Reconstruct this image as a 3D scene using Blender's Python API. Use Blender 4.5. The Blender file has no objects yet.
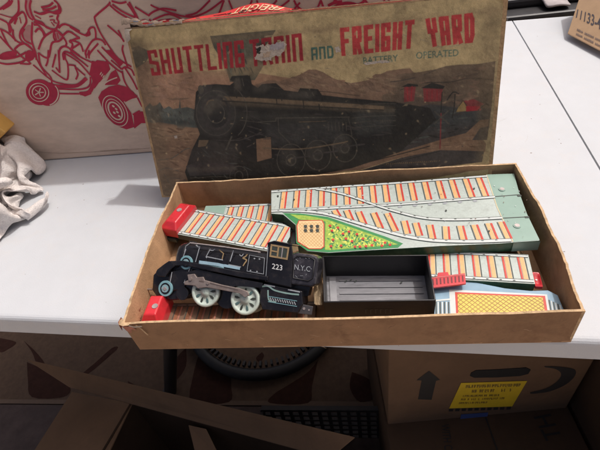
import bpy, bmesh, math, random
import numpy as np
from mathutils import Vector, Matrix
random.seed(7)
S = bpy.context.scene
COL = S.collection
rad = math.radians
V = lambda *a: np.array(a, float)

# ------------------------------------------------------------------ camera
CAM = V(0.0238, -0.2282, 0.3599); PIT, YAW, ROL, FPX = 0.732, -0.1817, 0.1725, 449.0
def _cam():
    cp, sp = math.cos(PIT), math.sin(PIT); cy, sy = math.cos(YAW), math.sin(YAW)
    f = V(sy*cp, cy*cp, -sp); rt = V(cy, -sy, 0); dn = np.cross(f, rt)
    c, s = math.cos(ROL), math.sin(ROL)
    return c*rt+s*dn, -s*rt+c*dn, f
CR, CD, CF = _cam()
def onp(px, py, P0, N):                       # point of the photograph -> point on a real plane of the place
    d = CR*((px-300)/FPX)+CD*((py-225)/FPX)+CF
    return CAM+d*(np.dot(P0-CAM, N)/np.dot(d, N))
def atz(px, py, z): return onp(px, py, V(0, 0, z), V(0, 0, 1))
def aty(px, py, y): return onp(px, py, V(0, y, 0), V(0, 1, 0))

# ------------------------------------------------------------------ materials
MATS = {}; COLS = {}
def lin(c): return tuple((x/12.92 if x <= .04045 else ((x+.055)/1.055)**2.4) for x in c)
def pm(name, col, rough=.5, var=.12, scale=60, bump=0.0, bscale=400, metal=0.0, spec=.5, stain=None, stscale=12, stamt=.5, coat=0, stretch=None):
    """principled material with procedural mottling, stains and fine bump"""
    if name in MATS: return MATS[name]
    m = bpy.data.materials.new(name); m.use_nodes = True
    nt = m.node_tree; N = nt.nodes; L = nt.links
    b = N['Principled BSDF']
    tc = N.new('ShaderNodeTexCoord'); src = tc.outputs['Object']
    if stretch:
        mp = N.new('ShaderNodeMapping'); mp.inputs['Scale'].default_value = stretch
        L.new(src, mp.inputs['Vector']); src = mp.outputs['Vector']
    n1 = N.new('ShaderNodeTexNoise'); n1.inputs['Scale'].default_value = scale; n1.inputs['Detail'].default_value = 6
    n1.inputs['Roughness'].default_value = .65
    L.new(src, n1.inputs['Vector'])
    rp = N.new('ShaderNodeValToRGB'); rp.color_ramp.elements[0].position = .3; rp.color_ramp.elements[1].position = .7
    c0 = [max(0, x*(1-var)) for x in col]; c1 = [min(1, x*(1+var)) for x in col]
    rp.color_ramp.elements[0].color = (*c0, 1); rp.color_ramp.elements[1].color = (*c1, 1)
    L.new(n1.outputs['Fac'], rp.inputs['Fac'])
    out = rp.outputs['Color']
    if stain:
        n2 = N.new('ShaderNodeTexNoise'); n2.inputs['Scale'].default_value = stscale; n2.inputs['Detail'].default_value = 8
        n2.inputs['Roughness'].default_value = .7; n2.inputs['Distortion'].default_value = .4
        L.new(src, n2.inputs['Vector'])
        r2 = N.new('ShaderNodeValToRGB'); r2.color_ramp.elements[0].position = .52; r2.color_ramp.elements[1].position = .72
        r2.color_ramp.elements[0].color = (0, 0, 0, 1); r2.color_ramp.elements[1].color = (stamt, stamt, stamt, 1)
        L.new(n2.outputs['Fac'], r2.inputs['Fac'])
        mx = N.new('ShaderNodeMix'); mx.data_type = 'RGBA'
        L.new(r2.outputs['Color'], mx.inputs[0]); L.new(out, mx.inputs[6]); mx.inputs[7].default_value = (*stain, 1)
        out = mx.outputs[2]
    L.new(out, b.inputs['Base Color'])
    rr = N.new('ShaderNodeMapRange'); rr.inputs[3].default_value = max(.03, rough-.1); rr.inputs[4].default_value = min(1, rough+.1)
    L.new(n1.outputs['Fac'], rr.inputs[0]); L.new(rr.outputs[0], b.inputs['Roughness'])
    b.inputs['Metallic'].default_value = metal
    b.inputs['Specular IOR Level'].default_value = spec
    if coat:
        b.inputs['Coat Weight'].default_value = coat; b.inputs['Coat Roughness'].default_value = .25
    if bump:
        n3 = N.new('ShaderNodeTexNoise'); n3.inputs['Scale'].default_value = bscale; n3.inputs['Detail'].default_value = 4
        L.new(src, n3.inputs['Vector'])
        bp = N.new('ShaderNodeBump'); bp.inputs['Strength'].default_value = bump; bp.inputs['Distance'].default_value = .001
        L.new(n3.outputs['Fac'], bp.inputs['Height']); L.new(bp.outputs['Normal'], b.inputs['Normal'])
    MATS[name] = m; COLS[m.name] = tuple(col)
    return m

# ------------------------------------------------------------------ mesh builder
class MB:
    def __init__(s): s.v = []; s.f = []; s.m = []; s.mats = []; s.sm = []
    def mi(s, mat):
        if mat not in s.mats: s.mats.append(mat)
        return s.mats.index(mat)
    def add(s, verts, faces, mat, smooth=False):
        o = len(s.v); s.v += [tuple(map(float, p)) for p in verts]; k = s.mi(mat)
        for f in faces: s.f.append([i+o for i in f]); s.m.append(k); s.sm.append(smooth)
    def poly(s, pts, mat): s.add(pts, [list(range(len(pts)))], mat)
    def prism(s, pts, vec, mat, cap=None):
        n = len(pts); vec = np.asarray(vec, float); P = [np.asarray(p, float) for p in pts]
        s.add(P+[p+vec for p in P], [[i, (i+1) % n, n+(i+1) % n, n+i] for i in range(n)]+[list(range(n))[::-1]], mat)
        s.add([p+vec for p in P], [list(range(n))], cap or mat)
    def box(s, o, a, b, c, mat):
        o, a, b, c = [np.asarray(q, float) for q in (o, a, b, c)]
        s.add([o, o+a, o+a+b, o+b, o+c, o+a+c, o+a+b+c, o+b+c],
              [[3, 2, 1, 0], [4, 5, 6, 7], [0, 1, 5, 4], [1, 2, 6, 5], [2, 3, 7, 6], [3, 0, 4, 7]], mat)
    def grid(s, rows, mat, smooth=True, closeu=False):
        n = len(rows[0]); F = []
        for i in range(len(rows)-1):
            for j in range(n if closeu else n-1):
                k = (j+1) % n
                F.append([i*n+j, i*n+k, (i+1)*n+k, (i+1)*n+j])
        s.add([p for r in rows for p in r], F, mat, smooth)
    def tube(s, pts, r, mat, n=8, closed=False):
        pts = [np.asarray(p, float) for p in pts]; rows = []; L = len(pts)
        for i, p in enumerate(pts):
            a = pts[(i-1) % L] if (closed or i > 0) else p; b = pts[(i+1) % L] if (closed or i < L-1) else p
            t = b-a; t /= (np.linalg.norm(t)+1e-12)
            up = V(0, 0, 1) if abs(t[2]) < .9 else V(1, 0, 0)
            e1 = np.cross(t, up); e1 /= np.linalg.norm(e1); e2 = np.cross(t, e1)
            rr = r[i] if hasattr(r, '__len__') else r
            rows.append([p+rr*(math.cos(2*math.pi*k/n)*e1+math.sin(2*math.pi*k/n)*e2) for k in range(n)])
        if closed: rows.append(rows[0])
        s.grid(rows, mat, True, True)
        if not closed: s.add(rows[0], [list(range(n))], mat); s.add(rows[-1], [list(range(n))[::-1]], mat)
    def disc(s, c, ax, r, h, mat, n=32, u=None, cap=None):
        c = np.asarray(c, float); ax = np.asarray(ax, float)
        up = V(0, 0, 1) if abs(ax[2]) < .9 else V(1, 0, 0)
        e1 = np.cross(ax, up); e1 /= np.linalg.norm(e1); e2 = np.cross(ax, e1)
        s.prism([c+r*(math.cos(2*math.pi*k/n)*e1+math.sin(2*math.pi*k/n)*e2) for k in range(n)], ax*h, mat, cap)
    def stroke(s, pts, w, nrm, mat, closed=False):
        """flat ribbon along a polyline lying in a plane"""
        s.cnt = (getattr(s, 'cnt', 0)+1) % 24; nrm = np.asarray(nrm, float)
        pts = [np.asarray(p, float)+nrm*(4e-6*s.cnt) for p in pts]; n = len(pts); Lf = []; Rt = []
        for i, p in enumerate(pts):
            a = pts[i-1] if (i > 0 or closed) else None; b = pts[(i+1) % n] if (i < n-1 or closed) else None
            t1 = (p-a) if a is not None else (b-p); t2 = (b-p) if b is not None else t1
            t1 = t1/(np.linalg.norm(t1)+1e-12); t2 = t2/(np.linalg.norm(t2)+1e-12)
            m = t1+t2; l = np.linalg.norm(m); m = m/l if l > .3 else t2
            q = np.cross(nrm, m); k = min(1.8, 1/max(.4, np.dot(m, t2)))
            ww = (w[i] if hasattr(w, '__len__') else w)*.5*k
            Lf.append(p+q*ww); Rt.append(p-q*ww)
        m_ = n if closed else n-1
        s.add(Lf+Rt, [[i, n+i, n+(i+1) % n, (i+1) % n] for i in range(m_)], mat)
    def text(s, body, fn, mat, bold=0.0):
        """fn maps (u,v) in 0..1 (the word's own box) to a point"""
        cu = bpy.data.curves.new('t', 'FONT'); cu.body = body; cu.size = 1; cu.offset = bold; cu.resolution_u = 3
        ob = bpy.data.objects.new('t', cu); COL.objects.link(ob); bpy.context.view_layer.update()
        ev = ob.evaluated_get(bpy.context.evaluated_depsgraph_get()); me = ev.to_mesh()
        P = [tuple(v.co) for v in me.vertices]; F = [list(p.vertices) for p in me.polygons]; ev.to_mesh_clear()
        bpy.data.objects.remove(ob); bpy.data.curves.remove(cu)
        x0 = min(p[0] for p in P); x1 = max(p[0] for p in P); y0 = min(p[1] for p in P); y1 = max(p[1] for p in P)
        s.add([fn((p[0]-x0)/(x1-x0), (p[1]-y0)/(y1-y0)) for p in P], F, mat)
    def build(s, name, parent=None, bevel=0, subd=0, seg=2, kind=None, loc=None):
        o = V(*parent.location) if parent else (np.asarray(loc, float) if loc is not None else V(0, 0, 0))
        me = bpy.data.meshes.new(name)
        me.from_pydata([tuple(np.array(p)-o) for p in s.v], [], s.f)
        for m in s.mats: me.materials.append(m)
        me.polygons.foreach_set('material_index', s.m); me.polygons.foreach_set('use_smooth', s.sm)
        me.validate(); me.update()
        ob = bpy.data.objects.new(name, me); COL.objects.link(ob)
        if parent: ob.parent = parent
        else: ob.location = o
        bm = bmesh.new(); bm.from_mesh(me)
        if bevel or subd: bmesh.ops.remove_doubles(bm, verts=bm.verts, dist=2e-5)
        bmesh.ops.recalc_face_normals(bm, faces=bm.faces) if (bevel or subd) else None
        bm.to_mesh(me); bm.free()
        if bevel:
            md = ob.modifiers.new('bevel', 'BEVEL'); md.width = bevel; md.segments = seg; md.limit_method = 'ANGLE'; md.angle_limit = rad(35)
        if subd:
            md = ob.modifiers.new('sub', 'SUBSURF'); md.levels = subd; md.render_levels = subd
        if kind: ob['kind'] = kind
        return ob
def sub(ob, parent):                                   # parent a built mesh under another mesh, keeping its place
    ob.parent = parent
    ob.location = Vector((0, 0, 0))
    return ob
def thing(name, label, cat, loc, group=None):
    o = bpy.data.objects.new(name, None); COL.objects.link(o); o.location = tuple(map(float, loc)); o.empty_display_size = .02
    o['label'] = label; o['category'] = cat
    if group: o['group'] = group
    return o
def tag(o, label, cat, group=None):
    o['label'] = label; o['category'] = cat
    if group: o['group'] = group
    return o
def ell(cx, cy, rx, ry, a=0, n=28, a0=0, a1=360):
    out = []; ca, sa = math.cos(rad(a)), math.sin(rad(a))
    full = abs(a1-a0) >= 360
    for k in range(n if full else n+1):
        t = rad(a0+(a1-a0)*k/n); x, y = rx*math.cos(t), ry*math.sin(t)
        out.append((cx+ca*x-sa*y, cy+sa*x+ca*y))
    return out
def smooth_line(pts, k=4):
    """Catmull-Rom through 2-D points"""
    P = [np.array(p, float) for p in pts]
    if len(P) < 3: return P
    out = []
    for i in range(len(P)-1):
        p0 = P[max(0, i-1)]; p1 = P[i]; p2 = P[i+1]; p3 = P[min(len(P)-1, i+2)]
        for j in range(k):
            t = j/k
            out.append(.5*((2*p1)+(-p0+p2)*t+(2*p0-5*p1+4*p2-p3)*t*t+(-p0+3*p1-3*p2+p3)*t**3))
    out.append(P[-1]); return out

# ------------------------------------------------------------------ palette
M_table = pm('table_plastic', (.555, .575, .60), .6, .025, 25, .25, 900, spec=.15, stain=(.60, .56, .53), stscale=40, stamt=.25)
M_dirt = pm('table_dirt', (.22, .18, .16), .8, .3, 200); M_scuff = pm('table_scuff', (.50, .49, .49), .7, .1, 100)
M_seam = pm('seam_gap', (.40, .36, .33), .6)
M_card = pm('tray_cardboard', (.295, .168, .09), .8, .2, 35, .4, 500, stain=(.155, .08, .042), stscale=17, stamt=.8, spec=.25)
M_cardin = pm('tray_inner_cardboard', (.44, .27, .15), .8, .2, 40, .4, 500, stain=(.24, .13, .07), stscale=16, stamt=.8, spec=.25)
M_cardedge = pm('cardboard_edge', (.52, .36, .21), .85, .4, 150, .4, 700, spec=.2)
M_stain_and_shade = pm('red_stain_and_shade', (.34, .14, .09), .8, .3, 90)
M_tornp = pm('torn_paper', (.46, .39, .32), .85, .22, 160, .6, 500)
M_tornb = pm('torn_blue_paper', (.22, .25, .30), .8, .3, 160)
M_black = pm('black_tin', (.012, .011, .013), .15, .35, 80, .2, 130, spec=.5, stain=(.05, .04, .036), stscale=75, stamt=.6, coat=.2)
M_blackw = pm('worn_black_tin', (.026, .024, .029), .2, .5, 60, .4, 160, spec=.5, stain=(.12, .11, .125), stscale=70, stamt=.75)
M_blackm = pm('black_plastic', (.016, .015, .016), .42, .3, 50, .1, 400)
M_mint = pm('mint_wheel', (.54, .63, .56), .45, .1, 200, stain=(.35, .33, .28), stscale=150, stamt=.6)
M_teal = pm('teal_paint', (.20, .38, .42), .45, .15, 120)
M_pale = pm('pale_blue_print', (.34, .50, .58), .45, .15, 150)
M_greyline = pm('grey_print', (.36, .38, .40), .5, .2, 150)
M_brass = pm('brass_print', (.44, .30, .15), .4, .2, 150, metal=.3)
M_rod = pm('worn_rod_metal', (.30, .245, .22), .42, .2, 140, .1, 300, metal=.35, stain=(.16, .10, .07), stscale=120, stamt=.6)
M_white = pm('white_print', (.70, .70, .68), .5, .1)
M_tin = pm('track_pale_tin', (.47, .53, .49), .33, .1, 420, .06, 300, coat=.3, stain=(.33, .36, .32), stscale=90, stamt=.6)
M_tinend = pm('track_green_tin', (.27, .40, .335), .36, .05, 50, .04, 300, coat=.25, stain=(.24, .33, .29), stscale=40, stamt=.4)
M_orange = pm('sleeper_orange', (.76, .43, .19), .4, .1, 200)
M_red = pm('stripe_red', (.56, .055, .035), .4, .12, 200)
M_ink = pm('ink_dark', (.05, .06, .05), .45, .2, 200)
M_rail = pm('rail_print', (.60, .64, .62), .35, .06, 120)
M_green = pm('border_green', (.05, .25, .085), .4, .15, 150)
M_dkgreen = pm('side_green', (.03, .095, .05), .4, .25, 120, coat=.2, stain=(.13, .20, .10), stscale=60, stamt=.7)
M_flower = pm('flower_ground', (.32, .46, .075), .45, .25, 400, stain=(.09, .30, .05), stscale=220, stamt=.9)
M_cream = pm('lattice_cream', (.74, .55, .29), .45, .06, 100)
M_tan = pm('lattice_tan', (.55, .30, .12), .45, .1, 100)
M_redtin = pm('red_tin', (.60, .028, .038), .3, .12, 70, .1, 200, coat=.4, stain=(.34, .02, .025), stscale=50, stamt=.6)
M_rivet = pm('rivet_grey', (.50, .44, .42), .4, .15, 200, metal=.5)
M_bluetin = pm('blue_tin', (.22, .36, .47), .38, .1, 80, coat=.3)
M_yellow = pm('lattice_yellow', (.72, .53, .09), .4, .06, 100)
M_ochre = pm('lattice_ochre', (.36, .21, .045), .4, .1, 100)

# ================================================================== SETTING
mb = MB()
M_floor = pm('concrete_floor', (.62, .52, .42), .8, .12, 9, .4, 120, stain=(.50, .42, .34), stscale=3, stamt=.6)
mb.add([(-6, -4, -.744), (6, -4, -.744), (6, 6, -.744), (-6, 6, -.744)], [[0, 1, 2, 3]], M_floor)
mb.build('floor', kind='structure')

# ------------------------------------------------------------------ folding table
TBS = -0.0684; ty = math.atan(TBS)
TU = V(math.cos(ty), math.sin(ty), 0); TN = V(-math.sin(ty), math.cos(ty), 0); TO = V(0.2968, 0.0144+TBS*.2968, 0)
t = thing('folding_table', 'long white plastic folding table with a seam across its middle, holding all the boxes', 'table', TO+V(0, 0, -.74))
def tp(a, b, z): return TO+TU*a+TN*b+V(0, 0, z)
DEP = .757
for a0, a1 in ((-1.22, -.0012), (.0012, .915)):
    mb = MB()
    r = .006; prof = []
    for k in range(5):
        th = rad(90*k/4); prof.append((r-r*math.sin(th), -r+r*math.cos(th)))
    front = [(0, -.0265), (.006, -.028)]
    rows = []
    pr = [(DEP/2, 0)]+[(b, z) for b, z in prof]+front+[(.05, -.029), (.05, -.045), (DEP-.05, -.045), (DEP-.05, -.029), (DEP, -.027), (DEP, -.003), (DEP-.003, 0), (DEP/2, 0)]
    rows = [[tp(a, b, z) for b, z in pr] for a in (a0, a1)]
    mb.grid(rows, M_table, False)
    for a in (a0, a1): mb.add([tp(a, b, z) for b, z in pr[:-1]], [list(range(len(pr)-1))], M_table)
    for _ in range(170):
        a, b = random.uniform(a0+.02, a1-.02), random.uniform(.01, DEP-.02)
        if not -.85 < a < .6: continue
        r_ = random.choice([.0003, .0004, .0005, .0009]); q_ = random.uniform(.5, 2.2)
        mb.poly([tp(a+r_*q_*math.cos(k), b+r_*math.sin(k), .00015) for k in np.linspace(0, 5.2, 6)], M_dirt)
    for _ in range(40):
        a, b = random.uniform(max(a0, -.8)+.02, min(a1, .6)-.02), random.uniform(.01, DEP-.02); l = random.uniform(.004, .03); th = random.uniform(0, 6.3)
        mb.stroke([tp(a+l*q*math.cos(th+.3*q), b+l*q*math.sin(th+.3*q), .00012) for q in (0, .4, .7, 1)], [.0001, .0005, .0004, .0001], V(0, 0, 1), M_scuff)
    mb.build('tabletop', t)
mb = MB(); mb.box(tp(-.004, .008, -.012), TU*.008, TN*(DEP-.016), V(0, 0, .006), M_seam); mb.build('seam_strip', t)
for b in (.30, .46):
    mb = MB(); p = aty(170, 392, .33)
    q = V(p[0], p[1], -.74)+TN*(b-.30)
    mb.tube([q, q+V(0.235, 0, .70)], .0165, M_blackm, 12)
    mb.disc(q, (0, 0, 1), .018, .012, M_blackm, 16); mb.build('leg', t)
for b in (.12, .62):
    mb = MB(); q = tp(.72, b, -.74); mb.tube([q, q+V(0, 0, .70)], .0135, M_blackm, 12); mb.build('leg', t)
for s_ in (-1, 1):
    mb = MB(); mb.tube([tp(-1.1, .38+s_*.27, -.052), tp(.80, .38+s_*.27, -.052)], .012, M_blackm, 8); mb.build('frame_rail', t)

# ================================================================== GAME BOX TRAY
t = thing('cardboard_box_tray', 'open shallow brown cardboard box bottom with worn rim, holding the train set', 'box tray', (0, .1, 0))
H = .043; TH = .0022
def wallpath(A, B, bow, n=40):
    A, B = V(*A, 0), V(*B, 0); d = B-A; nn = np.cross(V(0, 0, 1), d); nn /= np.linalg.norm(nn)
    return A, B, nn, n
rng = np.random.RandomState(3)
def wall(A, B, bow, name='wall', rim=lambda s: 0, outm=M_card, inm=M_cardin, marks=None):
    """A->B runs counter-clockwise seen from above: outside is to the right of travel"""
    A = V(*A); B = V(*B); d = B-A; L = np.linalg.norm(d); d /= L
    out = V(d[1], -d[0]); n = 48; mb = MB(); Ro = []; Ri = []
    wob = np.interp(np.arange(n+1), np.linspace(0, n, 9), rng.randn(9)*.0005)+rng.randn(n+1)*.00015
    for k in range(n+1):
        s_ = k/n; base = A+d*L*s_; ro = []; ri = []
        hh = H+rim(s_)+wob[k]*.8
        for j in range(6):
            zz = j/5; off = (bow(s_)*zz**1.3+wob[k]*zz)
            p = base+out*off
            ro.append(V(p[0], p[1], .0003+(hh)*zz)); q = p-out*TH; ri.append(V(q[0], q[1], .0003+hh*zz))
        Ro.append(ro); Ri.append(ri)
    mb.grid(Ro, outm); mb.grid([r[::-1] for r in Ri], inm)
    mb.grid([[a[-1], b[-1]] for a, b in zip(Ro, Ri)], M_cardedge, False)
    mb.add([*Ro[0], *Ri[0][::-1]], [list(range(12))], M_cardedge); mb.add([*Ro[-1][::-1], *Ri[-1]], [list(range(12))], M_cardedge)
    if marks: marks(mb)
    return mb.build(name, t)
FL = (-.1945, -.0015); FR = (.1965, .0); BR = (.1995, .2025); BL = (-.2025, .2095)
def front_marks(mb):
    dk = pm('tray_scuff_dark', (.13, .07, .04), .85, .3, 200); lt = pm('tray_scuff_light', (.46, .31, .19), .85, .3, 200)
    for _ in range(26):
        x, z = random.uniform(-.18, .185), random.uniform(.004, .0405); l = random.uniform(.001, .012); a = random.gauss(0, .5)
        yb = -.0031-.0013*math.sin(math.pi*(x+.195)/.39)*(z/.043)-.0007
        mb.stroke([V(x+l*math.cos(a)*q, yb, min(.041, max(.002, z+l*math.sin(a)*q+.0006*math.sin(7*q)))) for q in (0, .35, .7, 1)], [.0002, random.uniform(.0002, .0006), .0003, .0001], V(0, -1, 0), random.choice([dk, dk, lt]))
    # torn flakes and red dye at the front-left corner
    n = V(0, -1, 0)
    mb.poly([V(-.1955, -.0031, .041), V(-.186, -.0032, .0405), V(-.1835, -.0032, .033), V(-.188, -.0032, .036), V(-.1905, -.0032, .030), V(-.194, -.0032, .034)], M_stain_and_shade)
    mb.stroke([V(-.181, -.0036, .043), V(-.178, -.0036, .036), V(-.1755, -.0036, .027)], .0015, n, M_cardedge)
    mb.stroke([V(-.188, -.0036, .0425), V(-.184, -.0036, .040), V(-.176, -.0036, .041)], .002, n, M_tornp)
wall(FL, FR, lambda s: .0012*math.sin(math.pi*s), rim=lambda s: .0008*math.sin(9*s)-.0006*math.exp(-((s-.86)/.05)**2)*2-.002*math.exp(-(s/.03)**2), marks=front_marks)
wall(FR, BR, lambda s: .0045*math.sin(math.pi*s), rim=lambda s: -.001*math.sin(math.pi*s))
wall(BR, BL, lambda s: .001*math.sin(math.pi*s), rim=lambda s: .0015*math.sin(7*s)*math.sin(math.pi*s))
def left_marks(mb):
    for k in range(9):
        y = .004+.022*random.random(); z = .012+.028*random.random()
        x = -.1925-.002*(z/.043)
        mb.poly([V(x, y, z), V(x, y+.004+.003*random.random(), z+.001), V(x, y+.003, z+.004*random.random()+.001), V(x, y-.001, z+.003)], M_stain_and_shade)
wall(BL, FL, lambda s: .004*math.sin(math.pi*s**.8)*(1 if s < .95 else .8), rim=lambda s: -.0025*math.exp(-((s-.45)/.06)**2)-.001*math.sin(11*s), marks=left_marks)
mb = MB(); mb.prism([V(*FL, .0), V(*FR, .0), V(*BR, .0), V(*BL, .0)], V(0, 0, .002), M_cardin); mb.build('bottom_panel', t)
# folded paper joint in the front-left corner
mb = MB()
mb.grid([[V(-.1965, -.0045, .036), V(-.1965, -.0045, .0435)], [V(-.199, .000, .035), V(-.1995, .000, .043)], [V(-.199, .006, .037), V(-.1995, .0065, .042)]], M_stain_and_shade)
mb.grid([[V(-.188, -.0042, .0435), V(-.186, -.002, .0440)], [V(-.193, -.005, .0440), V(-.192, -.0015, .0448)], [V(-.198, -.0025, .0428), V(-.195, .001, .0442)], [V(-.2, .003, .0415), V(-.196, .004, .0438)]], M_cardedge)
mb.build('torn_corner_paper', t)

# ================================================================== GAME BOX LID
LX, LY, LYAW, LEAN = -0.0299, 0.2052, -0.0573, rad(18.5)
LW, LD, LT = .408, .2046, .043
lu = V(math.cos(LYAW), math.sin(LYAW), 0); ln_ = V(-math.sin(LYAW), math.cos(LYAW), 0)
lv = math.sin(LEAN)*ln_+V(0, 0, math.cos(LEAN)); lback = math.cos(LEAN)*ln_-V(0, 0, math.sin(LEAN)); lf = -lback
L0 = V(LX, LY, LT*math.sin(LEAN)+.0012)
t = thing('picture_box_lid', 'worn picture box cover showing a black steam train, propped upright behind the open tray', 'box cover', V(LX, LY, 0)+ln_*.02)
def lid(px, py, k=0): return onp(px, py, L0, lf)+lf*(.0004+k*.00012)
def lp(a, b, c=0): return L0+lu*a+lv*b+lback*c
P_base = pm('lid_print_cream', (.50, .38, .19), .42, .16, 22, .25, 300, stain=(.28, .20, .115), stscale=9, stamt=.65, spec=.4)
P_sky = pm('lid_print_sky', (.33, .195, .115), .42, .2, 30, stain=(.18, .115, .08), stscale=20, stamt=.6, spec=.4)
P_smoke = pm('lid_print_smoke', (.095, .092, .062), .42, .3, 40, spec=.4)
P_hill = pm('lid_print_hill', (.23, .145, .09), .42, .2, 40, spec=.4)
P_hilld = pm('lid_print_dark_hill', (.155, .11, .07), .42, .25, 40, spec=.4)
P_ground = pm('lid_print_ground', (.235, .145, .085), .42, .28, 60, stain=(.12, .075, .05), stscale=50, stamt=.7, spec=.4)
P_tree = pm('lid_print_tree', (.10, .105, .085), .42, .35, 90, spec=.4)
P_dark = pm('lid_print_engine', (.036, .032, .024), .40, .35, 60, spec=.4)
P_dark2 = pm('lid_print_engine_grey', (.070, .060, .050), .40, .3, 70, spec=.4)
P_line = pm('lid_print_line', (.105, .092, .068), .42, .3, 120, spec=.4)
P_tanl = pm('lid_print_handrail', (.19, .135, .08), .42, .25, 120, spec=.4)
P_red = pm('lid_print_red', (.34, .03, .034), .42, .28, 90, stain=(.20, .05, .04), stscale=60, stamt=.5, spec=.4)
P_redb = pm('lid_print_bright_red', (.48, .055, .05), .42, .15, 90, stain=(.28, .09, .05), stscale=70, stamt=.5, spec=.4)
P_redd = pm('lid_print_dull_red', (.23, .05, .045), .42, .2, 90, spec=.4)
P_teal = pm('lid_print_teal', (.085, .165, .12), .42, .25, 90, spec=.4)
P_yel = pm('lid_print_yellow', (.30, .20, .08), .42, .2, 90, spec=.4)
M_lidside = pm('lid_worn_edge', (.44, .29, .155), .8, .3, 120, .5, 400, stain=(.22, .12, .06), stscale=60, stamt=.7, spec=.2)
M_lidred = pm('lid_red_side', (.62, .035, .035), .45, .12, 60, stain=(.44, .09, .06), stscale=40, stamt=.4)
M_gold = pm('lid_gold_letters', (.72, .50, .28), .5, .2, 90)
class Print(MB):
    """the lid's printed picture: inks laid on a fine mesh as its own colours (the print itself, not light or shade)"""
    NX, NY = 1020, 520
    def __init__(s):
        super().__init__(); s.ops = []; s.e0 = -LW/2+.0032; s.e1 = LW/2-.0042; s.b0 = .002; s.b1 = LD-.0015
    def uv(s, p):
        d = np.asarray(p, float)-L0
        return (np.dot(d, lu)-s.e0)/(s.e1-s.e0)*(s.NX-1), (np.dot(d, lv)-s.b0)/(s.b1-s.b0)*(s.NY-1), (np.dot(d, lf)-.0004)/.00012
    def add(s, verts, faces, mat, smooth=False):
        P = [s.uv(p) for p in verts]
        for f in faces: s.ops.append((P[f[0]][2], [P[i][:2] for i in f], COLS[mat.name], 1., 0))
    def soft(s, px, col, alpha, feather, k):
        P = [s.uv(lid(*p, k)) for p in px]; s.ops.append((k, [q[:2] for q in P], col, alpha, feather))
    @staticmethod
    def blur(a, r, n=2):
        r = int(r)
        for _ in range(n):
            for ax in (0, 1):
                pad = [(0, 0)]*a.ndim; pad[ax] = (r+1, r); c = np.cumsum(np.pad(a, pad, mode='edge'), axis=ax); n_ = 2*r+1
                a = (np.take(c, range(n_, c.shape[ax]), ax)-np.take(c, range(0, c.shape[ax]-n_), ax))/n_
        return a
    def paint(s, base):
        A = np.empty((s.NY, s.NX, 3)); A[:] = base; rg = np.random.RandomState(11)
        for k, P, col, al, fe in sorted(s.ops, key=lambda o: o[0]):
            X = np.array(P); x0, y0 = np.floor(X.min(0)).astype(int)-1; x1, y1 = np.ceil(X.max(0)).astype(int)+2
            m_ = int(fe*3); x0, y0, x1, y1 = max(0, x0-m_), max(0, y0-m_), min(s.NX, x1+m_), min(s.NY, y1+m_)
            if x1 <= x0 or y1 <= y0: continue
            acc = 0.
            for ox, oy in ((.25, .25), (-.25, -.25)) if fe == 0 else ((0, 0),):
                gx, gy = np.meshgrid(np.arange(x0, x1)+ox, np.arange(y0, y1)+oy); c = np.zeros(gx.shape, bool); n = len(X)
                for i in range(n):
                    (xa, ya), (xb, yb) = X[i], X[i-1]
                    if ya == yb: continue
                    c ^= ((ya > gy) != (yb > gy)) & (gx < (xb-xa)*(gy-ya)/(yb-ya)+xa)
                acc = acc+c.astype(float)
            acc = acc/(2 if fe == 0 else 1)
            if fe: acc = s.blur(acc, fe)
            acc = (acc*al)[..., None]; A[y0:y1, x0:x1] = A[y0:y1, x0:x1]*(1-acc)+np.array(col)*acc
        A = A*.55+s.blur(A, 1, 1)*.45
        up = lambda q: np.kron(rg.randn(s.NY//q+2, s.NX//q+2), np.ones((q, q)))[:s.NY, :s.NX]
        g1 = s.blur(up(4), 3); g2 = s.blur(up(26), 14); g3 = s.blur(up(9), 4)
        A *= np.clip(1+.10*rg.randn(s.NY, s.NX)+.055*g1/g1.std()+.085*g2/g2.std()+.04*g3/g3.std(), .35, 1.9)[..., None]      # ink grain, rubbing, foxing
        wear = np.clip((g1/g1.std()+.8*g3/g3.std()-2.9)*.5, 0, .4)[..., None]; A = A*(1-wear)+np.array((.42, .32, .18))*wear       # rubbed spots showing the paper
        return np.clip(A, .005, 1)
    def finish(s, name, parent, base):
        A = s.paint(base); o = V(*parent.location)
        a = np.linspace(s.e0, s.e1, s.NX); b = np.linspace(s.b0, s.b1, s.NY)
        wv = .0004+.0002*np.sin(a*37)[None, :]*np.sin(b*29)[:, None]
        Pt = (L0-o)[None, None]+a[None, :, None]*lu+b[:, None, None]*lv+wv[..., None]*lf
        nv = s.NX*s.NY; i = np.arange(nv).reshape(s.NY, s.NX); Q = np.stack([i[:-1, :-1], i[:-1, 1:], i[1:, 1:], i[1:, :-1]], -1).reshape(-1, 4)
        me = bpy.data.meshes.new(name); me.vertices.add(nv); me.vertices.foreach_set('co', Pt.astype(np.float32).ravel())
        me.loops.add(Q.size); me.loops.foreach_set('vertex_index', Q.astype(np.int32).ravel())
        me.polygons.add(len(Q)); me.polygons.foreach_set('loop_start', np.arange(0, Q.size, 4, dtype=np.int32)); me.polygons.foreach_set('loop_total', np.full(len(Q), 4, np.int32))
        me.polygons.foreach_set('use_smooth', np.ones(len(Q), bool)); me.update(calc_edges=True)
        at_ = me.color_attributes.new('print', 'FLOAT_COLOR', 'POINT'); at_.data.foreach_set('color', np.concatenate([A, np.ones((s.NY, s.NX, 1))], 2).astype(np.float32).ravel())
        m = pm('lid_print', (.3, .25, .15), .42, .1, 60, .35, 260, spec=.45); nt = m.node_tree; an = nt.nodes.new('ShaderNodeAttribute'); an.attribute_name = 'print'
        nt.links.new(an.outputs['Color'], nt.nodes['Principled BSDF'].inputs['Base Color'])
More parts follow.
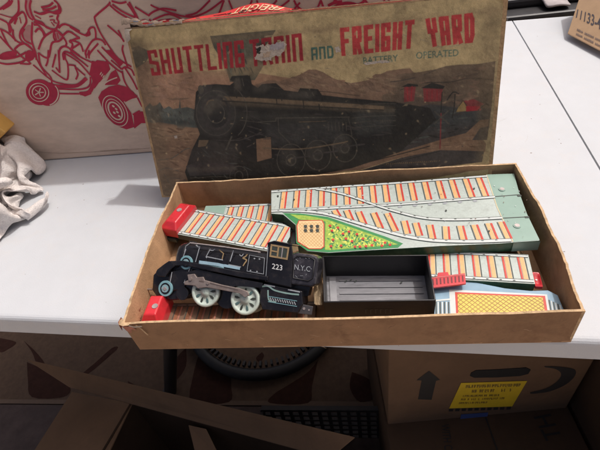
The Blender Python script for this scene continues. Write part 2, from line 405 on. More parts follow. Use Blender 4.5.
        me.materials.append(m); ob = bpy.data.objects.new(name, me); COL.objects.link(ob); ob.parent = parent; return ob
mb = MB()
# card core
mb.box(lp(-LW/2, 0, .0016), lu*LW, lv*LD, lf*.0015, M_lidside)
e = .0032
core = mb; scraps = {}; pr_ = Print(); mb = pr_
AC_ = [0]
def art(pts, mat, k):
    AC_[0] = (AC_[0]+1) % 20; (scraps.setdefault(int(pts[0][0] > 300)+int(pts[0][0] > 345), MB()) if k >= 16 else mb).poly([lid(*p, k+(2 if k >= 16 else 0))+lf*(4e-6*AC_[0]) for p in pts], mat)
def line(pts, w, mat, k, sm=True, closed=False):
    pts = smooth_line(pts) if (sm and not closed) else pts
    mb.stroke([lid(*p, k) for p in pts], w, lf, mat, closed)
# sky glow at the left, hills, plume
art([(139, 72), (160, 70), (190, 72), (230, 70), (252, 72), (290, 78), (345, 80), (345, 110), (141, 112)], P_sky, 1)
art([(137, 62), (158, 60), (164, 72), (160, 80), (139, 84)], P_sky, 2)
art([(210, 36), (276, 30), (270, 40), (260, 52), (266, 62), (255, 80), (230, 82), (226, 66), (214, 48)], P_smoke, 2)
art([(131, 48), (139, 46), (152, 52), (146, 62), (137, 68), (133, 60)], P_smoke, 2)
art([(252, 86), (268, 80), (280, 81), (290, 78), (299, 75), (309, 69.5), (316, 69.5), (323, 72), (333, 78), (341, 81), (351, 83), (358, 82), (368, 80), (379, 75), (387, 71), (400, 69), (410, 68), (415, 74), (430, 105), (400, 118), (255, 115)], P_hill, 3)
art([(384, 80), (400, 74), (420, 72), (436, 69), (446, 66), (460, 64.5), (478, 64), (495.5, 61), (491, 112), (400, 116), (382, 100)], P_hilld, 4)
line([(345, 82), (352, 86), (366, 86), (372, 90), (386, 92)], .0007, P_dark, 4)
line([(280, 82), (300, 90), (330, 92), (360, 96)], .0006, P_dark, 4)
line([(390, 82), (404, 80), (420, 76), (436, 70)], .0008, P_dark2, 5)
line([(400, 90), (424, 83), (450, 82), (470, 78), (493, 80)], .0007, P_dark, 5)
# ground left, trees
art([(146, 122), (170, 121), (186, 124), (206, 124), (210, 197), (161, 200)], P_ground, 3)
tree = [(143, 121), (146, 107), (150, 103), (153, 106), (157, 105), (160, 102), (164, 109), (169, 106), (173, 109), (179, 108), (180, 98), (181, 108), (187, 107), (194, 109), (200, 113), (200, 128), (186, 127), (178, 131), (177, 125), (160, 122), (153, 123)]
art(tree, P_tree, 4)
for a in ([(158, 160), (172, 158), (184, 150), (190, 148)], [(160, 170), (168, 168), (182, 172)], [(163, 182), (172, 178), (186, 180)], [(164, 190), (184, 186)], [(152, 132), (168, 136), (184, 134)], [(164, 174), (170, 184)]): line(a, .0009, P_tree, 4)
mb.poly([lid(174, 136, 15), lid(177, 135.5, 15), lid(177.5, 138, 15), lid(175, 138.6, 15)], M_tornp)
# right: embankment, road, buildings
art([(395, 112), (430, 104), (460, 108), (491, 108), (489, 128), (470, 134), (440, 140), (400, 152), (330, 170), (330, 120)], P_dark2, 6)
art([(330, 172), (380, 158), (420, 146), (446, 138), (466, 133), (480, 120), (489, 119), (488, 128), (478, 134), (486, 143), (485, 152), (440, 156), (402, 157), (360, 170)], P_ground, 7)
art([(400, 158), (440, 150), (484, 151), (482, 162), (330, 180)], P_dark2, 8)
line([(360, 164), (400, 154), (430, 146)], .0012, P_dark, 8); line([(372, 168), (412, 158), (440, 151)], .0009, P_dark, 8)
art([(472, 140), (480, 128), (489, 126), (487, 140)], P_dark2, 8)
art([(404, 86), (416, 84.5), (414, 101), (404, 102)], P_redd, 6); line([(407, 86), (408, 101)], .0009, P_red, 7); line([(412, 86), (411, 101)], .0009, P_red, 7)
art([(401, 87), (408, 83.5), (418, 84.5), (418, 86.5)], P_dark, 7)
art([(423, 88), (443, 87), (441, 101), (424, 102)], P_redd, 6)
art([(421, 88), (432, 82.5), (445, 86), (443, 89)], P_dark, 7)
for x in (427, 432, 437): line([(x, 90), (x, 100)], .0007, P_red, 7)
art([(459, 106), (463, 101), (466, 106), (466, 111), (456, 112)], P_yel, 7)
art([(463, 101), (474, 99), (484, 104), (480, 106), (467, 106)], P_redd, 8)
art([(466, 106), (480, 106), (481, 110), (466, 111.5)], P_red, 7); line([(459, 106), (463, 100.5), (467, 106)], .0007, P_dark, 9, False)
line([(447, 100), (452, 93), (455, 92), (459, 94)], .0013, P_dark, 8); line([(455, 94), (454, 108), (452, 118)], .0013, P_dark, 8)
line([(434, 111), (449, 124)], .0014, P_line, 9); line([(449, 110), (434, 124)], .0014, P_line, 9)
line([(441, 113), (440, 149)], .0013, P_redd, 8); line([(442, 92), (441, 112)], .001, P_dark, 8)
line([(478, 110), (486, 104), (489, 106)], .001, P_dark, 8)
# the engine
art([(196, 92), (203, 85), (216, 84), (230, 85), (234, 82), (230, 80), (232, 76), (250, 75), (252, 84), (258, 88), (262, 84), (276, 83), (284, 90), (298, 92), (300, 88), (318, 89), (322, 95), (350, 98), (395, 102), (430, 108), (436, 120), (400, 152), (352, 168), (300, 178), (260, 184), (240, 200), (186, 201), (185, 186), (189, 183), (185, 172), (192, 150), (200, 134), (194, 118)], P_dark, 9)
art([(203, 85), (213, 84.5), (210, 93), (197, 97)], P_dark2, 10)
mb.poly([lid(*p, 11) for p in ell(201, 89.5, 3, 4.5, -10)], P_line)
for rx, ry, m_, w in ((19.5, 22.5, P_line, .0007), (14, 16, P_dark2, .0028), (8.5, 10, P_line, .0009)):
    line(ell(216, 113, rx, ry, -8), w, m_, 10+(.4 if w < .001 else 0), closed=True)
line(ell(218, 112, 13, 17, -8, 12, 280, 350), .0022, P_line, 11); line(ell(212, 104, 5, 4, -8, 8, 180, 300), .0014, P_tanl, 11)
line(ell(225, 112, 22, 28, -5, 12, -60, 60), .0009, P_line, 11)
line([(223, 98), (260, 100), (300, 102.5), (340, 105), (384, 108)], .0042, P_tanl, 10); line([(222, 101), (260, 103), (300, 106), (384, 110)], .0009, P_dark, 11)
for x, y in ((236, 90), (245, 90), (276, 96), (281, 93), (303, 100), (319, 104)): line([(x, y), (x+1, y+8)], .0012, P_dark, 12)
for x in (236, 242, 306, 312): line([(x, 78 if x < 250 else 92), (x+2, 86 if x < 250 else 96)], .001, P_line, 11)
art([(199, 140), (209, 140), (206, 146), (198, 147)], P_tanl, 10); line([(232, 136), (226, 150)], .002, P_line, 10)
art([(256, 139), (271, 137), (272, 158), (257, 162)], P_ground, 10); line([(256, 139), (271, 137), (272, 158), (257, 162)], .0006, P_dark, 11, closed=True)
line([(258, 122), (276, 121), (276, 118), (350, 117)], .0009, P_line, 10, False); line([(278, 117), (279, 132), (290, 143)], .0009, P_line, 10, False)
line([(348, 117), (350, 124), (352, 136)], .0007, P_line, 10, False)
line([(299, 122), (326, 121)], .0006, P_tanl, 10); line([(262, 148), (300, 149), (340, 143), (348, 141)], .0013, P_tanl, 11)
for i in range(6): line([(328+i*3.6, 122), (328.6+i*3.6, 131)], .0008, P_line, 10)
for cx, cy, r in ((291, 160, 14), (318, 155, 13), (345, 148, 12)):
    line(ell(cx, cy, r, r*1.15, 0, 24), .0009, P_line, 10, closed=True); line(ell(cx, cy, r*.35, r*.4, 0, 12), .0012, P_line, 11, closed=True)
    line([(cx-6, cy-1), (cx+20, cy-4)], .0018, P_dark2, 12)
for y0 in (104, 110, 116, 121, 126): line([(352, y0+2), (372, y0), (396, y0-.5)], .0006, P_line, 10)
for i in range(5): line([(380+i*2.4, 119.5), (381+i*2.4, 123)], .0006, P_line, 11)
art([(256, 182), (300, 173), (340, 167), (380, 158), (384, 162), (340, 172), (300, 180), (262, 190)], P_hill, 8)
art([(186, 166), (196, 162), (234, 164), (236, 174), (190, 176)], P_dark2, 10); line([(188, 168), (234, 168)], .0007, P_line, 11); line([(190, 178), (232, 178), (240, 200)], .0008, P_line, 11)
for i in range(6): line([(194+i*6, 180), (195+i*6, 196)], .001, P_dark2, 11)
line(ell(239, 176, 9, 10, 0, 20), .0009, P_line, 10, closed=True); line(ell(239, 176, 4, 5, 0, 14), .001, P_line, 10, closed=True)
line([(216, 140), (240, 140), (262, 132)], .0012, P_dark2, 10); line([(240, 120), (256, 122), (270, 124)], .0008, P_line, 10)
for i in range(26):  # tiny printed credit line along the foot, too small to read
    x = 386+i*2.1; line([(x, 164.5-.12*i), (x+random.uniform(.7, 1.3), 163.3-.12*i)], .0005, P_yel, 10, False)
def inside(p, poly):
    c = False; n = len(poly)
    for i in range(n):
        (x1, y1), (x2, y2) = poly[i], poly[i-1]
        if (y1 > p[1]) != (y2 > p[1]) and p[0] < (x2-x1)*(p[1]-y1)/(y2-y1)+x1: c = not c
    return c
def brush(poly, mats, n, l, w, ang, k):
    xs = [p[0] for p in poly]; ys = [p[1] for p in poly]; c = 0; tries = 0
    while c < n and tries < n*12:
        tries += 1; x, y = random.uniform(min(xs), max(xs)), random.uniform(min(ys), max(ys)); a = rad(ang+random.gauss(0, 14)); L_ = l*random.uniform(.5, 1.3)
        e = [(x+math.cos(a)*L_*q, y+math.sin(a)*L_*q+.5*math.sin(q*3)) for q in (-.5, -.2, .15, .5)]
        if not all(inside(q, poly) for q in e): continue
        c += 1; W_ = w*random.uniform(.4, 1.2)
        mb.stroke([lid(*q, k) for q in smooth_line(e, 2)], [W_*.15, W_*.7, W_, W_, W_*.9, W_*.5, W_*.15], lf, random.choice(mats))
P_sky2 = pm('lid_print_sky_light', (.36, .215, .14), .42, .2, 40, spec=.4); P_hill2 = pm('lid_print_hill_light', (.28, .19, .115), .42, .2, 40, spec=.4)
P_gr2 = pm('lid_print_ground_light', (.31, .20, .115), .42, .2, 40, spec=.4); P_tree2 = pm('lid_print_tree_light', (.14, .14, .11), .42, .2, 40, spec=.4); P_base2 = pm('lid_print_cream_worn', (.40, .315, .18), .42, .2, 40, spec=.4)
P_sm2 = pm('lid_print_smoke_light', (.16, .15, .10), .42, .2, 40, spec=.4); P_gr0 = pm('lid_print_ground_dark', (.16, .095, .055), .42, .2, 40, spec=.4)
brush([(142, 84), (200, 74), (196, 92), (194, 104), (146, 104)], [P_sky2, P_sky, P_hill], 40, 12, .0022, 0, 3.5)
brush([(254, 86), (309, 71), (341, 83), (387, 73), (405, 78), (396, 98), (320, 90), (262, 88)], [P_hill2, P_hill, pm('lid_print_hill_mid', (.195, .125, .08), .42, .2, 40, spec=.4)], 70, 14, .0030, 12, 4.5)
brush([(400, 78), (492, 66), (488, 108), (440, 104), (404, 104)], [P_hilld, pm('lid_print_hill_mid', (.195, .125, .08), .42), pm('lid_print_hill_low', (.135, .097, .062), .42, .2, 40, spec=.4)], 80, 14, .0030, -6, 5.5)
brush([(148, 124), (206, 128), (190, 150), (186, 196), (164, 196)], [P_gr2, P_gr0, P_ground], 90, 9, .0020, -4, 4.2)
brush(tree, [P_tree2, P_dark2, P_smoke], 60, 4, .0014, 60, 4.6)
brush([(212, 38), (274, 32), (262, 52), (256, 78), (232, 80), (226, 64)], [P_sm2, P_dark2, P_smoke], 34, 8, .0022, 70, 2.6)
brush([(336, 170), (420, 148), (464, 136), (480, 122), (488, 124), (484, 150), (430, 154), (360, 168)], [P_gr2, P_gr0, P_hill], 50, 12, .0011, -14, 7.6)
brush([(396, 114), (430, 106), (488, 110), (486, 126), (440, 138), (396, 150)], [P_tree, P_dark2, P_dark2, P_dark], 70, 10, .0022, -10, 6.6)
brush([(222, 108), (340, 112), (400, 110), (396, 140), (300, 160), (230, 150)], [P_dark2, P_dark2], 40, 14, .0016, 2, 9.6)
brush([(190, 150), (252, 140), (256, 176), (190, 186)], [P_dark2, P_tree], 26, 9, .0012, 20, 9.6)
brush([(142, 40), (336, 26), (494, 10), (492, 56), (400, 64), (340, 72), (300, 66), (142, 64)], [P_base2, P_base2], 26, 14, .0014, -6, 1.5)
# lettering: condensed block capitals drawn as strokes
GL = {'S': [[(1, .8), (1, 1), (0, 1), (0, .54), (1, .46), (1, 0), (0, 0), (0, .2)]], 'H': [[(0, 0), (0, 1)], [(1, 0), (1, 1)], [(0, .5), (1, .5)]],
      'U': [[(0, 1), (0, 0), (1, 0), (1, 1)]], 'T': [[(0, 1), (1, 1)], [(.5, 1), (.5, 0)]], 'L': [[(0, 1), (0, 0), (1, 0)]], 'I': [[(.5, 0), (.5, 1)]],
      'N': [[(0, 0), (0, 1), (1, 1), (1, 0)]], 'G': [[(1, .78), (1, 1), (0, 1), (0, 0), (1, 0), (1, .45), (.5, .45)]], 'R': [[(0, 0), (0, 1), (1, 1), (1, .5), (0, .5)], [(.5, .5), (1, 0)]],
      'A': [[(0, 0), (0, 1), (1, 1), (1, 0)], [(0, .42), (1, .42)]], 'F': [[(0, 0), (0, 1), (1, 1)], [(0, .52), (.8, .52)]], 'E': [[(1, 1), (0, 1), (0, 0), (1, 0)], [(0, .52), (.8, .52)]],
      'Y': [[(0, 1), (0, .55), (1, .55), (1, 1)], [(.5, .55), (.5, 0)]], 'D': [[(0, 0), (0, 1), (.75, 1), (1, .8), (1, .2), (.75, 0), (0, 0)]]}
def word(txt, TL, TR, BL_, BR_, th, mat, k, gap=.30):
    ws = [(.35 if c == 'I' else 1.0) for c in txt]; tot = sum(ws)+gap*(len(txt)-1); x = 0
    TL, TR, BL_, BR_ = [np.array(p, float) for p in (TL, TR, BL_, BR_)]
    def f(u, v): return lid(*((1-v)*((1-u)*BL_+u*BR_)+v*((1-u)*TL+u*TR)), k)
    hh = np.linalg.norm(f(.5, 1)-f(.5, 0)); ww = np.linalg.norm(f(1, .5)-f(0, .5))
    for c, w in zip(txt, ws):
        for st in GL[c]:
            ins_u = th/2/ww; ins_v = th/2/hh; pts = []
            for (a, b) in st:
                u = x/tot+(ins_u+a*(w/tot-2*ins_u)); v = ins_v+b*(1-2*ins_v); pts.append(f(u, v))
            # extend the ends by half a stroke so that corners read square
            for i, j in ((0, 1), (-1, -2)):
                d = pts[i]-pts[j]; pts[i] = pts[i]+d/np.linalg.norm(d)*th*.45
            for q in range(len(pts)-1):
                mb.stroke([pts[q]-(pts[q+1]-pts[q])/np.linalg.norm(pts[q+1]-pts[q])*(th*.45 if q else 0)+lf*0*q, pts[q+1]], th, lf, mat)
        x += w+gap
word('SHUTTLING', (147, 50.5), (243.5, 40), (152, 76), (245, 67), .0040, P_red, 14, .2)
word('TRAIN', (249, 40), (301.5, 33), (251, 67), (303.5, 61), .0040, P_red, 14, .2)
word('AND', (311, 47.5), (333, 45.5), (311.5, 60.5), (334, 58), .0022, P_teal, 14, .22)
word('FREIGHT', (339.5, 28), (415, 19.5), (341.5, 56.5), (413, 48.5), .0045, P_redb, 14, .2)
word('YARD', (425, 18.5), (474.5, 12.5), (430, 47.5), (474.5, 42.5), .0045, P_redb, 14, .2)
def quad_text(txt, TL, TR, BL_, BR_, mat, k, bold=.012):
    TL, TR, BL_, BR_ = [np.array(p, float) for p in (TL, TR, BL_, BR_)]
    mb.text(txt, lambda u, v: lid(*((1-v)*((1-u)*BL_+u*BR_)+v*((1-u)*TL+u*TR)), k), mat, bold)
quad_text('BATTERY', (363, 57.5), (398, 54.5), (363.3, 64), (398, 61), P_teal, 14)
quad_text('OPERATED', (416, 52), (458.5, 49), (416, 59), (458.5, 56), P_teal, 14)
# scuff where the print has torn away, over TRAIN
def jag(pts, amp):
    out = []
    for i in range(len(pts)):
        a = np.array(pts[i], float); b = np.array(pts[(i+1) % len(pts)], float)
        for j in range(4): out.append(tuple(a+(b-a)*j/4+(rng.randn(2)*amp if j else 0)))
    return out
art(jag([(255.5, 46), (262, 45), (268, 44), (279, 42.5), (285, 41), (286, 47), (283, 53), (279, 56), (273, 57), (270, 60), (262, 61), (254, 60), (257, 55), (262, 52), (257, 51)], .7), M_tornp, 16)
art(jag([(272, 44), (284, 42.5), (284, 49), (278, 50), (270, 50)], .6), pm('torn_paper_grey', (.36, .32, .32), .85, .3, 200), 17)
art(jag([(256, 48), (262, 47), (261, 51), (257, 53)], .5), P_dark, 17)
art(jag([(264, 53), (272, 51), (270, 57), (262, 58)], .5), pm('torn_paper_tan', (.46, .34, .24), .85, .3, 200), 17)
art(jag([(363, 62.5), (374, 61), (386, 60), (391, 61.5), (388, 63), (377, 63), (366, 65)], .3), M_tornp, 16)
art(jag([(335, 47), (339, 46), (341, 51), (337, 53)], .5), M_tornp, 16)
for _ in range(46):   # little scuffs and chips of the print
    x, y = random.uniform(140, 486), random.uniform(20, 165); s_ = random.uniform(.3, .9)
    if y < 46-(x-130)*.09: continue
    mb.poly([lid(x+s_*random.uniform(.5, 1.6)*math.cos(a), y+s_*random.uniform(.4, 1)*math.sin(a), 15) for a in np.linspace(0, 5.4, 6)], random.choice([P_base, P_yel, P_line, P_ground]))
# stretched scratches
for _ in range(5):
    x, y = random.uniform(150, 470), random.uniform(60, 150); l = random.uniform(5, 22); a = random.uniform(-.5, .5)
    line([(x, y), (x+l*math.cos(a), y+l*math.sin(a))], .00035, P_line, 15, False)
# printed modelling of the picture: round boiler, glints on the engine, haze over the hills
pr_.soft([(222, 97), (300, 101), (394, 107), (394, 113), (300, 108), (222, 105)], (.17, .13, .08), .55, 4, 9.8)
pr_.soft([(224, 112), (300, 115), (392, 119), (392, 124), (300, 121), (226, 119)], (.07, .065, .05), .5, 5, 9.8)
pr_.soft([(224, 124), (392, 128), (372, 150), (250, 160)], (.022, .019, .016), .55, 8, 9.7)
pr_.soft(ell(216, 113, 21, 25, -8), (.075, .068, .055), .7, 6, 9.75); pr_.soft(ell(212, 106, 9, 9), (.13, .112, .08), .6, 5, 9.8); pr_.soft(ell(219, 118, 9, 11), (.022, .02, .017), .7, 5, 9.85)
pr_.soft([(190, 150), (210, 140), (240, 145), (236, 165), (190, 166)], (.075, .065, .052), .6, 6, 9.8); pr_.soft([(188, 168), (236, 166), (238, 170), (188, 172)], (.13, .115, .085), .6, 3, 10.5)
pr_.soft([(252, 88), (262, 84), (272, 84), (268, 92), (256, 93)], (.11, .098, .072), .6, 4, 9.8); pr_.soft([(286, 93), (300, 91), (316, 92), (312, 98), (290, 98)], (.10, .088, .066), .6, 4, 9.8)
pr_.soft([(234, 80), (240, 77), (242, 90), (235, 92)], (.13, .11, .08), .6, 3, 9.8)
for cx, cy in ((291, 160), (318, 155), (345, 148)): pr_.soft(ell(cx-3, cy-4, 9, 10), (.085, .075, .058), .6, 5, 9.8)
pr_.soft([(262, 124), (340, 120), (346, 140), (270, 146)], (.085, .08, .068), .5, 7, 9.8); pr_.soft([(356, 112), (394, 112), (390, 132), (356, 134)], (.085, .085, .072), .5, 7, 9.8)
pr_.soft([(180, 180), (260, 180), (300, 176), (300, 200), (180, 205)], (.02, .018, .015), .6, 9, 12.5)
pr_.soft([(140, 74), (200, 72), (232, 84), (200, 100), (145, 100)], (.40, .23, .145), .55, 12, 3.2); pr_.soft([(150, 62), (250, 58), (300, 66), (250, 76), (150, 74)], (.42, .30, .16), .5, 10, 2.2)
pr_.soft([(262, 86), (300, 76), (330, 82), (310, 92), (266, 96)], (.31, .20, .125), .5, 8, 4.4); pr_.soft([(350, 88), (380, 76), (404, 74), (394, 92), (360, 96)], (.31, .205, .13), .5, 8, 4.4)
pr_.soft([(410, 72), (450, 68), (490, 68), (490, 78), (440, 78)], (.22, .155, .095), .55, 8, 5.4); pr_.soft([(395, 96), (440, 92), (490, 96), (489, 108), (400, 108)], (.08, .06, .045), .5, 8, 5.7)
pr_.soft([(400, 112), (440, 106), (488, 112), (484, 122), (420, 132)], (.06, .068, .062), .6, 8, 6.9); pr_.soft([(150, 126), (190, 126), (186, 140), (154, 142)], (.33, .215, .125), .5, 7, 4.3); pr_.soft([(160, 175), (190, 170), (188, 196), (164, 198)], (.15, .095, .055), .55, 8, 4.3)
pr_.soft([(144, 108), (170, 108), (198, 116), (190, 122), (150, 116)], (.13, .14, .115), .5, 4, 4.5); pr_.soft([(150, 117), (196, 120), (196, 127), (160, 124)], (.05, .056, .046), .6, 4, 4.55)
pr_.soft([(228, 40), (260, 38), (252, 56), (240, 66)], (.14, .13, .085), .6, 7, 2.5); pr_.soft([(212, 42), (224, 42), (234, 74), (228, 76)], (.07, .066, .046), .6, 4, 2.55)
# yellowed, dirty margins of the old print
pr_.soft([(128, 40), (146, 39), (178, 200), (160, 205)], (.17, .12, .07), .5, 10, 13.5); pr_.soft([(482, 8), (500, 6), (492, 170), (476, 170)], (.20, .145, .08), .45, 9, 13.5)
pr_.soft([(130, 44), (330, 26), (500, 8), (500, 12), (330, 32), (130, 50)], (.26, .18, .10), .5, 6, 13.5)
pr_.finish('printed_picture', t, COLS[P_base.name])
mb = core; fp = mb.build('front_panel', t)
for q in scraps.values(): q.build('torn_patch', t)
# side panels
def side(name, pts, mat): 
    q = MB(); q.prism(pts, lf*0+np.cross(pts[1]-pts[0], pts[3]-pts[0])/np.linalg.norm(np.cross(pts[1]-pts[0], pts[3]-pts[0]))*.0015, mat); return q.build(name, t)
side('side_panel', [lp(-LW/2+.0015, 0, .0018), lp(-LW/2+.0015, LD-.004, .0018), lp(-LW/2+.0015, LD-.004, LT), lp(-LW/2+.0015, 0, LT)], M_lidside)
side('side_panel', [lp(LW/2, 0, .0018), lp(LW/2, LD-.002, .0018), lp(LW/2, LD-.002, LT), lp(LW/2, 0, LT)], M_lidside)
side('side_panel', [lp(-LW/2+.003, 0, .0018), lp(LW/2-.003, 0, .0018), lp(LW/2-.003, 0, LT), lp(-LW/2+.003, 0, LT)], M_lidside)
# top side: red printed strip, its torn left part buckled up into view
mb = MB()
def raise_(a):      # height of the buckle at lid coordinate a
    x = a+LW/2
    pk = math.exp(-((x-.156)/.036)**2)*.0122 if x > .156 else math.exp(-((x-.156)/.066)**2)*.0122
    return pk+.0012+.0009*math.sin(a*90)
top = []
A0 = -LW/2+.068
for i in range(61):
    a = A0+(LW/2-A0-.001)*i/60; h = raise_(a)
    row = []
    for j in range(9):
        c = j/8
        row.append(lp(a, LD+.0006+h*math.sin(min(1, c*1.05)*math.pi*.5)-.003*c*c, .0005+.016*c*(1+.0)))
    top.append(row)
mb.grid(top, M_lidred)
def topmap(a, c, off):
    h = raise_(a); return lp(a, LD+.0006+h*math.sin(min(1, c*1.05)*math.pi*.5)-.003*c*c, .0005+.016*c)+off
off = lf*.0006+lv*.0005
a_l, a_r = -.0765, -.0225
mb.text('FREIGHT', lambda u, v: topmap(a_r-(a_r-a_l)*u-.006*(v-.5), .52-.36*v, off), M_gold, .01)
mb.text('SHUTTLING', lambda u, v: topmap(.12-(.11)*u, .85-.5*v, off), M_gold, .01)
# thin worn gold line and chipped edge along the fold
mb.stroke([topmap(a, .05, off) for a in np.linspace(A0, LW/2-.004, 50)], .0011, lf, M_cardedge)
for k in range(26):
    a = random.uniform(A0+.01, LW/2-.02); l = random.uniform(.003, .011)
    mb.stroke([topmap(a, .12+.15*random.random(), off*1.5), topmap(a+l, .12+.15*random.random(), off*1.5)], random.uniform(.0005, .0012), lf, random.choice([M_gold, M_tornp, P_red, P_smoke]))
mb.build('top_panel', t)
# torn top-left corner: bare card with scraps of printed paper
mb = MB()
rows = []
for i in range(25):
    a = -LW/2-.002+(.072)*i/24; w = .0045*(1-.5*i/24)+.0012*math.sin(i*1.7)
    lift = .0045*math.exp(-((i-2)/5)**2)
    rows.append([lp(a, LD+lift-.0008+.0006*math.sin(i*2.3), -.0015), lp(a, LD+lift+w, -.0005), lp(a, LD+lift+w+.0008, .010)])
mb.grid(rows, pm('torn_edge_card', (.20, .145, .11), .9, .3, 150, .6, 500))
mb.grid([[lp(-LW/2+.001+.07*i/8, LD+.004-.0005*i, .012), lp(-LW/2+.001+.07*i/8, LD-.02, .012)] for i in range(9)], pm('lid_inside_shade', (.05, .035, .025), .9))  # strip behind the tear, coloured dark for the shade of the opening
for i in range(22):
    a = -LW/2+.008+.056*random.random(); l = random.uniform(.003, .009); dz = .0045*math.exp(-(((a+LW/2)/.003-2)/5)**2)
    b = LD+dz+random.uniform(-.0002, .0032)
    mb.stroke([lp(a, b, -.0022), lp(a+l, b+.0006*random.uniform(-1, 1), -.0022)], random.uniform(.0006, .0016), lf, random.choice([M_tornb, M_lidside, M_lidred, M_tornp, M_cardedge]))
mb.build('torn_edge_paper', t)
mb = MB(); mb.grid([[lp(-LW/2-.0015, LD-.016, -.0006), lp(-LW/2-.0005, LD-.004, -.0016), lp(-LW/2+.001, LD-.0005, -.001)], [lp(-LW/2+.005, LD-.012, -.001), lp(-LW/2+.006, LD-.004, -.0022), lp(-LW/2+.010, LD-.0016, -.0015)]], M_tornp)
mb.build('corner_flake', t)
mb = MB(); mb.poly([lp(LW/2-.002, LD-.001, -.0026), lp(LW/2-.013, LD-.0015, -.0026), lp(LW/2-.010, LD-.004, -.0026), lp(LW/2-.006, LD-.0055, -.0026), lp(LW/2-.0045, LD-.012, -.0026), lp(LW/2-.002, LD-.011, -.0026)], M_lidside); mb.build('corner_wear', t)

# ================================================================== TRACKS
def lattice(mb, quad, nu, nv, w, nrm, mat, lift):
    """two families of diagonal lines clipped to a unit square and mapped to a quad"""
    A, B, C, D = quad
    f = lambda u, v: (A*(1-u)*(1-v)+B*u*(1-v)+C*u*v+D*(1-u)*v)+nrm*lift
    for sgn in (1, -1):
        for k in range(-nv, nu+nv):
            # u*nu - sgn*v*nv = k
            pts = []
            for v in (0, 1):
                pts.append(((k+sgn*v*nv)/nu, v))
            (u0, v0), (u1, v1) = pts; cl = []
            lo, hi = 0., 1.
            du = u1-u0
            for bound in (0, 1):
                pass
            if abs(du) > 1e-9:
                ta, tb = (0-u0)/du, (1-u0)/du; lo = max(lo, min(ta, tb)); hi = min(hi, max(ta, tb))
            if hi-lo < 1e-3: continue
            mb.stroke([f(u0+du*lo, lo), f(u0+du*hi, hi)], w, nrm, mat)
UZ = V(0, 0, 1)
def sleeper(mb, c, along, across, w, half, z, flip=1):
    """printed tie: orange bar, red stripe, dark line"""
    c = V(c[0], c[1], z)
    mb.stroke([c-across*half, c+across*half], w*.48, UZ, M_orange)
    mb.stroke([c-across*half+along*flip*w*.42, c+across*half+along*flip*w*.42], w*.24, UZ, M_red)
    mb.stroke([c-across*half-along*flip*w*.36, c+across*half-along*flip*w*.36], w*.11, UZ, M_ink)

# --- the big switch piece
ZS = .035
t = thing('switch_track', 'large pale green tin switch track with a printed flower garden corner, back of the tray', 'toy track', V(.06, .14, .022))
def sw(px, py, k=0): return atz(px, py, ZS)+UZ*(.00012*k)
mb = MB()
out = [(271, 190), (300, 188), (400, 181.3), (486.5, 174.6), (514, 173.5), (519, 192), (527, 214), (540, 240.5), (500, 243.5), (440, 246), (400, 248.5), (365, 250.5), (328, 252.8), (307, 251), (296, 243), (295.5, 225), (283, 214.5), (271, 213.5)]
mb.prism([sw(*p)-UZ*.0125 for p in out], UZ*.0125, M_dkgreen, M_tin)
mb.build('track_body', t, bevel=.0008)
mb = MB()
endq = [(486.5, 174.6), (514, 173.7), (519, 192), (527, 214), (539.6, 240), (513, 242.2), (497, 207)]
mb.poly([sw(*p, 1) for p in endq], M_tinend)
mb.stroke([sw(*p, 2) for p in [(486.5, 174.8), (497, 207), (513, 242)]], .0010, UZ, pm('strip_tan', (.62, .53, .34), .4))
for a in ([(494, 196.8), (519.5, 194.8)], [(503, 218.3), (527.5, 217)]):
    mb.stroke([sw(*p, 2.6) for p in a], .0012, UZ, M_ink)
for a in ((519.3, 196), (527, 217.4)):
    p = sw(*a, 0); mb.box(p+V(-.002, -.0012, -.001), V(.004, 0, 0), V(0, .0024, 0), V(0, 0, .0016), M_ink)
so_ = V(.0003, -.0006, 0); mb.poly([sw(513, 242.6)+so_, sw(540, 240.7)+so_, sw(540, 240.7)+so_-UZ*.0118, sw(513, 242.6)+so_-UZ*.0118], M_tinend); mb.build('end_plate', t)
for a in ((502, 189.5), (517, 226)):
    q = MB(); q.disc(sw(*a, 2), UZ, .0036, .0006, M_tinend, 20); q.disc(sw(*a, 2)+UZ*.0006, UZ, .0024, .0003, M_rivet, 16); q.build('rivet', t)
mb = MB()
# garden corner
gard = [(283, 213.2), (300, 213.5), (327.7, 217), (360, 228), (385, 236.5), (403, 243.5), (398, 247.8), (365, 250), (328, 252.3), (307, 250.6), (296.4, 243), (296, 224.6)]
mb.poly([sw(*p, 1) for p in gard], M_green)
gin = [(290, 214.5), (305, 215.5), (327, 219.5), (358, 229.8), (384, 239), (398, 244.6), (372, 247), (330, 250.2), (325, 249.8), (325.5, 221.5), (299, 219.5)]
mb.poly([sw(*p, 2) for p in gin], M_flower)
lat = [(299, 221), (322, 220.5), (324, 224), (324, 247), (321, 249), (309, 249), (298, 242), (297, 226)]
mb.poly([sw(*p, 3) for p in lat], M_cream)
lattice(mb, [sw(298.5, 223, 4), sw(323, 222.5, 4), sw(323, 247.5, 4), sw(300, 246, 4)], 7, 7, .00045, UZ, M_tan, 0)
mb.stroke([sw(*p, 4.5) for p in lat], .0010, UZ, M_red, True)
for cy in (226.6, 230.6):
    for cx in (305.5, 311.5, 317.5):
        mb.poly([sw(*p, 5) for p in ell(cx, cy, 1.9, 1.5, 0, 10)], M_ink); mb.stroke([sw(cx-1.5, cy+1.9, 5), sw(cx+2.2, cy+1.7, 5)], .0009, UZ, M_ink)
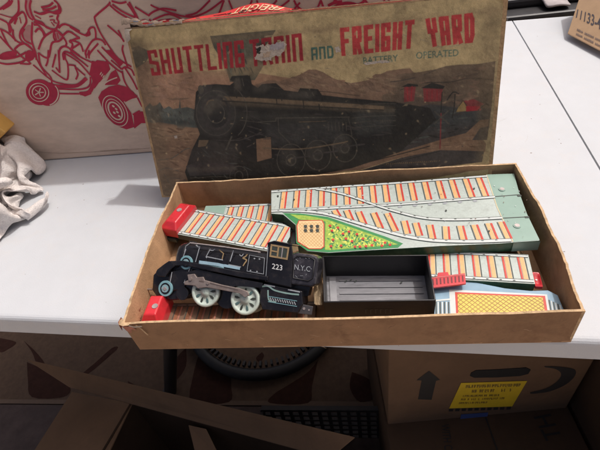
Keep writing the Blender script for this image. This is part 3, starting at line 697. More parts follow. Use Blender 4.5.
# flowers, leaves
flw = [(330, 226), (332, 231), (333, 240), (331, 246.5), (338, 228), (341, 246), (346, 239), (349, 232), (352, 241.5), (357, 234.5), (360, 247), (363, 239), (366, 246.5), (375, 240.5), (372, 245.5), (385, 243), (382, 246), (343, 234), (390, 245), (355, 247)]
for x, y in flw:
    mb.poly([sw(*p, 4) for p in ell(x, y, 1.5, 1.3, 0, 8)], M_red); 
    if x < 368: mb.poly([sw(*p, 5) for p in ell(x+.4, y+1.5, 1.3, .7, 20, 6)], M_ink)
for _ in range(300):
    x = random.uniform(328, 396); ylo = 219.5+(x-327)*.37; yhi = 250-(x-330)*.075
    if yhi-ylo < 2: continue
    y = random.uniform(ylo+1, yhi-1); a = random.uniform(0, 180)
    mb.poly([sw(*p, 3)+UZ*3e-7*_ for p in ell(x, y, 1.6, .6, a, 6)], random.choice([M_green, M_green, pm('leaf_lime', (.55, .66, .12), .45), pm('leaf_yellow', (.74, .66, .16), .45)]))
# rails: white bands with dark edges and small ticks
def rail(pts, w=.0034, k=4, ticks=True):
    P = [sw(*p, k) for p in smooth_line(pts, 6)]
    mb.stroke(P, w, UZ, M_rail)
    nrm = []
    for s_ in (-1, 1):
        Q = []
        for i, p in enumerate(P):
            a = P[max(0, i-1)]; b = P[min(len(P)-1, i+1)]; d = (b-a)/np.linalg.norm(b-a); Q.append(p+np.cross(UZ, d)*s_*w*.5+UZ*.0001)
        mb.stroke(Q, .0005, UZ, M_ink)
    if ticks:
        acc = 0
        for i in range(len(P)-1):
            d = P[i+1]-P[i]; l = np.linalg.norm(d); acc += l
            if acc > .012: acc = 0; c = P[i]+np.cross(UZ, d/l)*w*.2+UZ*.0001; mb.stroke([c, c+d/l*.0022], .0009, UZ, M_ink)
xa = sw(271.5, 190.5); xb = sw(488, 175.5); AL = (xb-xa)/np.linalg.norm(xb-xa); AC = np.cross(UZ, AL)
def near_axis(px, py): d = sw(px, py)-xa; return np.dot(d, AL), np.dot(d, AC)
for px in (283, 296, 308, 321, 333.5, 346.5, 359.5, 372.5, 385.5, 399, 412, 426, 440, 453.5, 468, 481.4):
    c = sw(px, 0.5*(191-(px-271)*.0735+209.8-(px-271)*.055)); s_, tt = near_axis(*(px, 200))
    sleeper(mb, c+UZ*0, AL, AC, .0082, .0163, ZS+.00025)
low = [((334, 210.5), (338, 217.5)), ((346, 210.5), (351, 222)), ((358, 212), (364, 226)), ((373, 213), (380, 229)), ((386.5, 213.5), (395, 231.5)), ((403.5, 221), (407, 234)), ((415, 223), (419, 236)), ((429, 225), (432, 239)), ((445, 226.5), (446, 240)), ((459.5, 226), (463, 240)), ((473.5, 225), (479, 240)), ((487.5, 223.5), (494, 239.5)), ((500, 222), (508, 239))]
low = [((c[0]-1.5, c[1]), (c[0]+.5+(d[0]-c[0])*.6, d[1])) if False else (c, d) for c, d in low]
for a, b in low:
    A, B = sw(*a), sw(*b); ac = (A-B)/np.linalg.norm(A-B); al = np.cross(ac, UZ)
    sleeper(mb, (A+B)/2, al, ac, .0082, np.linalg.norm(A-B)/2, ZS+.00025)
rail([(271.5, 192), (330, 187.6), (400, 183), (487, 176.3)])
rail([(271.5, 211.5), (327.7, 208.6), (400, 204.6), (495, 197.2)], .0034, 4)
rail([(283, 211.3), (305, 211.6), (327.7, 214.6), (360, 224), (380, 229.8), (400, 235.4), (420, 239.2), (440, 241.2), (475, 241.8), (511, 240.5)], .0042, 5)
rail([(316, 189.5), (330, 191.5), (350, 196.5), (380, 207), (400, 213), (420, 217.8), (440, 219.8), (470, 219.8), (502, 218.2)], .0034, 6)
M_speck = pm('rust_speck', (.16, .09, .06), .6, .3, 200)
for _ in range(150):   # rust specks and rubbed spots on the old tin
    x, y = random.uniform(273, 530), random.uniform(176, 243)
    if y < 190-(x-271)*.068+1 or y > 212+(x-271)*.105: continue
    r_ = random.uniform(.15, .5)
    mb.poly([sw(*p, 8) for p in ell(x, y, r_*random.uniform(.7, 2), r_, random.uniform(0, 180), 6)], random.choice([M_speck, M_speck, M_greyline, M_rail]))
for i in range(6): # small printed scallops between the tracks
    x = 400+i*15; mb.poly([sw(*p, 3) for p in ell(x, 206.8-i*1.15, 2.4, 1.0, -4, 10)], M_greyline)
for a in ((278, 196.5), (294, 200), (474, 189), (489, 231.5), (446, 211)):
    mb.poly([sw(*p, 6) for p in ell(*a, 1.0, 1.0, 0, 8)], M_ink)
mb.build('printed_trackbed', t)

# --- plain straight track pieces
def straight(name, label, A, ang, L, W, z, th, first, pitch, plain=0, flipc=1, sidem=M_dkgreen, curve_end=False, tilt=0, under=M_tin, inks=None):
    i1, i2, i3, i4 = inks or (M_orange, M_red, M_ink, M_rail)
    """A = far-left top corner, runs along ang, width to the near side"""
    al = V(math.cos(rad(ang)), math.sin(rad(ang)), math.tan(rad(tilt))); al /= np.linalg.norm(al)
    ac0 = V(-math.sin(rad(ang)), math.cos(rad(ang)), 0); A = V(A[0], A[1], z)
    nz = np.cross(al, ac0)
    P = lambda s_, w, k=0: A+al*s_-ac0*w+nz*(.00012*k)
    t = thing(name, label, 'toy track', P(L/2, W/2)-UZ*th, 'tin track pieces in the tray')
    mb = MB()
    pts = [P(0, 0), P(L, 0), P(L, W), P(0, W)]
    if curve_end: pts = [P(0, 0), P(L-.016, 0), P(L-.005, .004), P(L, W*.4), P(L, W), P(0, W)]
    mb.prism([p-nz*th for p in pts], nz*th, sidem, under)
    mb.build('track_body', t, bevel=.0006)
    mb = MB()
    if plain: mb.poly([P(.0005, .0008, 1), P(plain, .0008, 1), P(plain, W-.0008, 1), P(.0005, W-.0008, 1)], M_tinend)
    x = first
    while x < L-.003:
        hw = W*.5-.0045
        c = P(x, W*.5, 2)
        mb.stroke([c-ac0*hw, c+ac0*hw], .0037, nz, i1)
        mb.stroke([c-ac0*hw+al*flipc*.0033+nz*.00004, c+ac0*hw+al*flipc*.0033+nz*.00004], .0018, nz, i2)
        mb.stroke([c-ac0*hw-al*flipc*.0028, c+ac0*hw-al*flipc*.0028], .0009, nz, i3)
        x += pitch
    for w in (.003, W-.003):
        mb.stroke([P(plain+.001, w, 3), P(L-.001-(.012 if curve_end and w < .01 else 0), w, 3)], .003, nz, i4)
        for d in (-.0015, .0015): mb.stroke([P(plain+.001, w+d, 4), P(L-.001-(.012 if curve_end and w < .01 else 0), w+d, 4)], .0005, nz, M_ink)
        x = plain+.006
        while x < L-.016: mb.stroke([P(x, w+.0004, 5), P(x+.002, w+.0004, 5)], .0009, nz, M_ink); x += .0115
    mb.build('printed_trackbed', t)
    return t, P, al, ac0, nz
def bumper_block(t, P, al, ac, nz, s0, W, name='end_bumper', l=.022, h=.012, dirn=-1, rivet=(.45, .4)):
    """stamped red tin buffer: bevelled block"""
    mb = MB(); b = lambda s_, w, k: P(s0+dirn*s_, w)+nz*k
    bot = [b(0, -.001, -.006), b(0, W+.001, -.006), b(l, W+.001, -.006), b(l, -.001, -.006)]
    mid = [b(0, -.001, h*.45), b(0, W+.001, h*.45), b(l, W+.001, h*.45), b(l, -.001, h*.45)]
    e1, e2 = min(.007, W*.2), min(.006, l*.3); tp_ = [b(e2*.5, e1, h), b(e2*.5, W-e1, h), b(l-e2, W-e1, h), b(l-e2, e1, h)]
    rows = [bot, mid, tp_]
    mb.grid(rows, M_redtin, False, True); mb.add(tp_, [[0, 1, 2, 3]], M_redtin); mb.add(bot, [[3, 2, 1, 0]], M_redtin)
    o = mb.build(name, t, bevel=.0014, seg=3)
    q = MB(); q.disc(b(l*rivet[0], W*rivet[1], h), nz, min(.0030, l*.14), .0006, M_rivet, 18)
    q2 = sub(q.build('rivet', None, loc=t.location), o)
    return o
Lp = [atz(*p, .03) for p in ((195, 209), (290, 231), (180, 236))]
ang = math.degrees(math.atan2(Lp[1][1]-Lp[0][1], Lp[1][0]-Lp[0][0]))
TA = straight('straight_track', 'pale tin track with orange ties and red end bumper, lying behind the locomotive', Lp[0], -17.0, .131, .044, .030, .008, .012, .0137, curve_end=True, sidem=M_ink)
bumper_block(*TA[:5], .003, .044)
q = MB(); P = TA[1]; q.box(P(-.021, .046)-UZ*.0125, TA[2]*.02, TA[3]*.047, UZ*.004, M_ink); q.build('base_clip', TA[0])
TB = straight('straight_track', 'tin track with grey green end strip, half hidden behind the track behind the locomotive', (-.166, .1885), -1.5, .135, .040, .0195, .008, .034, .0125, plain=.027)
tc = [atz(*p, .027) for p in ((400, 262), (534, 278.5))]
TC = straight('straight_track', 'striped tin track with dark green side between the switch track and the blue platform', (.0885, .0935), -7.0, .0935, .037, .0235, .011, .005, .0136, flipc=-1)
bumper_block(TC[0], (lambda s_, w, k=0: TC[1](s_, w+.0215, k)), *TC[2:5], .0935, .0155, l=.0065, h=-.0035, dirn=1, rivet=(.4, .5))
TD = straight('straight_track', 'shadowed tin track with red end bumper, on the tray floor under the locomotive', (-.173, .046), -1.0, .15, .036, .010, .007, .010, .0125, sidem=M_ink, under=pm('track_shaded_tin', (.17, .105, .065), .5, .25, 60), inks=(pm('shaded_tie', (.22, .085, .04), .5, .25, 120), M_stain_and_shade, M_ink, pm('rail_shaded', (.26, .19, .14), .5, .2, 90)))  # dark browns carry the locomotive's shade on this track's bed, ties and rails
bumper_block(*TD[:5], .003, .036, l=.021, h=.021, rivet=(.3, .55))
TE = straight('straight_track', 'striped tin track on the tray floor, mostly hidden under the switch track', (-.13, .150), -2.0, .26, .042, .0105, .008, .008, .0127)

# --- printed station platform (blue, yellow lattice)
ZP = .021
t = thing('tin_platform', 'blue tin platform with a yellow lattice panel in a red border', 'toy platform', V(.14, .03, .01))
def pf(px, py, k=0): return atz(px, py, ZP)+UZ*(.00012*k)
mb = MB()
outl = [(430, 284), (445, 279.5), (475, 282), (505, 288), (530, 290.5), (548, 290), (558, 295), (565, 312), (567, 322), (438, 322), (432, 310)]
mb.prism([pf(*p)-UZ*.007 for p in outl], UZ*.007, M_bluetin, M_bluetin); mb.build('platform_body', t, bevel=.0008)
mb = MB()
mb.poly([pf(*p, 1) for p in [(449, 289.5), (547, 294.5), (552, 321), (451, 321)]], M_rail)
mb.poly([pf(*p, 2) for p in [(455, 292.2), (545, 296), (549, 320.5), (456.5, 320.5)]], M_red)
mb.poly([pf(*p, 3) for p in [(457.5, 294), (542.5, 297.5), (546, 320), (458.5, 320)]], M_yellow)
lattice(mb, [pf(457.5, 294, 4), pf(542.5, 297.5, 4), pf(546, 320, 4), pf(458.5, 320, 4)], 15, 6, .0006, UZ, M_ochre, 0)
for i in range(7): # railing printed at the left end
    x = 436+i*2.1; mb.stroke([pf(x, 302, 2), pf(x+.3, 320, 2)], .0011, UZ, M_rail if i % 2 else M_ink)
mb.stroke([pf(434, 301, 3), pf(450, 299.5, 3)], .0018, UZ, M_rail)
for i in range(6):
    x = 549+i*2.2; mb.stroke([pf(x, 300+i, 2), pf(x+3, 319, 2)], .0011, UZ, M_rail if i % 2 else M_ink)
mb.build('printed_panel', t)

# --- red ladder-like fence
t = thing('red_railing', 'small red tin railing with dark slats between the freight car and the blue platform', 'toy railing', atz(449, 282, .024))
ZL = .0285
g = lambda px, py, k=0: atz(px, py, ZL)+UZ*(.0001*k)
M_redrail = pm('red_railing_paint', (.58, .04, .05), .35, .12, 80, coat=.2)
mb = MB(); mb.prism([g(*p)-UZ*.002 for p in [(428, 278), (437, 276.5), (438, 272.5), (448, 271.8), (449, 275), (465, 273), (466, 283.5), (430, 288)]], UZ*.002, M_redrail)
mb.build('plate', t, bevel=.0004)
mb = MB()
for i in range(9):
    x = 433+i*3.7; mb.stroke([g(x, 279.2-i*.42, 2), g(x+.4, 285-i*.42, 2)], .0013, UZ, pm('slat_dark_red', (.16, .015, .02), .4))
mb.stroke([g(430, 278.3, 3), g(465, 274.6, 3)], .0006, UZ, pm('slat_pink', (.62, .22, .20), .4))
mb.build('slats', t)

# ================================================================== LOCOMOTIVE (leaning back in the tray)
yy, tt = rad(-11.4), rad(47)
qu = V(math.cos(yy), math.sin(yy), 0); qn = V(-math.sin(yy), math.cos(yy), 0)
qv = math.cos(tt)*UZ+math.sin(tt)*qn; qw = -math.cos(tt)*qn+math.sin(tt)*UZ
Q0 = atz(246, 313, .026)
def LP(px, py, d=0.0): return onp(px, py, Q0+qw*d, qw)          # traced point on the engine's side plane at depth d
def lc(x, y, d): return Q0+qu*x*1e-3+qv*y*1e-3+qw*d*1e-3       # engine coordinates in mm
def l2(px, py, d=0): p = LP(px, py, d)-Q0; return np.dot(p, qu)*1e3, np.dot(p, qv)*1e3
t = thing('toy_locomotive', 'black tin toy steam locomotive with pale spoked wheels, leaning back in the tray', 'toy locomotive', Q0-qw*.017+V(0, 0, -.01))
WB = -25.0     # depth of the far side
# chassis
mb = MB()
ch = [(156, 284), (162, 276), (176, 272), (198, 272), (262, 285), (262, 296), (230, 300), (196, 296), (176, 299), (160, 297)]
mb.prism([LP(*p, -.006) for p in ch], -qw*.012, M_black); mb.build('chassis', t, bevel=.0008)
mb = MB(); mb.prism([LP(*p, -.011) for p in [(168, 264), (184, 260), (268, 272), (296, 274), (312, 280), (308, 296), (262, 300), (230, 296), (196, 290), (168, 288)]], -qw*.010, M_black); mb.build('inner_frame', t)
mb = MB(); mb.prism([LP(*p, -.0025) for p in [(153, 275), (160, 268), (170, 265), (192, 266), (194, 292), (186, 299), (172, 300.5), (157, 297.5), (152, 290)]], -qw*.014, M_black); mb.build('front_block', t, bevel=.0012)
mb = MB(); mb.prism([LP(*p, .0008) for p in [(186, 272), (198, 269.5), (240, 278.5), (263, 283), (262, 288), (250, 287), (238, 286), (228, 288), (216, 286.5), (192, 285.5), (185, 283)]], qw*.0006, M_black); mb.build('side_skirt', t, bevel=.0003)
# boiler: rounded-square section along the engine
x0, _ = l2(178, 255); x1, _ = l2(270, 262)
sec = [(-1, 34), (-.6, 46), (-2, 52.5), (-5, 57), (-9, 59), (-16, 59), (-20, 57), (-23, 52.5), (WB+.6, 46), (WB+1, 34)]
mb = MB(); rows = []
for x, sc in ((x0-6, .25), (x0-5.2, .62), (x0-3, .86), (x0+1, .97), (x0+4, 1), (x0+20, 1), ((x0+x1)/2, 1), (x1, 1)):
    rows.append([lc(x, 42+(y-42)*sc, -12.5+(d+12.5)*sc) for d, y in sec])
mb.grid(rows, M_black, True); mb.add(rows[0], [list(range(len(sec)))], M_black); mb.build('boiler', t)
bo = [o for o in t.children if o.name.startswith('boiler')][0]
mb = MB()
for xx in (x0+5, x0+31, x0+55):      # raised boiler bands
    rr = [[lc(xx+dx, 42+(y-42)*1.025, -12.5+(d+12.5)*1.025) for d, y in sec] for dx in (-.8, .8)]; mb.grid(rr, M_blackm, True)
sub(mb.build('boiler_band', None, loc=t.location), bo)
mb = MB()   # smoke stack and domes along the top
for xx, r, h in ((x0+8, 4, 2.5), (x0+44, 5, 1.5)):
    mb = MB(); mb.disc(lc(xx, 58.5, -12.5), qv, r*1e-3, h*1e-3, M_black, 20); sub(mb.build('dome', None, loc=t.location), bo)
# printed details on the boiler side
mb = MB()
def bl(pts, w, mat, d=.0006, closed=False): mb.stroke([LP(*p, d) for p in pts], w, qw, mat, closed)
bl([(207, 258), (206, 257), (210.5, 248.5)], .0008, M_greyline); bl([(206, 256.5), (223, 260)], .0009, M_greyline); bl([(209, 250), (213, 250.5), (215, 249)], .0007, M_greyline)
bl([(219, 249.5), (223.5, 253.5), (222, 259.5)], .0010, M_brass)
bl([(233.5, 250), (230, 261.5)], .0010, M_greyline); bl([(200, 245.5), (195.5, 262)], .0009, M_greyline); bl([(196, 245), (200, 248)], .0012, M_greyline)
bl([(199, 262), (218, 264.5), (224, 266)], .0030, M_pale); bl([(224, 265.5), (240, 268.5)], .0026, M_pale); bl([(200, 264.5), (224, 268)], .0009, M_teal)
bl([(228.5, 264.5), (241, 267)], .0008, M_greyline)
bl(smooth_line([(247.5, 254), (245.5, 256.5), (243, 258), (246.5, 260), (244.5, 263.5), (243, 266)], 4), .0012, M_brass)
bl(smooth_line([(239.5, 254.5), (241.5, 256), (243.5, 253.8)], 4), .0008, M_greyline)
for a in ((254.5, 258.5), (259.5, 259), (250.5, 270.5), (257, 271.5)): mb.poly([LP(*p, .0006) for p in ell(*a, .9, .7, 10, 8)], M_greyline)
bl([(249.5, 255), (264.5, 258), (263.5, 274), (247, 271)], .0005, M_greyline, .0005, True)
bl([(186, 249), (183.5, 256), (183, 260)], .0008, M_greyline); bl([(190, 243), (186, 246), (184.5, 252)], .0006, M_greyline)
sub(mb.build('printed_pipes', None, loc=t.location), bo)
mb = MB()
bl([(198, 245), (240, 250.5), (258, 253)], .0016, M_blackm, .0018); hr = [LP(*p, -.004) for p in [(192, 243), (225, 247), (262, 252.5)]]
mb.tube([p+qw*.004 for p in hr], .0007, M_rivet, 8); sub(mb.build('handrail', None, loc=t.location), bo)
# running board
mb = MB()
rb = [(155.5, 272.5), (157, 269.5), (164, 264), (168.5, 261), (182, 260.5), (198, 263.5), (240, 271.5), (268, 276.5), (268, 281), (240, 277.5), (198, 268.5), (184, 265.5), (175, 266), (170, 270), (165, 277), (158, 276.5)]
mb.prism([LP(*p, .003) for p in rb], -qw*.026, M_black); mb.build('running_board', t, bevel=.0007)
# air pump rings behind the board, buffer beam wheel
for nm, c, r in (('air_pump', (186, 262.5), .0068), ('front_wheel', (165.3, 288.5), .0078), ('front_wheel', (182, 293.5), .0066)):
    mb = MB(); p = LP(*c, .0008)
    if nm == 'front_wheel' and c[0] > 170:
        mb.disc(p-qw*.002, qw, r, .002, M_black, 28)
    else:
        mb.disc(p-qw*.002, qw, r, .002, M_teal, 28); mb.disc(p, qw, r*.72, .0003, M_black, 24); mb.disc(p+qw*.0003, qw, r*.5, .0004, M_teal, 24)
        mb.disc(p+qw*.0007, qw, r*.22, .0006, M_rivet, 12)
        for k in range(6):
            a = k*math.pi/3; d = math.cos(a)*qu+math.sin(a)*qv; mb.stroke([p+d*r*.2+qw*.0008, p+d*r*.5+qw*.0008], .0008, qw, M_greyline)
    mb.build(nm, t, bevel=.0003)
# front cylinder block and buffer
mb = MB(); mb.prism([LP(*p, -.0005) for p in [(170, 271), (189, 267.5), (187, 277), (184, 289), (172, 291), (168, 283)]], -qw*.008, M_black); mb.build('steam_cylinder', t, bevel=.0008)
mb = MB()
for pts in ([(190, 268), (187.5, 274), (184, 283)], [(170, 283), (172, 272)]): mb.stroke([LP(*p, .0002) for p in pts], .0008, qw, M_greyline)
cy_ = [o for o in t.children if o.name.startswith('steam_cylinder')][0]
sub(mb.build('cylinder_trim', None, loc=t.location), cy_)
mb = MB(); mb.tube([LP(155, 289.5, -.01), LP(146, 289.3, -.01)], .0010, M_rod, 8); mb.disc(LP(147, 289.3, -.01)-qu*.001, qu, .0024, .0012, M_rod, 14); mb.build('front_coupler', t)
# driving wheels
def wheel(c, d):
    mb = MB(); p = lc(c[0], c[1], d); R_ = .0145
    n = 40
    def ring(r, z): return [p+r*(math.cos(2*math.pi*k/n)*qu+math.sin(2*math.pi*k/n)*qv)+qw*z for k in range(n)]
    mb.grid([ring(R_*.98, -.004), ring(R_, -.0036), ring(R_, -.0006), ring(R_*.97, 0), ring(R_*.80, 0), ring(R_*.77, -.0012), ring(R_*.30, -.0010), ring(R_*.28, .0004), ring(R_*.02, .0006)], M_mint, True, True)
    o = mb.build('driving_wheel', t)
    q = MB()
    for k in range(9):
        a = 2*math.pi*k/9+.2; d1 = math.cos(a)*qu+math.sin(a)*qv; d2 = -math.sin(a)*qu+math.cos(a)*qv
        q.poly([p+d1*R_*.34-qw*.0006, p+d1*R_*.55+d2*R_*.085-qw*.0006, p+d1*R_*.735+d2*R_*.06-qw*.0006, p+d1*R_*.735-d2*R_*.06-qw*.0006, p+d1*R_*.55-d2*R_*.085-qw*.0006], pm('slot_teal', (.09, .16, .16), .45) if k % 2 else M_ink)
    sub(q.build('spoke_slots', None, loc=t.location), o)
c2 = l2(244.7, 299.6); c1 = l2(205, 292)
wheel(c2, 0); wheel(c1, 0); wheel(c2, -19); wheel(c1, -19)
mb = MB(); c3 = ((c1[0]+c2[0])/2, min(c1[1], c2[1])-1); mb.disc(lc(c3[0], c3[1], -9), qw, .011, .004, M_black, 28); mb.build('inner_wheel', t, bevel=.0004)
# connecting rod and crosshead
mb = MB()
rod = [(188, 274.6), (195, 273.8), (197.5, 277.3), (204, 276.8), (205.3, 280), (222, 284.6), (240, 288.2), (248, 291), (250, 295), (246, 297.5), (240, 293.4), (218, 289.2), (207, 287.3), (198.5, 288.4), (196, 285.6), (185, 284.8), (185, 281.6), (189, 280)]
mb.prism([LP(*p, .0018) for p in rod], qw*.0016, M_rod); mb.build('connecting_rod', t, bevel=.0005)
mb = MB()
for c, r in (((190.5, 279), .0018), ((208, 283), .0014), ((245.5, 294), .0026)):
    mb.disc(LP(*c, .0034), qw, r, .0009, M_rod, 14)
for a in ([(210, 283.2), (238, 290)], [(199, 281), (204, 282)]): mb.stroke([LP(*p, .00355) for p in a], .0010, qw, pm('rod_dark', (.12, .09, .08), .5))
sub(mb.build('rod_pin', None, loc=t.location), [o for o in t.children if o.name.startswith('connecting_rod')][0])
# cab
mb = MB()
cab = [(267.5, 242.2), (274, 240.8), (291.5, 244.5), (293, 256), (291, 288), (264.5, 282)]
mb.prism([LP(*p, .0012) for p in cab], -qw*.022, M_black); cabo = mb.build('cab', t, bevel=.001)
mb = MB()
mb.prism([LP(*p, .0020) for p in [(267, 243), (274, 240.6), (292.5, 244.2), (292.3, 245.8), (274, 242.4), (267.4, 244.6)]], -qw*.023, M_black); mb.build('cab_roof', t, bevel=.0006)
mb = MB()
fr = [(271.5, 245), (288.5, 248), (286.8, 259), (270.2, 256)]
mb.poly([LP(*p, .0014) for p in fr], M_ink)
mb.stroke([LP(*p, .0017) for p in fr], .0016, qw, M_brass, True)
mb.stroke([LP(278.6, 246, .0018), LP(277.2, 257.5, .0018)], .0016, qw, M_brass); mb.stroke([LP(271, 250.6, .0018), LP(278, 252, .0018)], .0013, qw, M_brass)
mb.stroke([LP(282.8, 247, .0017), LP(281.4, 258, .0017)], .0010, qw, M_rivet)
sub(mb.build('window', None, loc=t.location), cabo)
def ltext(txt, TL, TR, BL_, BR_, mat, d, bold=.008):
    TL, TR, BL_, BR_ = [np.array(p, float) for p in (TL, TR, BL_, BR_)]
    mb.text(txt, lambda u, v: LP(*((1-v)*((1-u)*BL_+u*BR_)+v*((1-u)*TL+u*TR)), d), mat, bold)
mb = MB(); ltext('223', (272.2, 263.3), (282.5, 265.2), (271.8, 268.8), (282.2, 270.6), M_white, .0015)
mb.stroke([LP(*p, .0014) for p in [(268, 247), (265.6, 281)]], .0005, qw, M_greyline)
sub(mb.build('printed_number', None, loc=t.location), cabo)
# rear body with embossed panel
mb = MB()
rear = [(290, 256), (295.5, 252.6), (312, 254.6), (317.5, 257), (318.3, 262), (315.2, 284), (312, 287.5), (289, 284.5)]
mb.prism([LP(*p, .0002) for p in rear], -qw*.022, M_blackw); ro = mb.build('rear_body', t, bevel=.0022, seg=3)
mb = MB()
pan = [(293.6, 259), (297, 256.2), (310, 257.4), (314.8, 260), (312.5, 278), (308.5, 281), (293, 278)]
mb.tube([LP(*p, .0005) for p in pan+[pan[0]]], .0006, M_blackm, 6)
ltext('N.Y.C', (294.6, 264.2), (310.5, 266.6), (294.2, 269.6), (310, 271.8), M_greyline, .0008, .002)
for _ in range(9):
    x, y = random.uniform(294, 312), random.uniform(258, 277); mb.stroke([LP(x, y, .0007), LP(x+random.uniform(-2, 4), y+random.uniform(-1, 2), .0007)], .0003, qw, M_greyline)
sub(mb.build('embossed_panel', None, loc=t.location), ro)
# ash pan with printed lattice, rear coupler
mb = MB()
mb.prism([LP(*p, -.001) for p in [(261, 285), (264, 283.5), (302, 291), (303, 304), (298, 313.5), (262, 310), (259, 300)]], -qw*.02, M_black); ao = mb.build('firebox', t, bevel=.001)
mb = MB()
for pts in ([(262, 286.5), (268, 286), (274, 290), (283, 292.5), (292, 294), (299, 294.6)], [(268, 290), (269, 300), (276, 302)]): mb.stroke([LP(*p, -.0006) for p in smooth_line(pts)], .0015, qw, pm('firebox_mint', (.24, .36, .33), .45))
for i in range(11):
    x = 270+i*2.4; mb.stroke([LP(x, 297.4+i*.42, -.0007), LP(x+1.6, 300.6+i*.42, -.0007)], .0009, qw, M_greyline)
for y in (296.2, 301.6): mb.stroke([LP(268, y, -.0006), LP(297, y+4.8, -.0006)], .0006, qw, M_teal)
mb.stroke([LP(264, 284.6, -.0006), LP(275, 286.6, -.0006)], .0012, qw, M_greyline); mb.stroke([LP(288, 289.6, -.0006), LP(300, 292, -.0006)], .0012, qw, M_greyline)
sub(mb.build('printed_lattice', None, loc=t.location), ao)
mb = MB(); mb.prism([LP(*p, -.003) for p in [(298, 303.5), (313, 306.5), (311.5, 315), (297, 313.5)]], -qw*.002, pm('coupler_steel', (.10, .095, .10), .35, .2, 80, metal=.4)); co = mb.build('rear_coupler', t, bevel=.0004)
mb = MB(); mb.disc(LP(304, 308.6, -.003), qw, .0012, .0004, M_rivet, 10); mb.disc(LP(309, 310, -.003), qw, .0008, .0004, M_rivet, 10); sub(mb.build('rivet', None, loc=t.location), co)

# crumpled brown paper wedged between engine and car
mb = MB(); rows = []
for i in range(7):
    rows.append([atz(314+j*2.2+rng.randn()*.8, 268+i*6.2, .030+rng.randn()*.003) for j in range(5)])
mb.grid(rows, pm('kraft_paper', (.34, .25, .15), .8, .35, 120, .4, 300), False)
o = mb.build('paper_scrap', None, subd=1, loc=atz(319, 285, .03)); md = o.modifiers.new('solid', 'SOLIDIFY'); md.thickness = .0006
tag(o, 'crumpled scrap of brown paper wedged between the locomotive and the freight car', 'paper scrap')

# ================================================================== FREIGHT CAR
t = thing('toy_freight_car', 'empty black open freight car with ribbed floor, right of the locomotive', 'toy car', V(.036, .045, .011))
ZT = .040; ZB = .0115
cor = [atz(*p, ZT) for p in ((322, 256.5), (428, 255.2), (436, 300.5), (323.5, 302.5))]
up = UZ
def inset(c, k):
    ctr = sum(c)/4; return [p+(ctr-p)/np.linalg.norm(ctr-p)*k for p in c]
inn = inset(cor, .0022)
names = []
for i in range(4):
    a, b = cor[i], cor[(i+1) % 4]; ia, ib = inn[i], inn[(i+1) % 4]
    mb = MB(); dz = UZ*(ZT-ZB)
    mb.add([a, b, ib, ia, a-dz, b-dz, ib-dz, ia-dz], [[0, 1, 2, 3], [7, 6, 5, 4], [0, 4, 5, 1], [3, 2, 6, 7], [0, 3, 7, 4], [1, 5, 6, 2]], M_blackm)
    # rolled rim
    mb.tube([a+(ia-a)*.4, b+(ib-b)*.4], .0008, M_blackm, 8)
    mb.build('side_wall', t, bevel=.0004)
mb = MB()
M_carfloor = pm('car_floor', (.21, .21, .225), .42, .25, 60, .15, 200, stain=(.05, .05, .055), stscale=50, stamt=.8, stretch=(.4, 2.5, 1))
fl = [p-UZ*(ZT-ZB-.0004) for p in inn]
mb.prism([p-UZ*.001 for p in fl], UZ*.001, M_carfloor)
F = lambda u, v, k=0: (fl[3]*(1-u)*(1-v)+fl[2]*u*(1-v)+fl[1]*u*v+fl[0]*(1-u)*v)+UZ*(.0001*k)
for i in range(6):
    v = .12+i*.152; a, b = F(.13, v), F(.965, v); mb.box(a-V(0, .0011, 0), b-a, V(0, .0022, 0), UZ*.0010, M_carfloor)
a = F(.03, .05); mb.box(a, F(.03, .95)-a, V(.0065, 0, 0), UZ*.0012, pm('car_ledge', (.27, .27, .285), .4, .2, 60))
for c in ((.20, .84), (.25, .86), (.30, .84), (.76, .80)): mb.stroke([F(c[0]-.01, c[1], 13), F(c[0]+.012, c[1]+.03, 13)], .0012, UZ, M_ink)
mb.build('ribbed_floor', t)
for x in (.008, .062):
    for y in (.022, .056): mb = MB(); mb.tube([V(x, y-.003, .0062), V(x, y+.003, .0062)], .0038, M_blackm, 20); mb.build('wheel', t)
mb = MB()   # faint embossed numerals on the front side
a, b = cor[3]-UZ*.014, cor[2]-UZ*.014; nrm = np.cross(b-a, UZ); nrm /= np.linalg.norm(nrm)
for i in range(6):
    p = a+(b-a)*(.38+i*.045)+nrm*.0004; mb.stroke([p-UZ*.003, p+UZ*.003, p+(b-a)*.02+UZ*.003], .0008, nrm, M_ink)
mb.build('embossed_marks', t)

# ================================================================== GO-KART CARTON behind
YK = .352; XK0, XK1, ZK = -.80, .097, .275; DK = .20
M_kcard = pm('kart_carton', (.74, .575, .455), .8, .10, 30, .25, 350, stain=(.46, .33, .255), stscale=9, stamt=.55, spec=.25, stretch=(.6, 1, 2))
M_kred = pm('kart_carton_red', (.50, .04, .08), .75, .12, 80, spec=.25)
M_kpink = pm('kart_carton_pink', (.54, .27, .25), .75, .12, 80, spec=.25)
t = thing('printed_carton', 'large tan carton printed in red with children riding go karts, standing behind the picture lid', 'carton', V(-.35, .45, 0))
mb = MB()
mb.box(V(XK0, YK, .0005), V(XK1-XK0, 0, 0), V(0, DK, 0), V(0, 0, ZK), M_kcard)
kb = mb.build('carton_body', t, bevel=.003)
mb = MB(); NK = V(0, -1, 0)
def K(sc, ox, oy):
    def f(p, k=0): return aty(ox+p[0]/sc, oy+p[1]/sc, YK)+NK*(.0004+.00015*k)
    return f
def ks(f, lines, w=.0024, mat=M_kred, k=2, sm=True):
    for a in lines:
        b = smooth_line(a, 4) if sm else a
        mb.stroke([f(p, k) for p in b], w, NK, mat)
KC = [0]
def kf(f, pts, mat=M_kred, k=1):
    KC[0] = (KC[0]+1) % 20; mb.poly([f(p, k)+NK*(5e-6*KC[0]) for p in pts], mat)
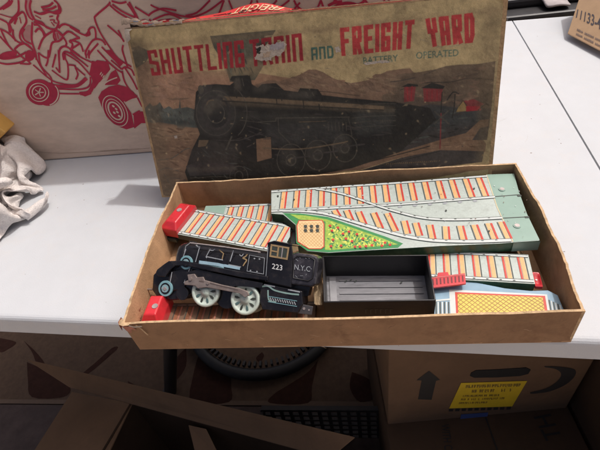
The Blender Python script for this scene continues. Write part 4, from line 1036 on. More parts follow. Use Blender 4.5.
B = K(7.5, 0, 0)
kf(B, ell(215, 250, 34, 62, 8), M_kpink, 1); kf(B, ell(225, 415, 34, 40, -20), M_kred, 1); kf(B, ell(60, 415, 70, 30, -12), M_kred, 1); kf(B, [(410, 235), (440, 240), (465, 270), (462, 290), (430, 305), (408, 280)], M_kpink, 1)
kf(B, [(200, 0), (235, 0), (228, 60), (255, 145), (225, 125), (196, 60)], M_kpink, 1)
kf(B, [(262, 88), (310, 108), (370, 94), (415, 104), (452, 98), (456, 60), (430, 20), (438, 70), (400, 85), (350, 78), (300, 96)], M_kred, 3)
ks(B, [[(75, 0), (60, 25), (0, 70)], [(95, 0), (75, 35), (20, 68)], [(140, 0), (140, 85), (105, 130), (75, 170), (85, 215), (75, 245)], [(200, 0), (195, 60), (220, 125), (250, 150)], [(235, 0), (225, 50), (240, 110), (255, 140)],
       [(255, 85), (310, 105), (370, 88), (415, 100), (450, 95), (455, 60), (430, 20), (405, 0)], [(310, 55), (370, 42), (400, 18)], [(320, 72), (385, 66), (425, 45)],
       [(250, 120), (265, 150), (320, 170), (350, 205), (410, 220), (430, 205)], [(440, 110), (430, 140), (442, 165), (435, 190), (430, 205)],
       [(255, 165), (300, 175), (380, 215), (440, 235)], [(255, 185), (290, 190), (330, 240), (340, 265)], [(265, 240), (290, 215), (320, 235), (335, 275)],
       [(410, 225), (330, 280), (290, 370)], [(430, 310), (390, 325), (370, 420), (340, 430), (290, 395)], [(410, 225), (440, 235), (470, 265), (465, 290), (430, 310), (405, 280), (410, 225)],
       [(245, 165), (240, 300), (270, 400), (275, 450)], [(80, 170), (150, 100), (180, 95), (200, 150), (190, 185), (155, 240), (160, 300), (245, 370)], [(100, 220), (100, 260), (120, 310)], [(130, 130), (110, 180)], [(185, 215), (168, 250), (188, 300), (240, 330)],
       [(0, 140), (60, 175), (75, 245)], [(0, 215), (60, 245), (130, 310), (175, 325)], [(10, 225), (60, 330), (120, 400)], [(0, 270), (90, 370)], [(110, 370), (150, 335), (200, 330), (250, 380), (265, 430)], [(110, 370), (180, 440)],
       [(440, 210), (490, 180), (600, 235)], [(440, 240), (470, 265), (520, 235), (600, 290)], [(470, 270), (500, 320), (490, 350)], [(445, 450), (450, 370), (500, 350), (600, 420)], [(480, 450), (475, 400), (510, 390), (600, 450)], [(520, 310), (545, 330), (535, 370)], [(520, 310), (600, 280)],
       [(0, 420), (40, 440), (130, 425), (200, 390)], [(0, 470), (60, 480), (160, 465), (220, 430)]], .0025)
ks(B, [[(0, 105), (90, 130), (130, 110)], [(375, 150), (410, 150), (405, 165), (430, 175)], [(385, 165), (410, 195)], [(370, 125), (400, 120)], [(265, 115), (310, 140)], [(430, 245), (440, 290)], [(415, 250), (425, 300)], [(150, 130), (160, 175)]], .0014)
D = K(7.5, 20, 50)
kf(D, ell(210, 330, 90, 88, 20), M_kred, 1); kf(D, ell(150, 315, 106, 96, 20), M_kred, 1.5)
for rx, ry, w in ((74, 68, .0013), (50, 46, .0015)): mb.stroke([D(p, 4) for p in ell(145, 315, rx, ry, 20)], w, NK, M_kcard, True)
for k in range(5):
    a = 2*math.pi*k/5; mb.stroke([D((145, 315), 4), D((145+36*math.cos(a), 315+33*math.sin(a)), 4)], .0016, NK, M_kcard)
mb.stroke([D(p, 4) for p in ell(215, 330, 74, 82, 20, 12, -70, 60)], .0016, NK, M_kcard)
kf(D, [(540, 80), (600, 90), (620, 180), (600, 235), (560, 290), (545, 200), (520, 180)], M_kred, 1); kf(D, ell(75, 45, 36, 36), M_kred, 1)
kf(D, [(430, 325), (490, 348), (535, 330), (556, 250), (530, 290), (480, 318)], M_kred, 1)
ks(D, [[(100, 110), (230, 220), (310, 250), (420, 260), (500, 210)], [(140, 20), (160, 120), (230, 200), (240, 250)], [(245, 130), (270, 30)], [(240, 150), (330, 215), (360, 210), (360, 110), (340, 60), (340, 20)], [(340, 25), (440, 90), (530, 190)], [(360, 110), (410, 115), (420, 130), (490, 190)], [(415, 130), (435, 180), (420, 220)], [(290, 0), (300, 170)], [(270, 130), (300, 170)],
       [(280, 290), (440, 295), (520, 270), (530, 200)], [(290, 325), (480, 325), (540, 290), (552, 200)], [(0, 40), (80, 100), (0, 100)], [(380, 0), (470, 60), (560, 100)], [(490, 0), (500, 60)], [(520, 0), (510, 40)], [(215, 0), (210, 80), (195, 120)], [(110, 30), (150, 110), (200, 190)]], .0023)
ks(D, [[(245, 265), (330, 272), (430, 265), (500, 210)]], .0048)
E_ = K(6.43, 80, 60)
kf(E_, [(118, 240), (140, 200), (185, 172), (245, 158), (300, 172), (345, 205), (370, 240), (300, 255), (280, 268), (330, 340), (350, 430), (300, 445), (230, 420), (160, 350)], M_kred, 1)
kf(E_, [(345, 350), (390, 330), (430, 330), (430, 405), (395, 405), (350, 440)], M_kred, 1)
for rx, ry, w in ((68, 108, .0013), (50, 84, .0012), (36, 62, .0024)): mb.stroke([E_(p, 4) for p in ell(228, 325, rx, ry, -32)], w, NK, M_kcard, True)
for dx, dy in ((-12, -30), (6, -12), (14, 8), (26, 34), (-6, 12)): mb.poly([E_(p, 4) for p in ell(228+dx, 325+dy, 11, 6, 40, 8)], M_kcard)
kf(E_, [(75, 30), (110, 0), (180, 10), (195, 60), (130, 140), (90, 160), (70, 100)], M_kred, 1); kf(E_, [(200, 80), (230, 60), (262, 130), (240, 158), (160, 160)], M_kred, 1)
for i in range(4): mb.poly([E_(p, 3) for p in ell(135+i*9, 85+i*10, 12, 3.5, -60, 8)], M_kcard)
ks(E_, [[(170, 115), (200, 60), (205, 40)], [(150, 155), (190, 130), (240, 110)]], .0016, M_kcard, 3)
ks(E_, [[(270, 60), (290, 45), (330, 60), (350, 100)], [(272, 70), (285, 130), (320, 190), (370, 235)], [(170, 0), (250, 70)], [(200, 0), (270, 60)], [(290, 50), (340, 130), (370, 190)], [(370, 240), (400, 300)]], .0023)
ks(E_, [[(0, 215), (60, 205), (90, 150)]], .0052)
ks(E_, [[(290, 265), (330, 245), (350, 240)], [(340, 350), (385, 325)]], .0022)
C = K(6, 70, 0)
kf(C, [(490, 140), (540, 118), (600, 110), (660, 120), (660, 190), (500, 190)], M_kred, 1); kf(C, [(215, 300), (250, 300), (320, 380), (300, 400)], M_kred, 1)
kf(C, [(400, 178), (392, 156), (450, 122), (488, 168), (470, 188)], M_kpink, 1)
ks(C, [[(240, 10), (230, 30), (160, 90), (150, 115), (180, 190), (230, 270), (290, 350), (370, 400)], [(240, 30), (300, 80), (400, 130), (405, 105), (355, 10)], [(250, 5), (300, 18), (340, 10)], [(255, 25), (310, 65), (385, 100), (385, 80), (345, 20)], [(390, 40), (470, 90)], [(225, 150), (300, 215), (325, 250)], [(290, 180), (310, 220)], [(400, 180), (390, 155), (450, 120), (490, 170), (470, 190)], [(470, 95), (500, 70), (560, 50), (640, 62)], [(475, 115), (520, 140), (600, 122)],
       [(0, 160), (90, 210), (120, 170), (145, 165), (155, 195), (155, 235)], [(110, 175), (120, 205), (95, 215)], [(100, 340), (95, 310), (140, 240), (190, 240), (215, 270)], [(115, 350), (120, 320), (170, 260)], [(0, 240), (60, 260), (80, 310)], [(0, 300), (60, 260)], [(0, 310), (110, 400)], [(320, 270), (315, 300), (330, 350), (345, 400)], [(165, 300), (250, 390), (320, 440)], [(190, 280), (270, 360)]], .0023)
ks(C, [[(425, 150), (440, 180)], [(445, 138), (470, 172)], [(410, 160), (422, 185)]], .0016)
G = K(4.286, 160, 0)
ks(G, [[(-40, 20), (0, 38), (120, 72), (200, 50), (270, 0)], [(110, 66), (160, 52), (215, 0)], [(240, 95), (275, 0)], [(295, 0), (320, 62)], [(370, 60), (395, 0)], [(415, 0), (435, 60)], [(490, 50), (555, 0)], [(560, 55), (600, 10)], [(-30, 85), (40, 60), (110, 90), (150, 100)], [(20, 105), (70, 88), (120, 105)]], .0022)
Hh = K(3.53, 260, 0)
kf(Hh, ell(310, 75, 78, 70, 0, 24, 180, 360), M_kred, 1); kf(Hh, ell(310, 80, 50, 46, 0, 24, 180, 360), M_kcard, 2); kf(Hh, ell(312, 82, 30, 34, 0, 24, 180, 360), M_kred, 3)
mb.stroke([Hh(p, 3) for p in ell(310, 76, 66, 58, 0, 20, 185, 355)], .0014, NK, M_kcard)
ks(Hh, [[(120, 0), (135, 25), (170, 42), (200, 30), (215, 0)], [(215, 0), (230, 40), (245, 60)], [(390, 20), (400, 60), (440, 70), (470, 40)], [(370, 0), (400, 30), (430, 20), (440, 0)], [(150, 60), (190, 70), (230, 66)], [(60, 40), (90, 30), (110, 50)], [(455, 0), (450, 60)], [(400, 60), (395, 90)], [(0, 30), (40, 20), (60, 0)], [(480, 0), (500, 40)], [(420, 45), (450, 45), (455, 55)]], .0024)
ks(Hh, [[(260, 0), (300, 18), (350, 15), (370, 0)], [(240, 20), (260, 10), (290, 5)]], .0034)
o = mb.build('printed_children', t)
# wear: creases and scuffed lower edge
mb = MB()
for a in ([(30, 151), (60, 153), (110, 151), (150, 148)], [(100, 151), (128, 149)]):
    mb.stroke([aty(*p, YK)+NK*.0004 for p in smooth_line(a)], .0006, NK, pm('carton_crease', (.42, .30, .22), .85, .3, 120))
mb.build('creases', t)

# small printed box at the far left behind the towel
t = thing('printed_box', 'corner of a small yellow and red box between towel and go kart carton', 'box', V(-.54, .34, .0))
a_ = rad(-30); bu = V(math.cos(a_), 0, -math.sin(a_)); bw = V(math.sin(a_), 0, math.cos(a_))
c0 = aty(5.5, 133, .325)
mb = MB(); mb.box(c0-bu*.085, bu*.085, V(0, .028, 0), bw*.06, pm('box_yellow', (.70, .40, .10), .5, .1, 40)); mb.build('box_body', t, bevel=.002)
mb = MB(); mb.poly([c0+V(0, -.0006, 0)+bu*x+bw*y for x, y in ((-.08, .004), (-.008, .004), (-.006, .012), (-.008, .030), (-.08, .032))], pm('box_red', (.55, .03, .04), .5, .1, 40)); mb.build('printed_panel', t)

# ================================================================== NUMBERED CARTON top right
M_bcard = pm('tan_carton', (.53, .355, .215), .75, .08, 30, .2, 350, stain=(.45, .29, .17), stscale=14, stamt=.4, spec=.25)
M_bink = pm('carton_ink', (.085, .075, .085), .7, .2, 150)
ZF = .010
cA = atz(567.5, 33.5, ZF); cB = atz(600, 50.5, ZF); du = cB-cA; du /= np.linalg.norm(du); dh = V(-du[1], du[0], 0)
if dh[0] < 0: dh = -dh
sl = rad(42); dv = dh*math.cos(sl)+UZ*math.sin(sl); dnr = np.cross(du, dv); dnr /= np.linalg.norm(dnr)
if dnr[2] < 0: dnr = -dnr
FW = .115; top_ = FW*math.sin(sl)+ZF; gx = FW*math.cos(sl)
t = thing('numbered_carton', 'small tan carton with an open flap marked 11133-4 at the back right of the table', 'carton', V(*(cA+du*.08+dh*.15)[:2], 0))
def bx(px, py): return onp(px, py, cA, dnr)+dnr*.0004
q_ = onp(578.5, 0, cA, dnr)-cA; q_ = q_/np.dot(q_, dv)*FW
mb = MB(); mb.prism([cA, cA+du*.20, cA+du*.20+dv*FW, cA+q_], -dnr*.003, M_bcard); mb.build('flap', t, bevel=.0008)
mb = MB(); c_ = V(*(cA+q_)[:2], .0005)
mb.box(c_+dh*.0005, du*.20, dh*.003, UZ*(top_-.001), M_bcard); mb.box(c_+dh*.17, du*.20, dh*.003, UZ*(top_-.001), M_bcard)
mb.box(c_+dh*.0036, du*.003, dh*.166, UZ*(top_-.002), M_bcard); mb.box(c_+du*.197+dh*.0036, du*.003, dh*.166, UZ*(top_-.002), M_bcard)
mb.box(c_+dh*.0036+du*.0031, du*.193, dh*.166, UZ*.003, M_bcard); mb.build('carton_body', t)
def btext(txt, TL, TR, BL_, BR_, mat, bold=.01):
    TL, TR, BL_, BR_ = [np.array(p, float) for p in (TL, TR, BL_, BR_)]
    mb.text(txt, lambda u, v: bx(*((1-v)*((1-u)*BL_+u*BR_)+v*((1-u)*TL+u*TR))), mat, bold)
mb = MB(); btext('11133-4', (577.6, 9.3), (601.5, 17), (576, 17.5), (600.8, 30), M_bink, .012); mb.build('printed_number', t)
mb = MB(); M_bink2 = pm('carton_ink_light', (.22, .16, .13), .7, .2, 150)
for (xa_, ya_, xb_, yb_) in ((577.5, 29.8, 602, 41.5), (576.8, 34.2, 602, 47)):   # two lines of print too small to read
    for i in range(16):
        if i in (4, 11): continue
        u = i/16; x, y = xa_+(xb_-xa_)*u, ya_+(yb_-ya_)*u; w_ = random.uniform(.7, 1.2)
        mb.stroke([bx(x, y-1.1), bx(x-.2, y+1.1)], .0011, dnr, M_bink2); mb.stroke([bx(x+w_*.6, y-.9+random.uniform(0, 1)), bx(x+w_, y+1.2)], .0010, dnr, M_bink2)
        mb.stroke([bx(x, y+random.uniform(-1, .6)), bx(x+w_, y+.3+random.uniform(-1, .8))], .0009, dnr, M_bink2)
mb.build('small_print', t)

# ================================================================== TOWEL
M_towel = pm('towel_terry', (.74, .69, .66), .95, .12, 420, 1.0, 900, stain=(.50, .43, .40), stscale=40, stamt=.45, spec=.1)
tex = bpy.data.textures.new('terry', 'CLOUDS'); tex.noise_scale = .0035; tex.noise_depth = 2
TW = np.array([
-6149,648,75,-6245,622,85,-6253,695,114,-6217,739,122,-6232,737,192,-6236,671,279,-6144,749,249,-6041,865,211,-6130,894,113,-6196,956,168,-6246,1004,179,-6276,1055,177,
-6315,1088,127,-6310,1173,127,-6379,1209,69,-6315,1143,39,-6385,1114,64,-6432,1132,38,-6473,1152,83,-6447,1216,30,-6530,1294,44,-6608,1401,23,-6716,1458,71,-6744,1346,86,
-6662,1324,62,-6669,1271,87,-6733,1284,107,-6765,1261,188,-6760,1369,232,-6830,1464,260,-6868,1564,275,-6867,1643,236,-6885,1700,245,-6916,1739,222,-6962,1799,191,-7030,1868,150,
-7036,1974,83,-7044,2082,36,-7058,2185,30,-7061,2253,46,-7085,2207,66,-7104,2199,133,-7089,2102,112,-7152,2179,49,-7161,2174,172,-7095,2259,153,-7058,2328,159,-7110,2323,140,
-7166,2319,123,-7228,2365,88,-7335,2389,76,-7403,2466,130,-7461,2543,165,-7478,2621,154,-7466,2676,158,-7409,2708,147,-7354,2783,114,-7338,2909,89,-7205,2936,45,-7244,3056,108,
-7204,3139,30,-6071,582,103,-6144,639,123,-6188,588,125,-6227,617,160,-6160,618,227,-6120,702,199,-6032,781,153,-6169,797,145,-6233,872,211,-6326,923,196,-6362,957,157,
-6368,977,205,-6353,1049,229,-6382,1103,152,-6320,1135,67,-6306,1231,62,-6375,1195,29,-6400,1203,84,-6443,1232,103,-6511,1261,65,-6533,1370,75,-6663,1383,80,-6762,1436,122,
-6725,1389,43,-6707,1320,30,-6717,1293,77,-6681,1265,136,-6736,1319,197,-6777,1374,302,-6809,1504,323,-6801,1582,247,-6798,1666,236,-6818,1716,269,-6862,1754,261,-6939,1780,252,
-7011,1855,208,-6997,1939,123,-7010,2049,79,-7008,2141,38,-7045,2188,69,-7026,2226,106,-7033,2178,163,-7041,2142,63,-7152,2131,108,-7101,2171,208,-7040,2243,177,-7077,2295,202,
-7113,2331,194,-7162,2366,155,-7256,2381,143,-7353,2443,117,-7452,2507,85,-7526,2576,129,-7525,2647,93,-7470,2633,83,-7487,2686,122,-7429,2747,79,-7345,2833,38,-7250,2889,118,
-7162,2987,103,-7190,3092,133,-6049,696,127,-6026,608,134,-6074,609,198,-6112,662,211,-6067,679,118,-6081,774,51,-6159,745,182,-6288,784,209,-6358,863,170,-6412,918,108,
-6464,918,139,-6459,949,186,-6420,1028,199,-6321,1043,148,-6301,1154,126,-6253,1202,42,-6336,1247,37,-6384,1261,74,-6433,1285,84,-6506,1272,116,-6537,1369,126,-6633,1427,79,
-6715,1458,148,-6745,1378,111,-6717,1330,111,-6663,1340,129,-6661,1323,204,-6724,1356,297,-6745,1460,369,-6725,1561,275,-6751,1663,317,-6829,1680,345,-6885,1670,337,-6840,1716,350,
-6863,1788,305,-6967,1816,284,-6998,1911,212,-6958,1980,126,-6959,2054,71,-6970,2120,58,-6951,2147,104,-7003,2092,90,-7092,2053,113,-7063,2123,198,-6996,2192,238,-7030,2261,272,
-7056,2315,285,-7089,2354,260,-7125,2393,205,-7234,2396,195,-7319,2482,138,-7412,2546,79,-7525,2553,75,-7505,2631,39,-7460,2666,38,-7439,2656,106,-7439,2718,33,-7342,2778,60,
-7234,2836,83,-7182,2927,142,-7183,3016,179,-6008,734,40,-6000,714,125,-5979,679,193,-6017,683,147,-5997,776,104,-6084,828,151,-6223,836,132,-6343,806,102,-6415,869,90,
-6485,901,85,-6499,953,88,-6468,990,130,-6386,991,179,-6350,1069,102,-6253,1158,94,-6248,1260,42,-6323,1249,102,-6363,1284,131,-6399,1239,114,-6461,1253,160,-6543,1308,163,
-6576,1408,135,-6632,1488,136,-6701,1449,165,-6736,1406,166,-6739,1372,203,-6717,1412,277,-6672,1447,389,-6654,1554,315,-6711,1640,391,-6812,1631,436,-6845,1566,404,-6896,1557,386,
-6900,1623,401,-6891,1717,392,-6875,1820,350,-6985,1860,313,-6960,1939,238,-6943,2005,187,-6936,2064,171,-6979,2016,164,-7045,1994,176,-7055,2072,247,-7011,2137,327,-7088,2203,341,
-7146,2257,332,-7171,2291,290,-7144,2301,342,-7143,2380,302,-7172,2453,209,-7309,2451,215,-7375,2548,147,-7472,2595,108,-7460,2564,31,-7484,2608,66,-7441,2641,30,-7386,2700,67,
-7291,2751,74,-7229,2828,138,-7197,2916,191,-7195,2988,224,-5976,774,97,-5986,700,55,-5958,708,118,-5992,759,132,-6033,818,182,-6110,848,85,-6236,846,69,-6354,867,89,
-6426,855,33,-6463,908,37,-6457,957,54,-6415,955,118,-6321,998,151,-6272,1093,71,-6203,1199,36,-6265,1244,135,-6332,1234,194,-6372,1189,169,-6416,1210,206,-6371,1272,195,
-6462,1277,217,-6504,1371,209,-6541,1458,199,-6599,1409,207,-6628,1376,236,-6636,1441,257,-6596,1454,342,-6585,1576,348,-6675,1607,451,-6787,1587,507,-6838,1497,482,-6900,1465,473,
-6943,1495,484,-6971,1537,437,-6964,1630,409,-6944,1742,390,-6901,1856,389,-6986,1905,350,-6967,1972,302,-6974,2028,294,-7014,1975,286,-7080,2020,313,-7066,2098,385,-7156,2145,329,
-7227,2198,375,-7274,2201,319,-7243,2175,278,-7247,2235,305,-7221,2310,360,-7200,2425,318,-7210,2489,192,-7332,2530,245,-7404,2597,192,-7416,2619,114,-7374,2600,73,-7342,2652,62,
-7288,2708,101,-7280,2790,163,-7219,2857,219,-7193,2939,265,-7177,3002,286,-5966,811,58,-5949,728,32,-5964,756,94,-5950,777,151,-5997,851,163,-6104,866,136,-6223,880,119,
-6318,907,89,-6360,863,30,-6398,892,67,-6377,939,93,-6341,1017,87,-6228,1049,113,-6175,1156,38,-6208,1210,165,-6297,1176,239,-6356,1109,210,-6415,1083,219,-6373,1111,253,
-6374,1184,275,-6371,1281,288,-6467,1316,302,-6485,1407,288,-6540,1442,306,-6571,1409,339,-6553,1473,359,-6543,1560,398,-6640,1575,476,-6741,1572,558,-6804,1467,542,-6874,1399,537,
-6939,1388,543,-6982,1417,535,-7003,1482,510,-7005,1578,469,-7001,1688,426,-6953,1797,430,-6934,1901,422,-6990,1944,393,-6976,1998,392,-7037,1980,400,-7117,2017,436,-7183,2060,337,
-7267,2119,387,-7266,2113,290,-7304,2115,229,-7321,2149,192,-7308,2211,208,-7268,2287,256,-7264,2350,369,-7262,2464,291,-7216,2567,223,-7307,2608,268,-7351,2654,214,-7349,2694,173,
-7286,2689,186,-7257,2758,224,-7243,2840,282,-7194,2912,331,-7146,2974,361,-7091,2969,332,-5932,765,109,-5886,775,40,-5889,741,102,-5906,799,96,-5991,797,100,-6047,892,108,
-6148,890,78,-6235,941,84,-6268,879,50,-6294,927,36,-6285,990,34,-6208,1027,86,-6122,1113,49,-6160,1171,184,-6263,1123,261,-6355,1044,255,-6428,998,246,-6444,991,302,
-6468,1039,276,-6449,1107,317,-6413,1199,347,-6392,1300,375,-6461,1366,381,-6478,1434,386,-6519,1454,417,-6515,1516,438,-6606,1513,465,-6669,1547,563,-6782,1499,603,-6818,1392,586,
-6899,1355,599,-6957,1362,607,-6987,1407,599,-6992,1481,568,-6968,1568,512,-6951,1665,443,-6977,1779,477,-6965,1874,467,-6971,1947,455,-7010,1987,449,-7032,2048,430,-7108,2060,370,
-7204,2048,430,-7250,2066,312,-7327,2062,248,-7387,2077,210,-7408,2122,193,-7395,2184,199,-7352,2268,225,-7289,2364,279,-7273,2442,385,-7217,2537,321,-7194,2626,276,-7232,2681,257,
-7279,2692,288,-7265,2752,309,-7228,2820,355,-7159,2883,395,-7080,2941,419,-7021,2992,421,-6999,3035,390,-5852,819,45,-5793,803,101,-5825,804,163,-5870,779,193,-5909,841,146,
-5968,852,56,-6048,914,44,-6123,929,99,-6153,932,39,-6177,978,34,-6161,1019,91,-6073,1079,83,-6115,1124,196,-6232,1085,271,-6344,1015,300,-6419,932,282,-6491,898,279,
-6534,928,298,-6548,992,309,-6530,1080,331,-6472,1162,384,-6453,1275,403,-6431,1363,442,-6464,1425,453,-6484,1475,467,-6553,1476,472,-6595,1546,517,-6687,1487,551,-6767,1460,642,
-6817,1371,634,-6900,1365,650,-6950,1388,652,-6952,1441,625,-6939,1505,569,-6919,1565,474,-6920,1686,495,-6941,1797,520,-6936,1892,515,-6950,1959,506,-6994,1996,499,-7058,2033,472,
-7107,2097,408,-7225,2099,438,-7280,2032,342,-7372,2042,288,-7430,2074,247,-7452,2119,229,-7441,2183,231,-7406,2266,249,-7354,2369,281,-7297,2472,322,-7236,2542,395,-7202,2620,359,
-7228,2676,353,-7232,2728,382,-7197,2791,411,-7118,2844,427,-7027,2899,437,-6941,2950,415,-6885,3003,412,-6862,3037,375,-5784,706,82,-5757,686,154,-5801,685,109,-5851,711,87,
-5917,724,141,-5943,830,170,-5941,907,103,-6005,964,94,-6064,994,103,-6104,1004,136,-6036,1033,128,-6086,1070,211,-6207,1043,228,-6299,1001,318,-6400,923,331,-6470,854,314,
-6534,862,340,-6559,906,362,-6541,980,369,-6482,1068,358,-6498,1162,430,-6445,1273,454,-6453,1371,489,-6450,1444,503,-6490,1476,522,-6519,1521,484,-6563,1537,566,-6640,1454,563,
-6711,1425,649,-6804,1427,678,-6861,1429,627,-6903,1458,638,-6877,1463,582,-6860,1536,520,-6875,1650,502,-6899,1751,574,-6886,1863,575,-6876,1956,565,-6898,2013,557,-6955,2021,569,
-7027,2050,535,-7054,2117,452,-7174,2081,478,-7280,2070,405,-7355,2093,329,-7425,2103,303,-7450,2146,287,-7442,2208,287,-7404,2292,307,-7345,2378,337,-7311,2483,377,-7276,2577,409,
-7224,2640,407,-7196,2688,407,-7182,2743,433,-7114,2801,424,-7023,2857,407,-6920,2903,430,-6830,2963,427,-6771,3015,406,-6751,3054,371,-5661,678,128,-5675,702,53,-5701,650,41,
-5758,633,81,-5829,656,146,-5900,724,189,-5927,834,179,-5961,920,179,-6024,941,182,-6015,992,189,-6080,1003,209,-6146,1038,275,-6246,968,264,-6333,933,353,-6410,853,342,
-6489,843,374,-6537,864,395,-6530,924,404,-6485,986,359,-6478,1088,418,-6469,1203,487,-6430,1320,511,-6414,1429,530,-6442,1486,575,-6478,1522,590,-6536,1534,570,-6536,1584,493,
-6618,1548,552,-6647,1502,644,-6737,1506,667,-6806,1520,661,-6807,1518,608,-6796,1560,554,-6794,1648,513,-6820,1727,598,-6808,1843,564,-6801,1946,510,-6831,2011,465,-6854,2067,465,
-6881,2092,515,-6941,2096,583,-7052,2119,554,-7095,2141,431,-7228,2141,456,-7328,2129,424,-7383,2158,380,-7403,2201,360,-7396,2264,361,-7361,2343,378,-7317,2436,407,-7263,2529,436,
-7218,2608,454,-7173,2659,448,-7142,2702,428,-7165,2746,377,-7070,2778,389,-6967,2836,397,-6860,2902,400,-6763,2960,404,-6698,3014,380,-6699,3021,322,-5605,701,33,-5600,633,31,
-5619,594,67,-5665,638,98,-5739,646,165,-5821,719,208,-5896,802,240,-5952,881,239,-5998,938,244,-6032,979,249,-6080,1025,269,-6153,994,313,-6263,980,319,-6301,888,376,
-6403,872,394,-6472,882,420,-6505,923,425,-6453,959,390,-6440,1061,391,-6428,1169,458,-6422,1285,543,-6408,1418,581,-6392,1517,606,-6402,1591,581,-6438,1621,541,-6487,1614,505,
-6500,1620,594,-6577,1656,532,-6570,1590,618,-6658,1594,630,-6717,1616,642,-6725,1623,592,-6719,1674,541,-6746,1749,609,-6747,1820,509,-6797,1900,429,-6898,1953,401,-6940,2018,378,
-6966,2071,387,-6903,2094,389,-6943,2128,463,-6951,2173,576,-7071,2194,533,-7126,2215,428,-7230,2211,405,-7290,2226,442,-7317,2269,432,-7307,2331,433,-7272,2411,448,-7221,2504,468,
-7161,2584,471,-7116,2625,411,-7121,2654,358,-7161,2689,340,-7093,2734,343,-7106,2839,385,-6985,2860,340,-6856,2896,342,-6744,2936,355,-6664,2982,347,-6650,3044,338,-5551,662,79,
-5533,606,52,-5562,593,100,-5628,611,139,-5698,672,195,-5784,762,194,-5860,842,247,-5922,920,265,-5975,968,288,-6024,970,307,-6074,997,325,-6144,1053,334,-6240,1031,362,
-6272,945,417,-6363,949,403,-6417,963,437,-6441,1008,447,-6391,1057,421,-6384,1165,440,-6373,1270,526,-6358,1396,596,-6339,1549,584,-6339,1641,525,-6354,1620,457,-6355,1560,470,
-6414,1530,451,-6445,1610,482,-6467,1703,549,-6573,1679,547,-6578,1686,632,-6634,1707,623,-6645,1722,574,-6678,1784,598,-6718,1853,532,-6760,1941,455,-6847,2026,419,-6866,2052,317,
-6918,2089,269,-6955,2133,280,-6977,2167,332,-6889,2173,369,-6965,2160,459,-6964,2255,543,-7088,2222,533,-7155,2270,488,-7183,2305,437,-7205,2349,452,-7196,2405,483,-7156,2486,486,
-7095,2564,455,-7084,2577,351,-7120,2587,278,-7142,2617,237,-7152,2671,221,-7176,2742,269,-7084,2818,283,-7048,2928,366,-6922,2952,313,-6809,2995,349,-6728,2992,297,-6684,3034,268,
-5515,650,36,-5502,636,92,-5544,640,132,-5626,676,124,-5691,748,195,-5787,835,220,-5892,899,203,-5941,996,227,-6013,1025,231,-6012,1059,274,-6007,1063,333,-6063,1053,395,
-6150,1086,364,-6240,1050,393,-6297,1036,452,-6345,1066,427,-6350,1090,479,-6355,1171,492,-6334,1284,507,-6325,1387,592,-6325,1534,579,-6351,1626,472,-6286,1587,414,-6316,1540,368,
-6346,1486,372,-6305,1513,419,-6371,1540,488,-6447,1635,476,-6495,1728,496,-6561,1745,556,-6576,1782,598,-6613,1815,583,-6655,1873,558,-6712,1949,516,-6782,2037,465,-6823,2098,364,
-6911,2131,322,-6935,2179,264,-6935,2185,207,-6976,2210,253,-6964,2208,349,-6878,2199,433,-6929,2180,551,-7003,2264,581,-7063,2302,517,-7101,2346,491,-7110,2400,497,-7090,2463,474,
-7052,2532,421,-7091,2542,325,-7164,2520,255,-7201,2530,180,-7224,2564,135,-7243,2613,135,-7255,2697,170,-7184,2802,210,-7123,2919,272,-7025,3014,308,-6903,3054,310,-6815,3061,268,
-6776,3103,298,-5542,729,42,-5524,720,96,-5574,732,135,-5657,772,126,-5717,852,203,-5830,928,172,-5938,997,153,-6031,1061,181,-6066,1129,201,-6043,1172,236,-6079,1130,258,
-6045,1153,329,-6067,1147,426,-6163,1148,411,-6243,1149,436,-6273,1162,482,-6293,1212,478,-6293,1285,525,-6284,1380,577,-6288,1505,578,-6316,1621,504,-6299,1527,421,-6284,1513,326,
-6298,1457,328,-6292,1410,364,-6356,1462,370,-6411,1541,426,-6388,1639,509,-6453,1722,547,-6513,1783,577,-6548,1832,569,-6583,1873,573,-6626,1927,543,-6681,2000,497,-6750,2087,447,
-6858,2121,411,-6875,2177,326,-6892,2139,257,-6884,2193,236,-6929,2244,244,-6951,2263,335,-6882,2250,426,-6877,2200,534,-6948,2288,570,-7005,2340,533,-7034,2382,504,-7037,2420,465,
-7008,2482,413,-7079,2486,335,-7159,2490,257,-7186,2480,148,-7175,2510,73,-7153,2558,47,-7152,2616,50,-7147,2660,136,-7208,2759,91,-7147,2884,155,-7110,3007,215,-7011,3077,239,
-6927,3127,251,-6876,3133,214,-5578,838,46,-5563,832,100,-5621,850,134,-5710,893,136,-5781,973,213,-5899,1040,202,-5987,1125,152,-6089,1184,151,-6062,1253,154,-6114,1244,153,
-6143,1196,168,-6141,1189,253,-6093,1226,337,-6096,1239,438,-6166,1223,482,-6218,1258,480,-6235,1302,504,-6234,1365,543,-6226,1474,549,-6252,1592,541,-6339,1566,430,-6274,1515,344,
-6250,1453,306,-6272,1399,293,-6307,1450,301,-6341,1526,342,-6376,1603,414,-6410,1689,503,-6449,1751,600,-6483,1834,561,-6514,1868,606,-6537,1913,593,-6586,1962,577,-6674,2017,556,
-6765,2078,507,-6833,2159,456,-6821,2149,353,-6845,2180,290,-6900,2199,303,-6881,2263,286,-6893,2304,372,-6885,2295,485,-6903,2237,587,-6929,2319,518,-6969,2387,522,-6996,2422,491,
-6993,2412,429,-7033,2460,364,-7079,2544,295,-7117,2487,193,-7141,2467,86,-7104,2528,48,-7080,2579,22,-7070,2626,38,-7129,2590,78,-7186,2683,136,-7101,2798,154,-7078,2906,224,
-7019,2991,167,-6964,3009,228,-6910,3013,256,-5634,956,52,-5613,960,104,-5679,974,123,-5762,1021,154,-5844,1097,223,-5961,1162,222,-6038,1256,181,-6029,1262,66,-6106,1251,28,
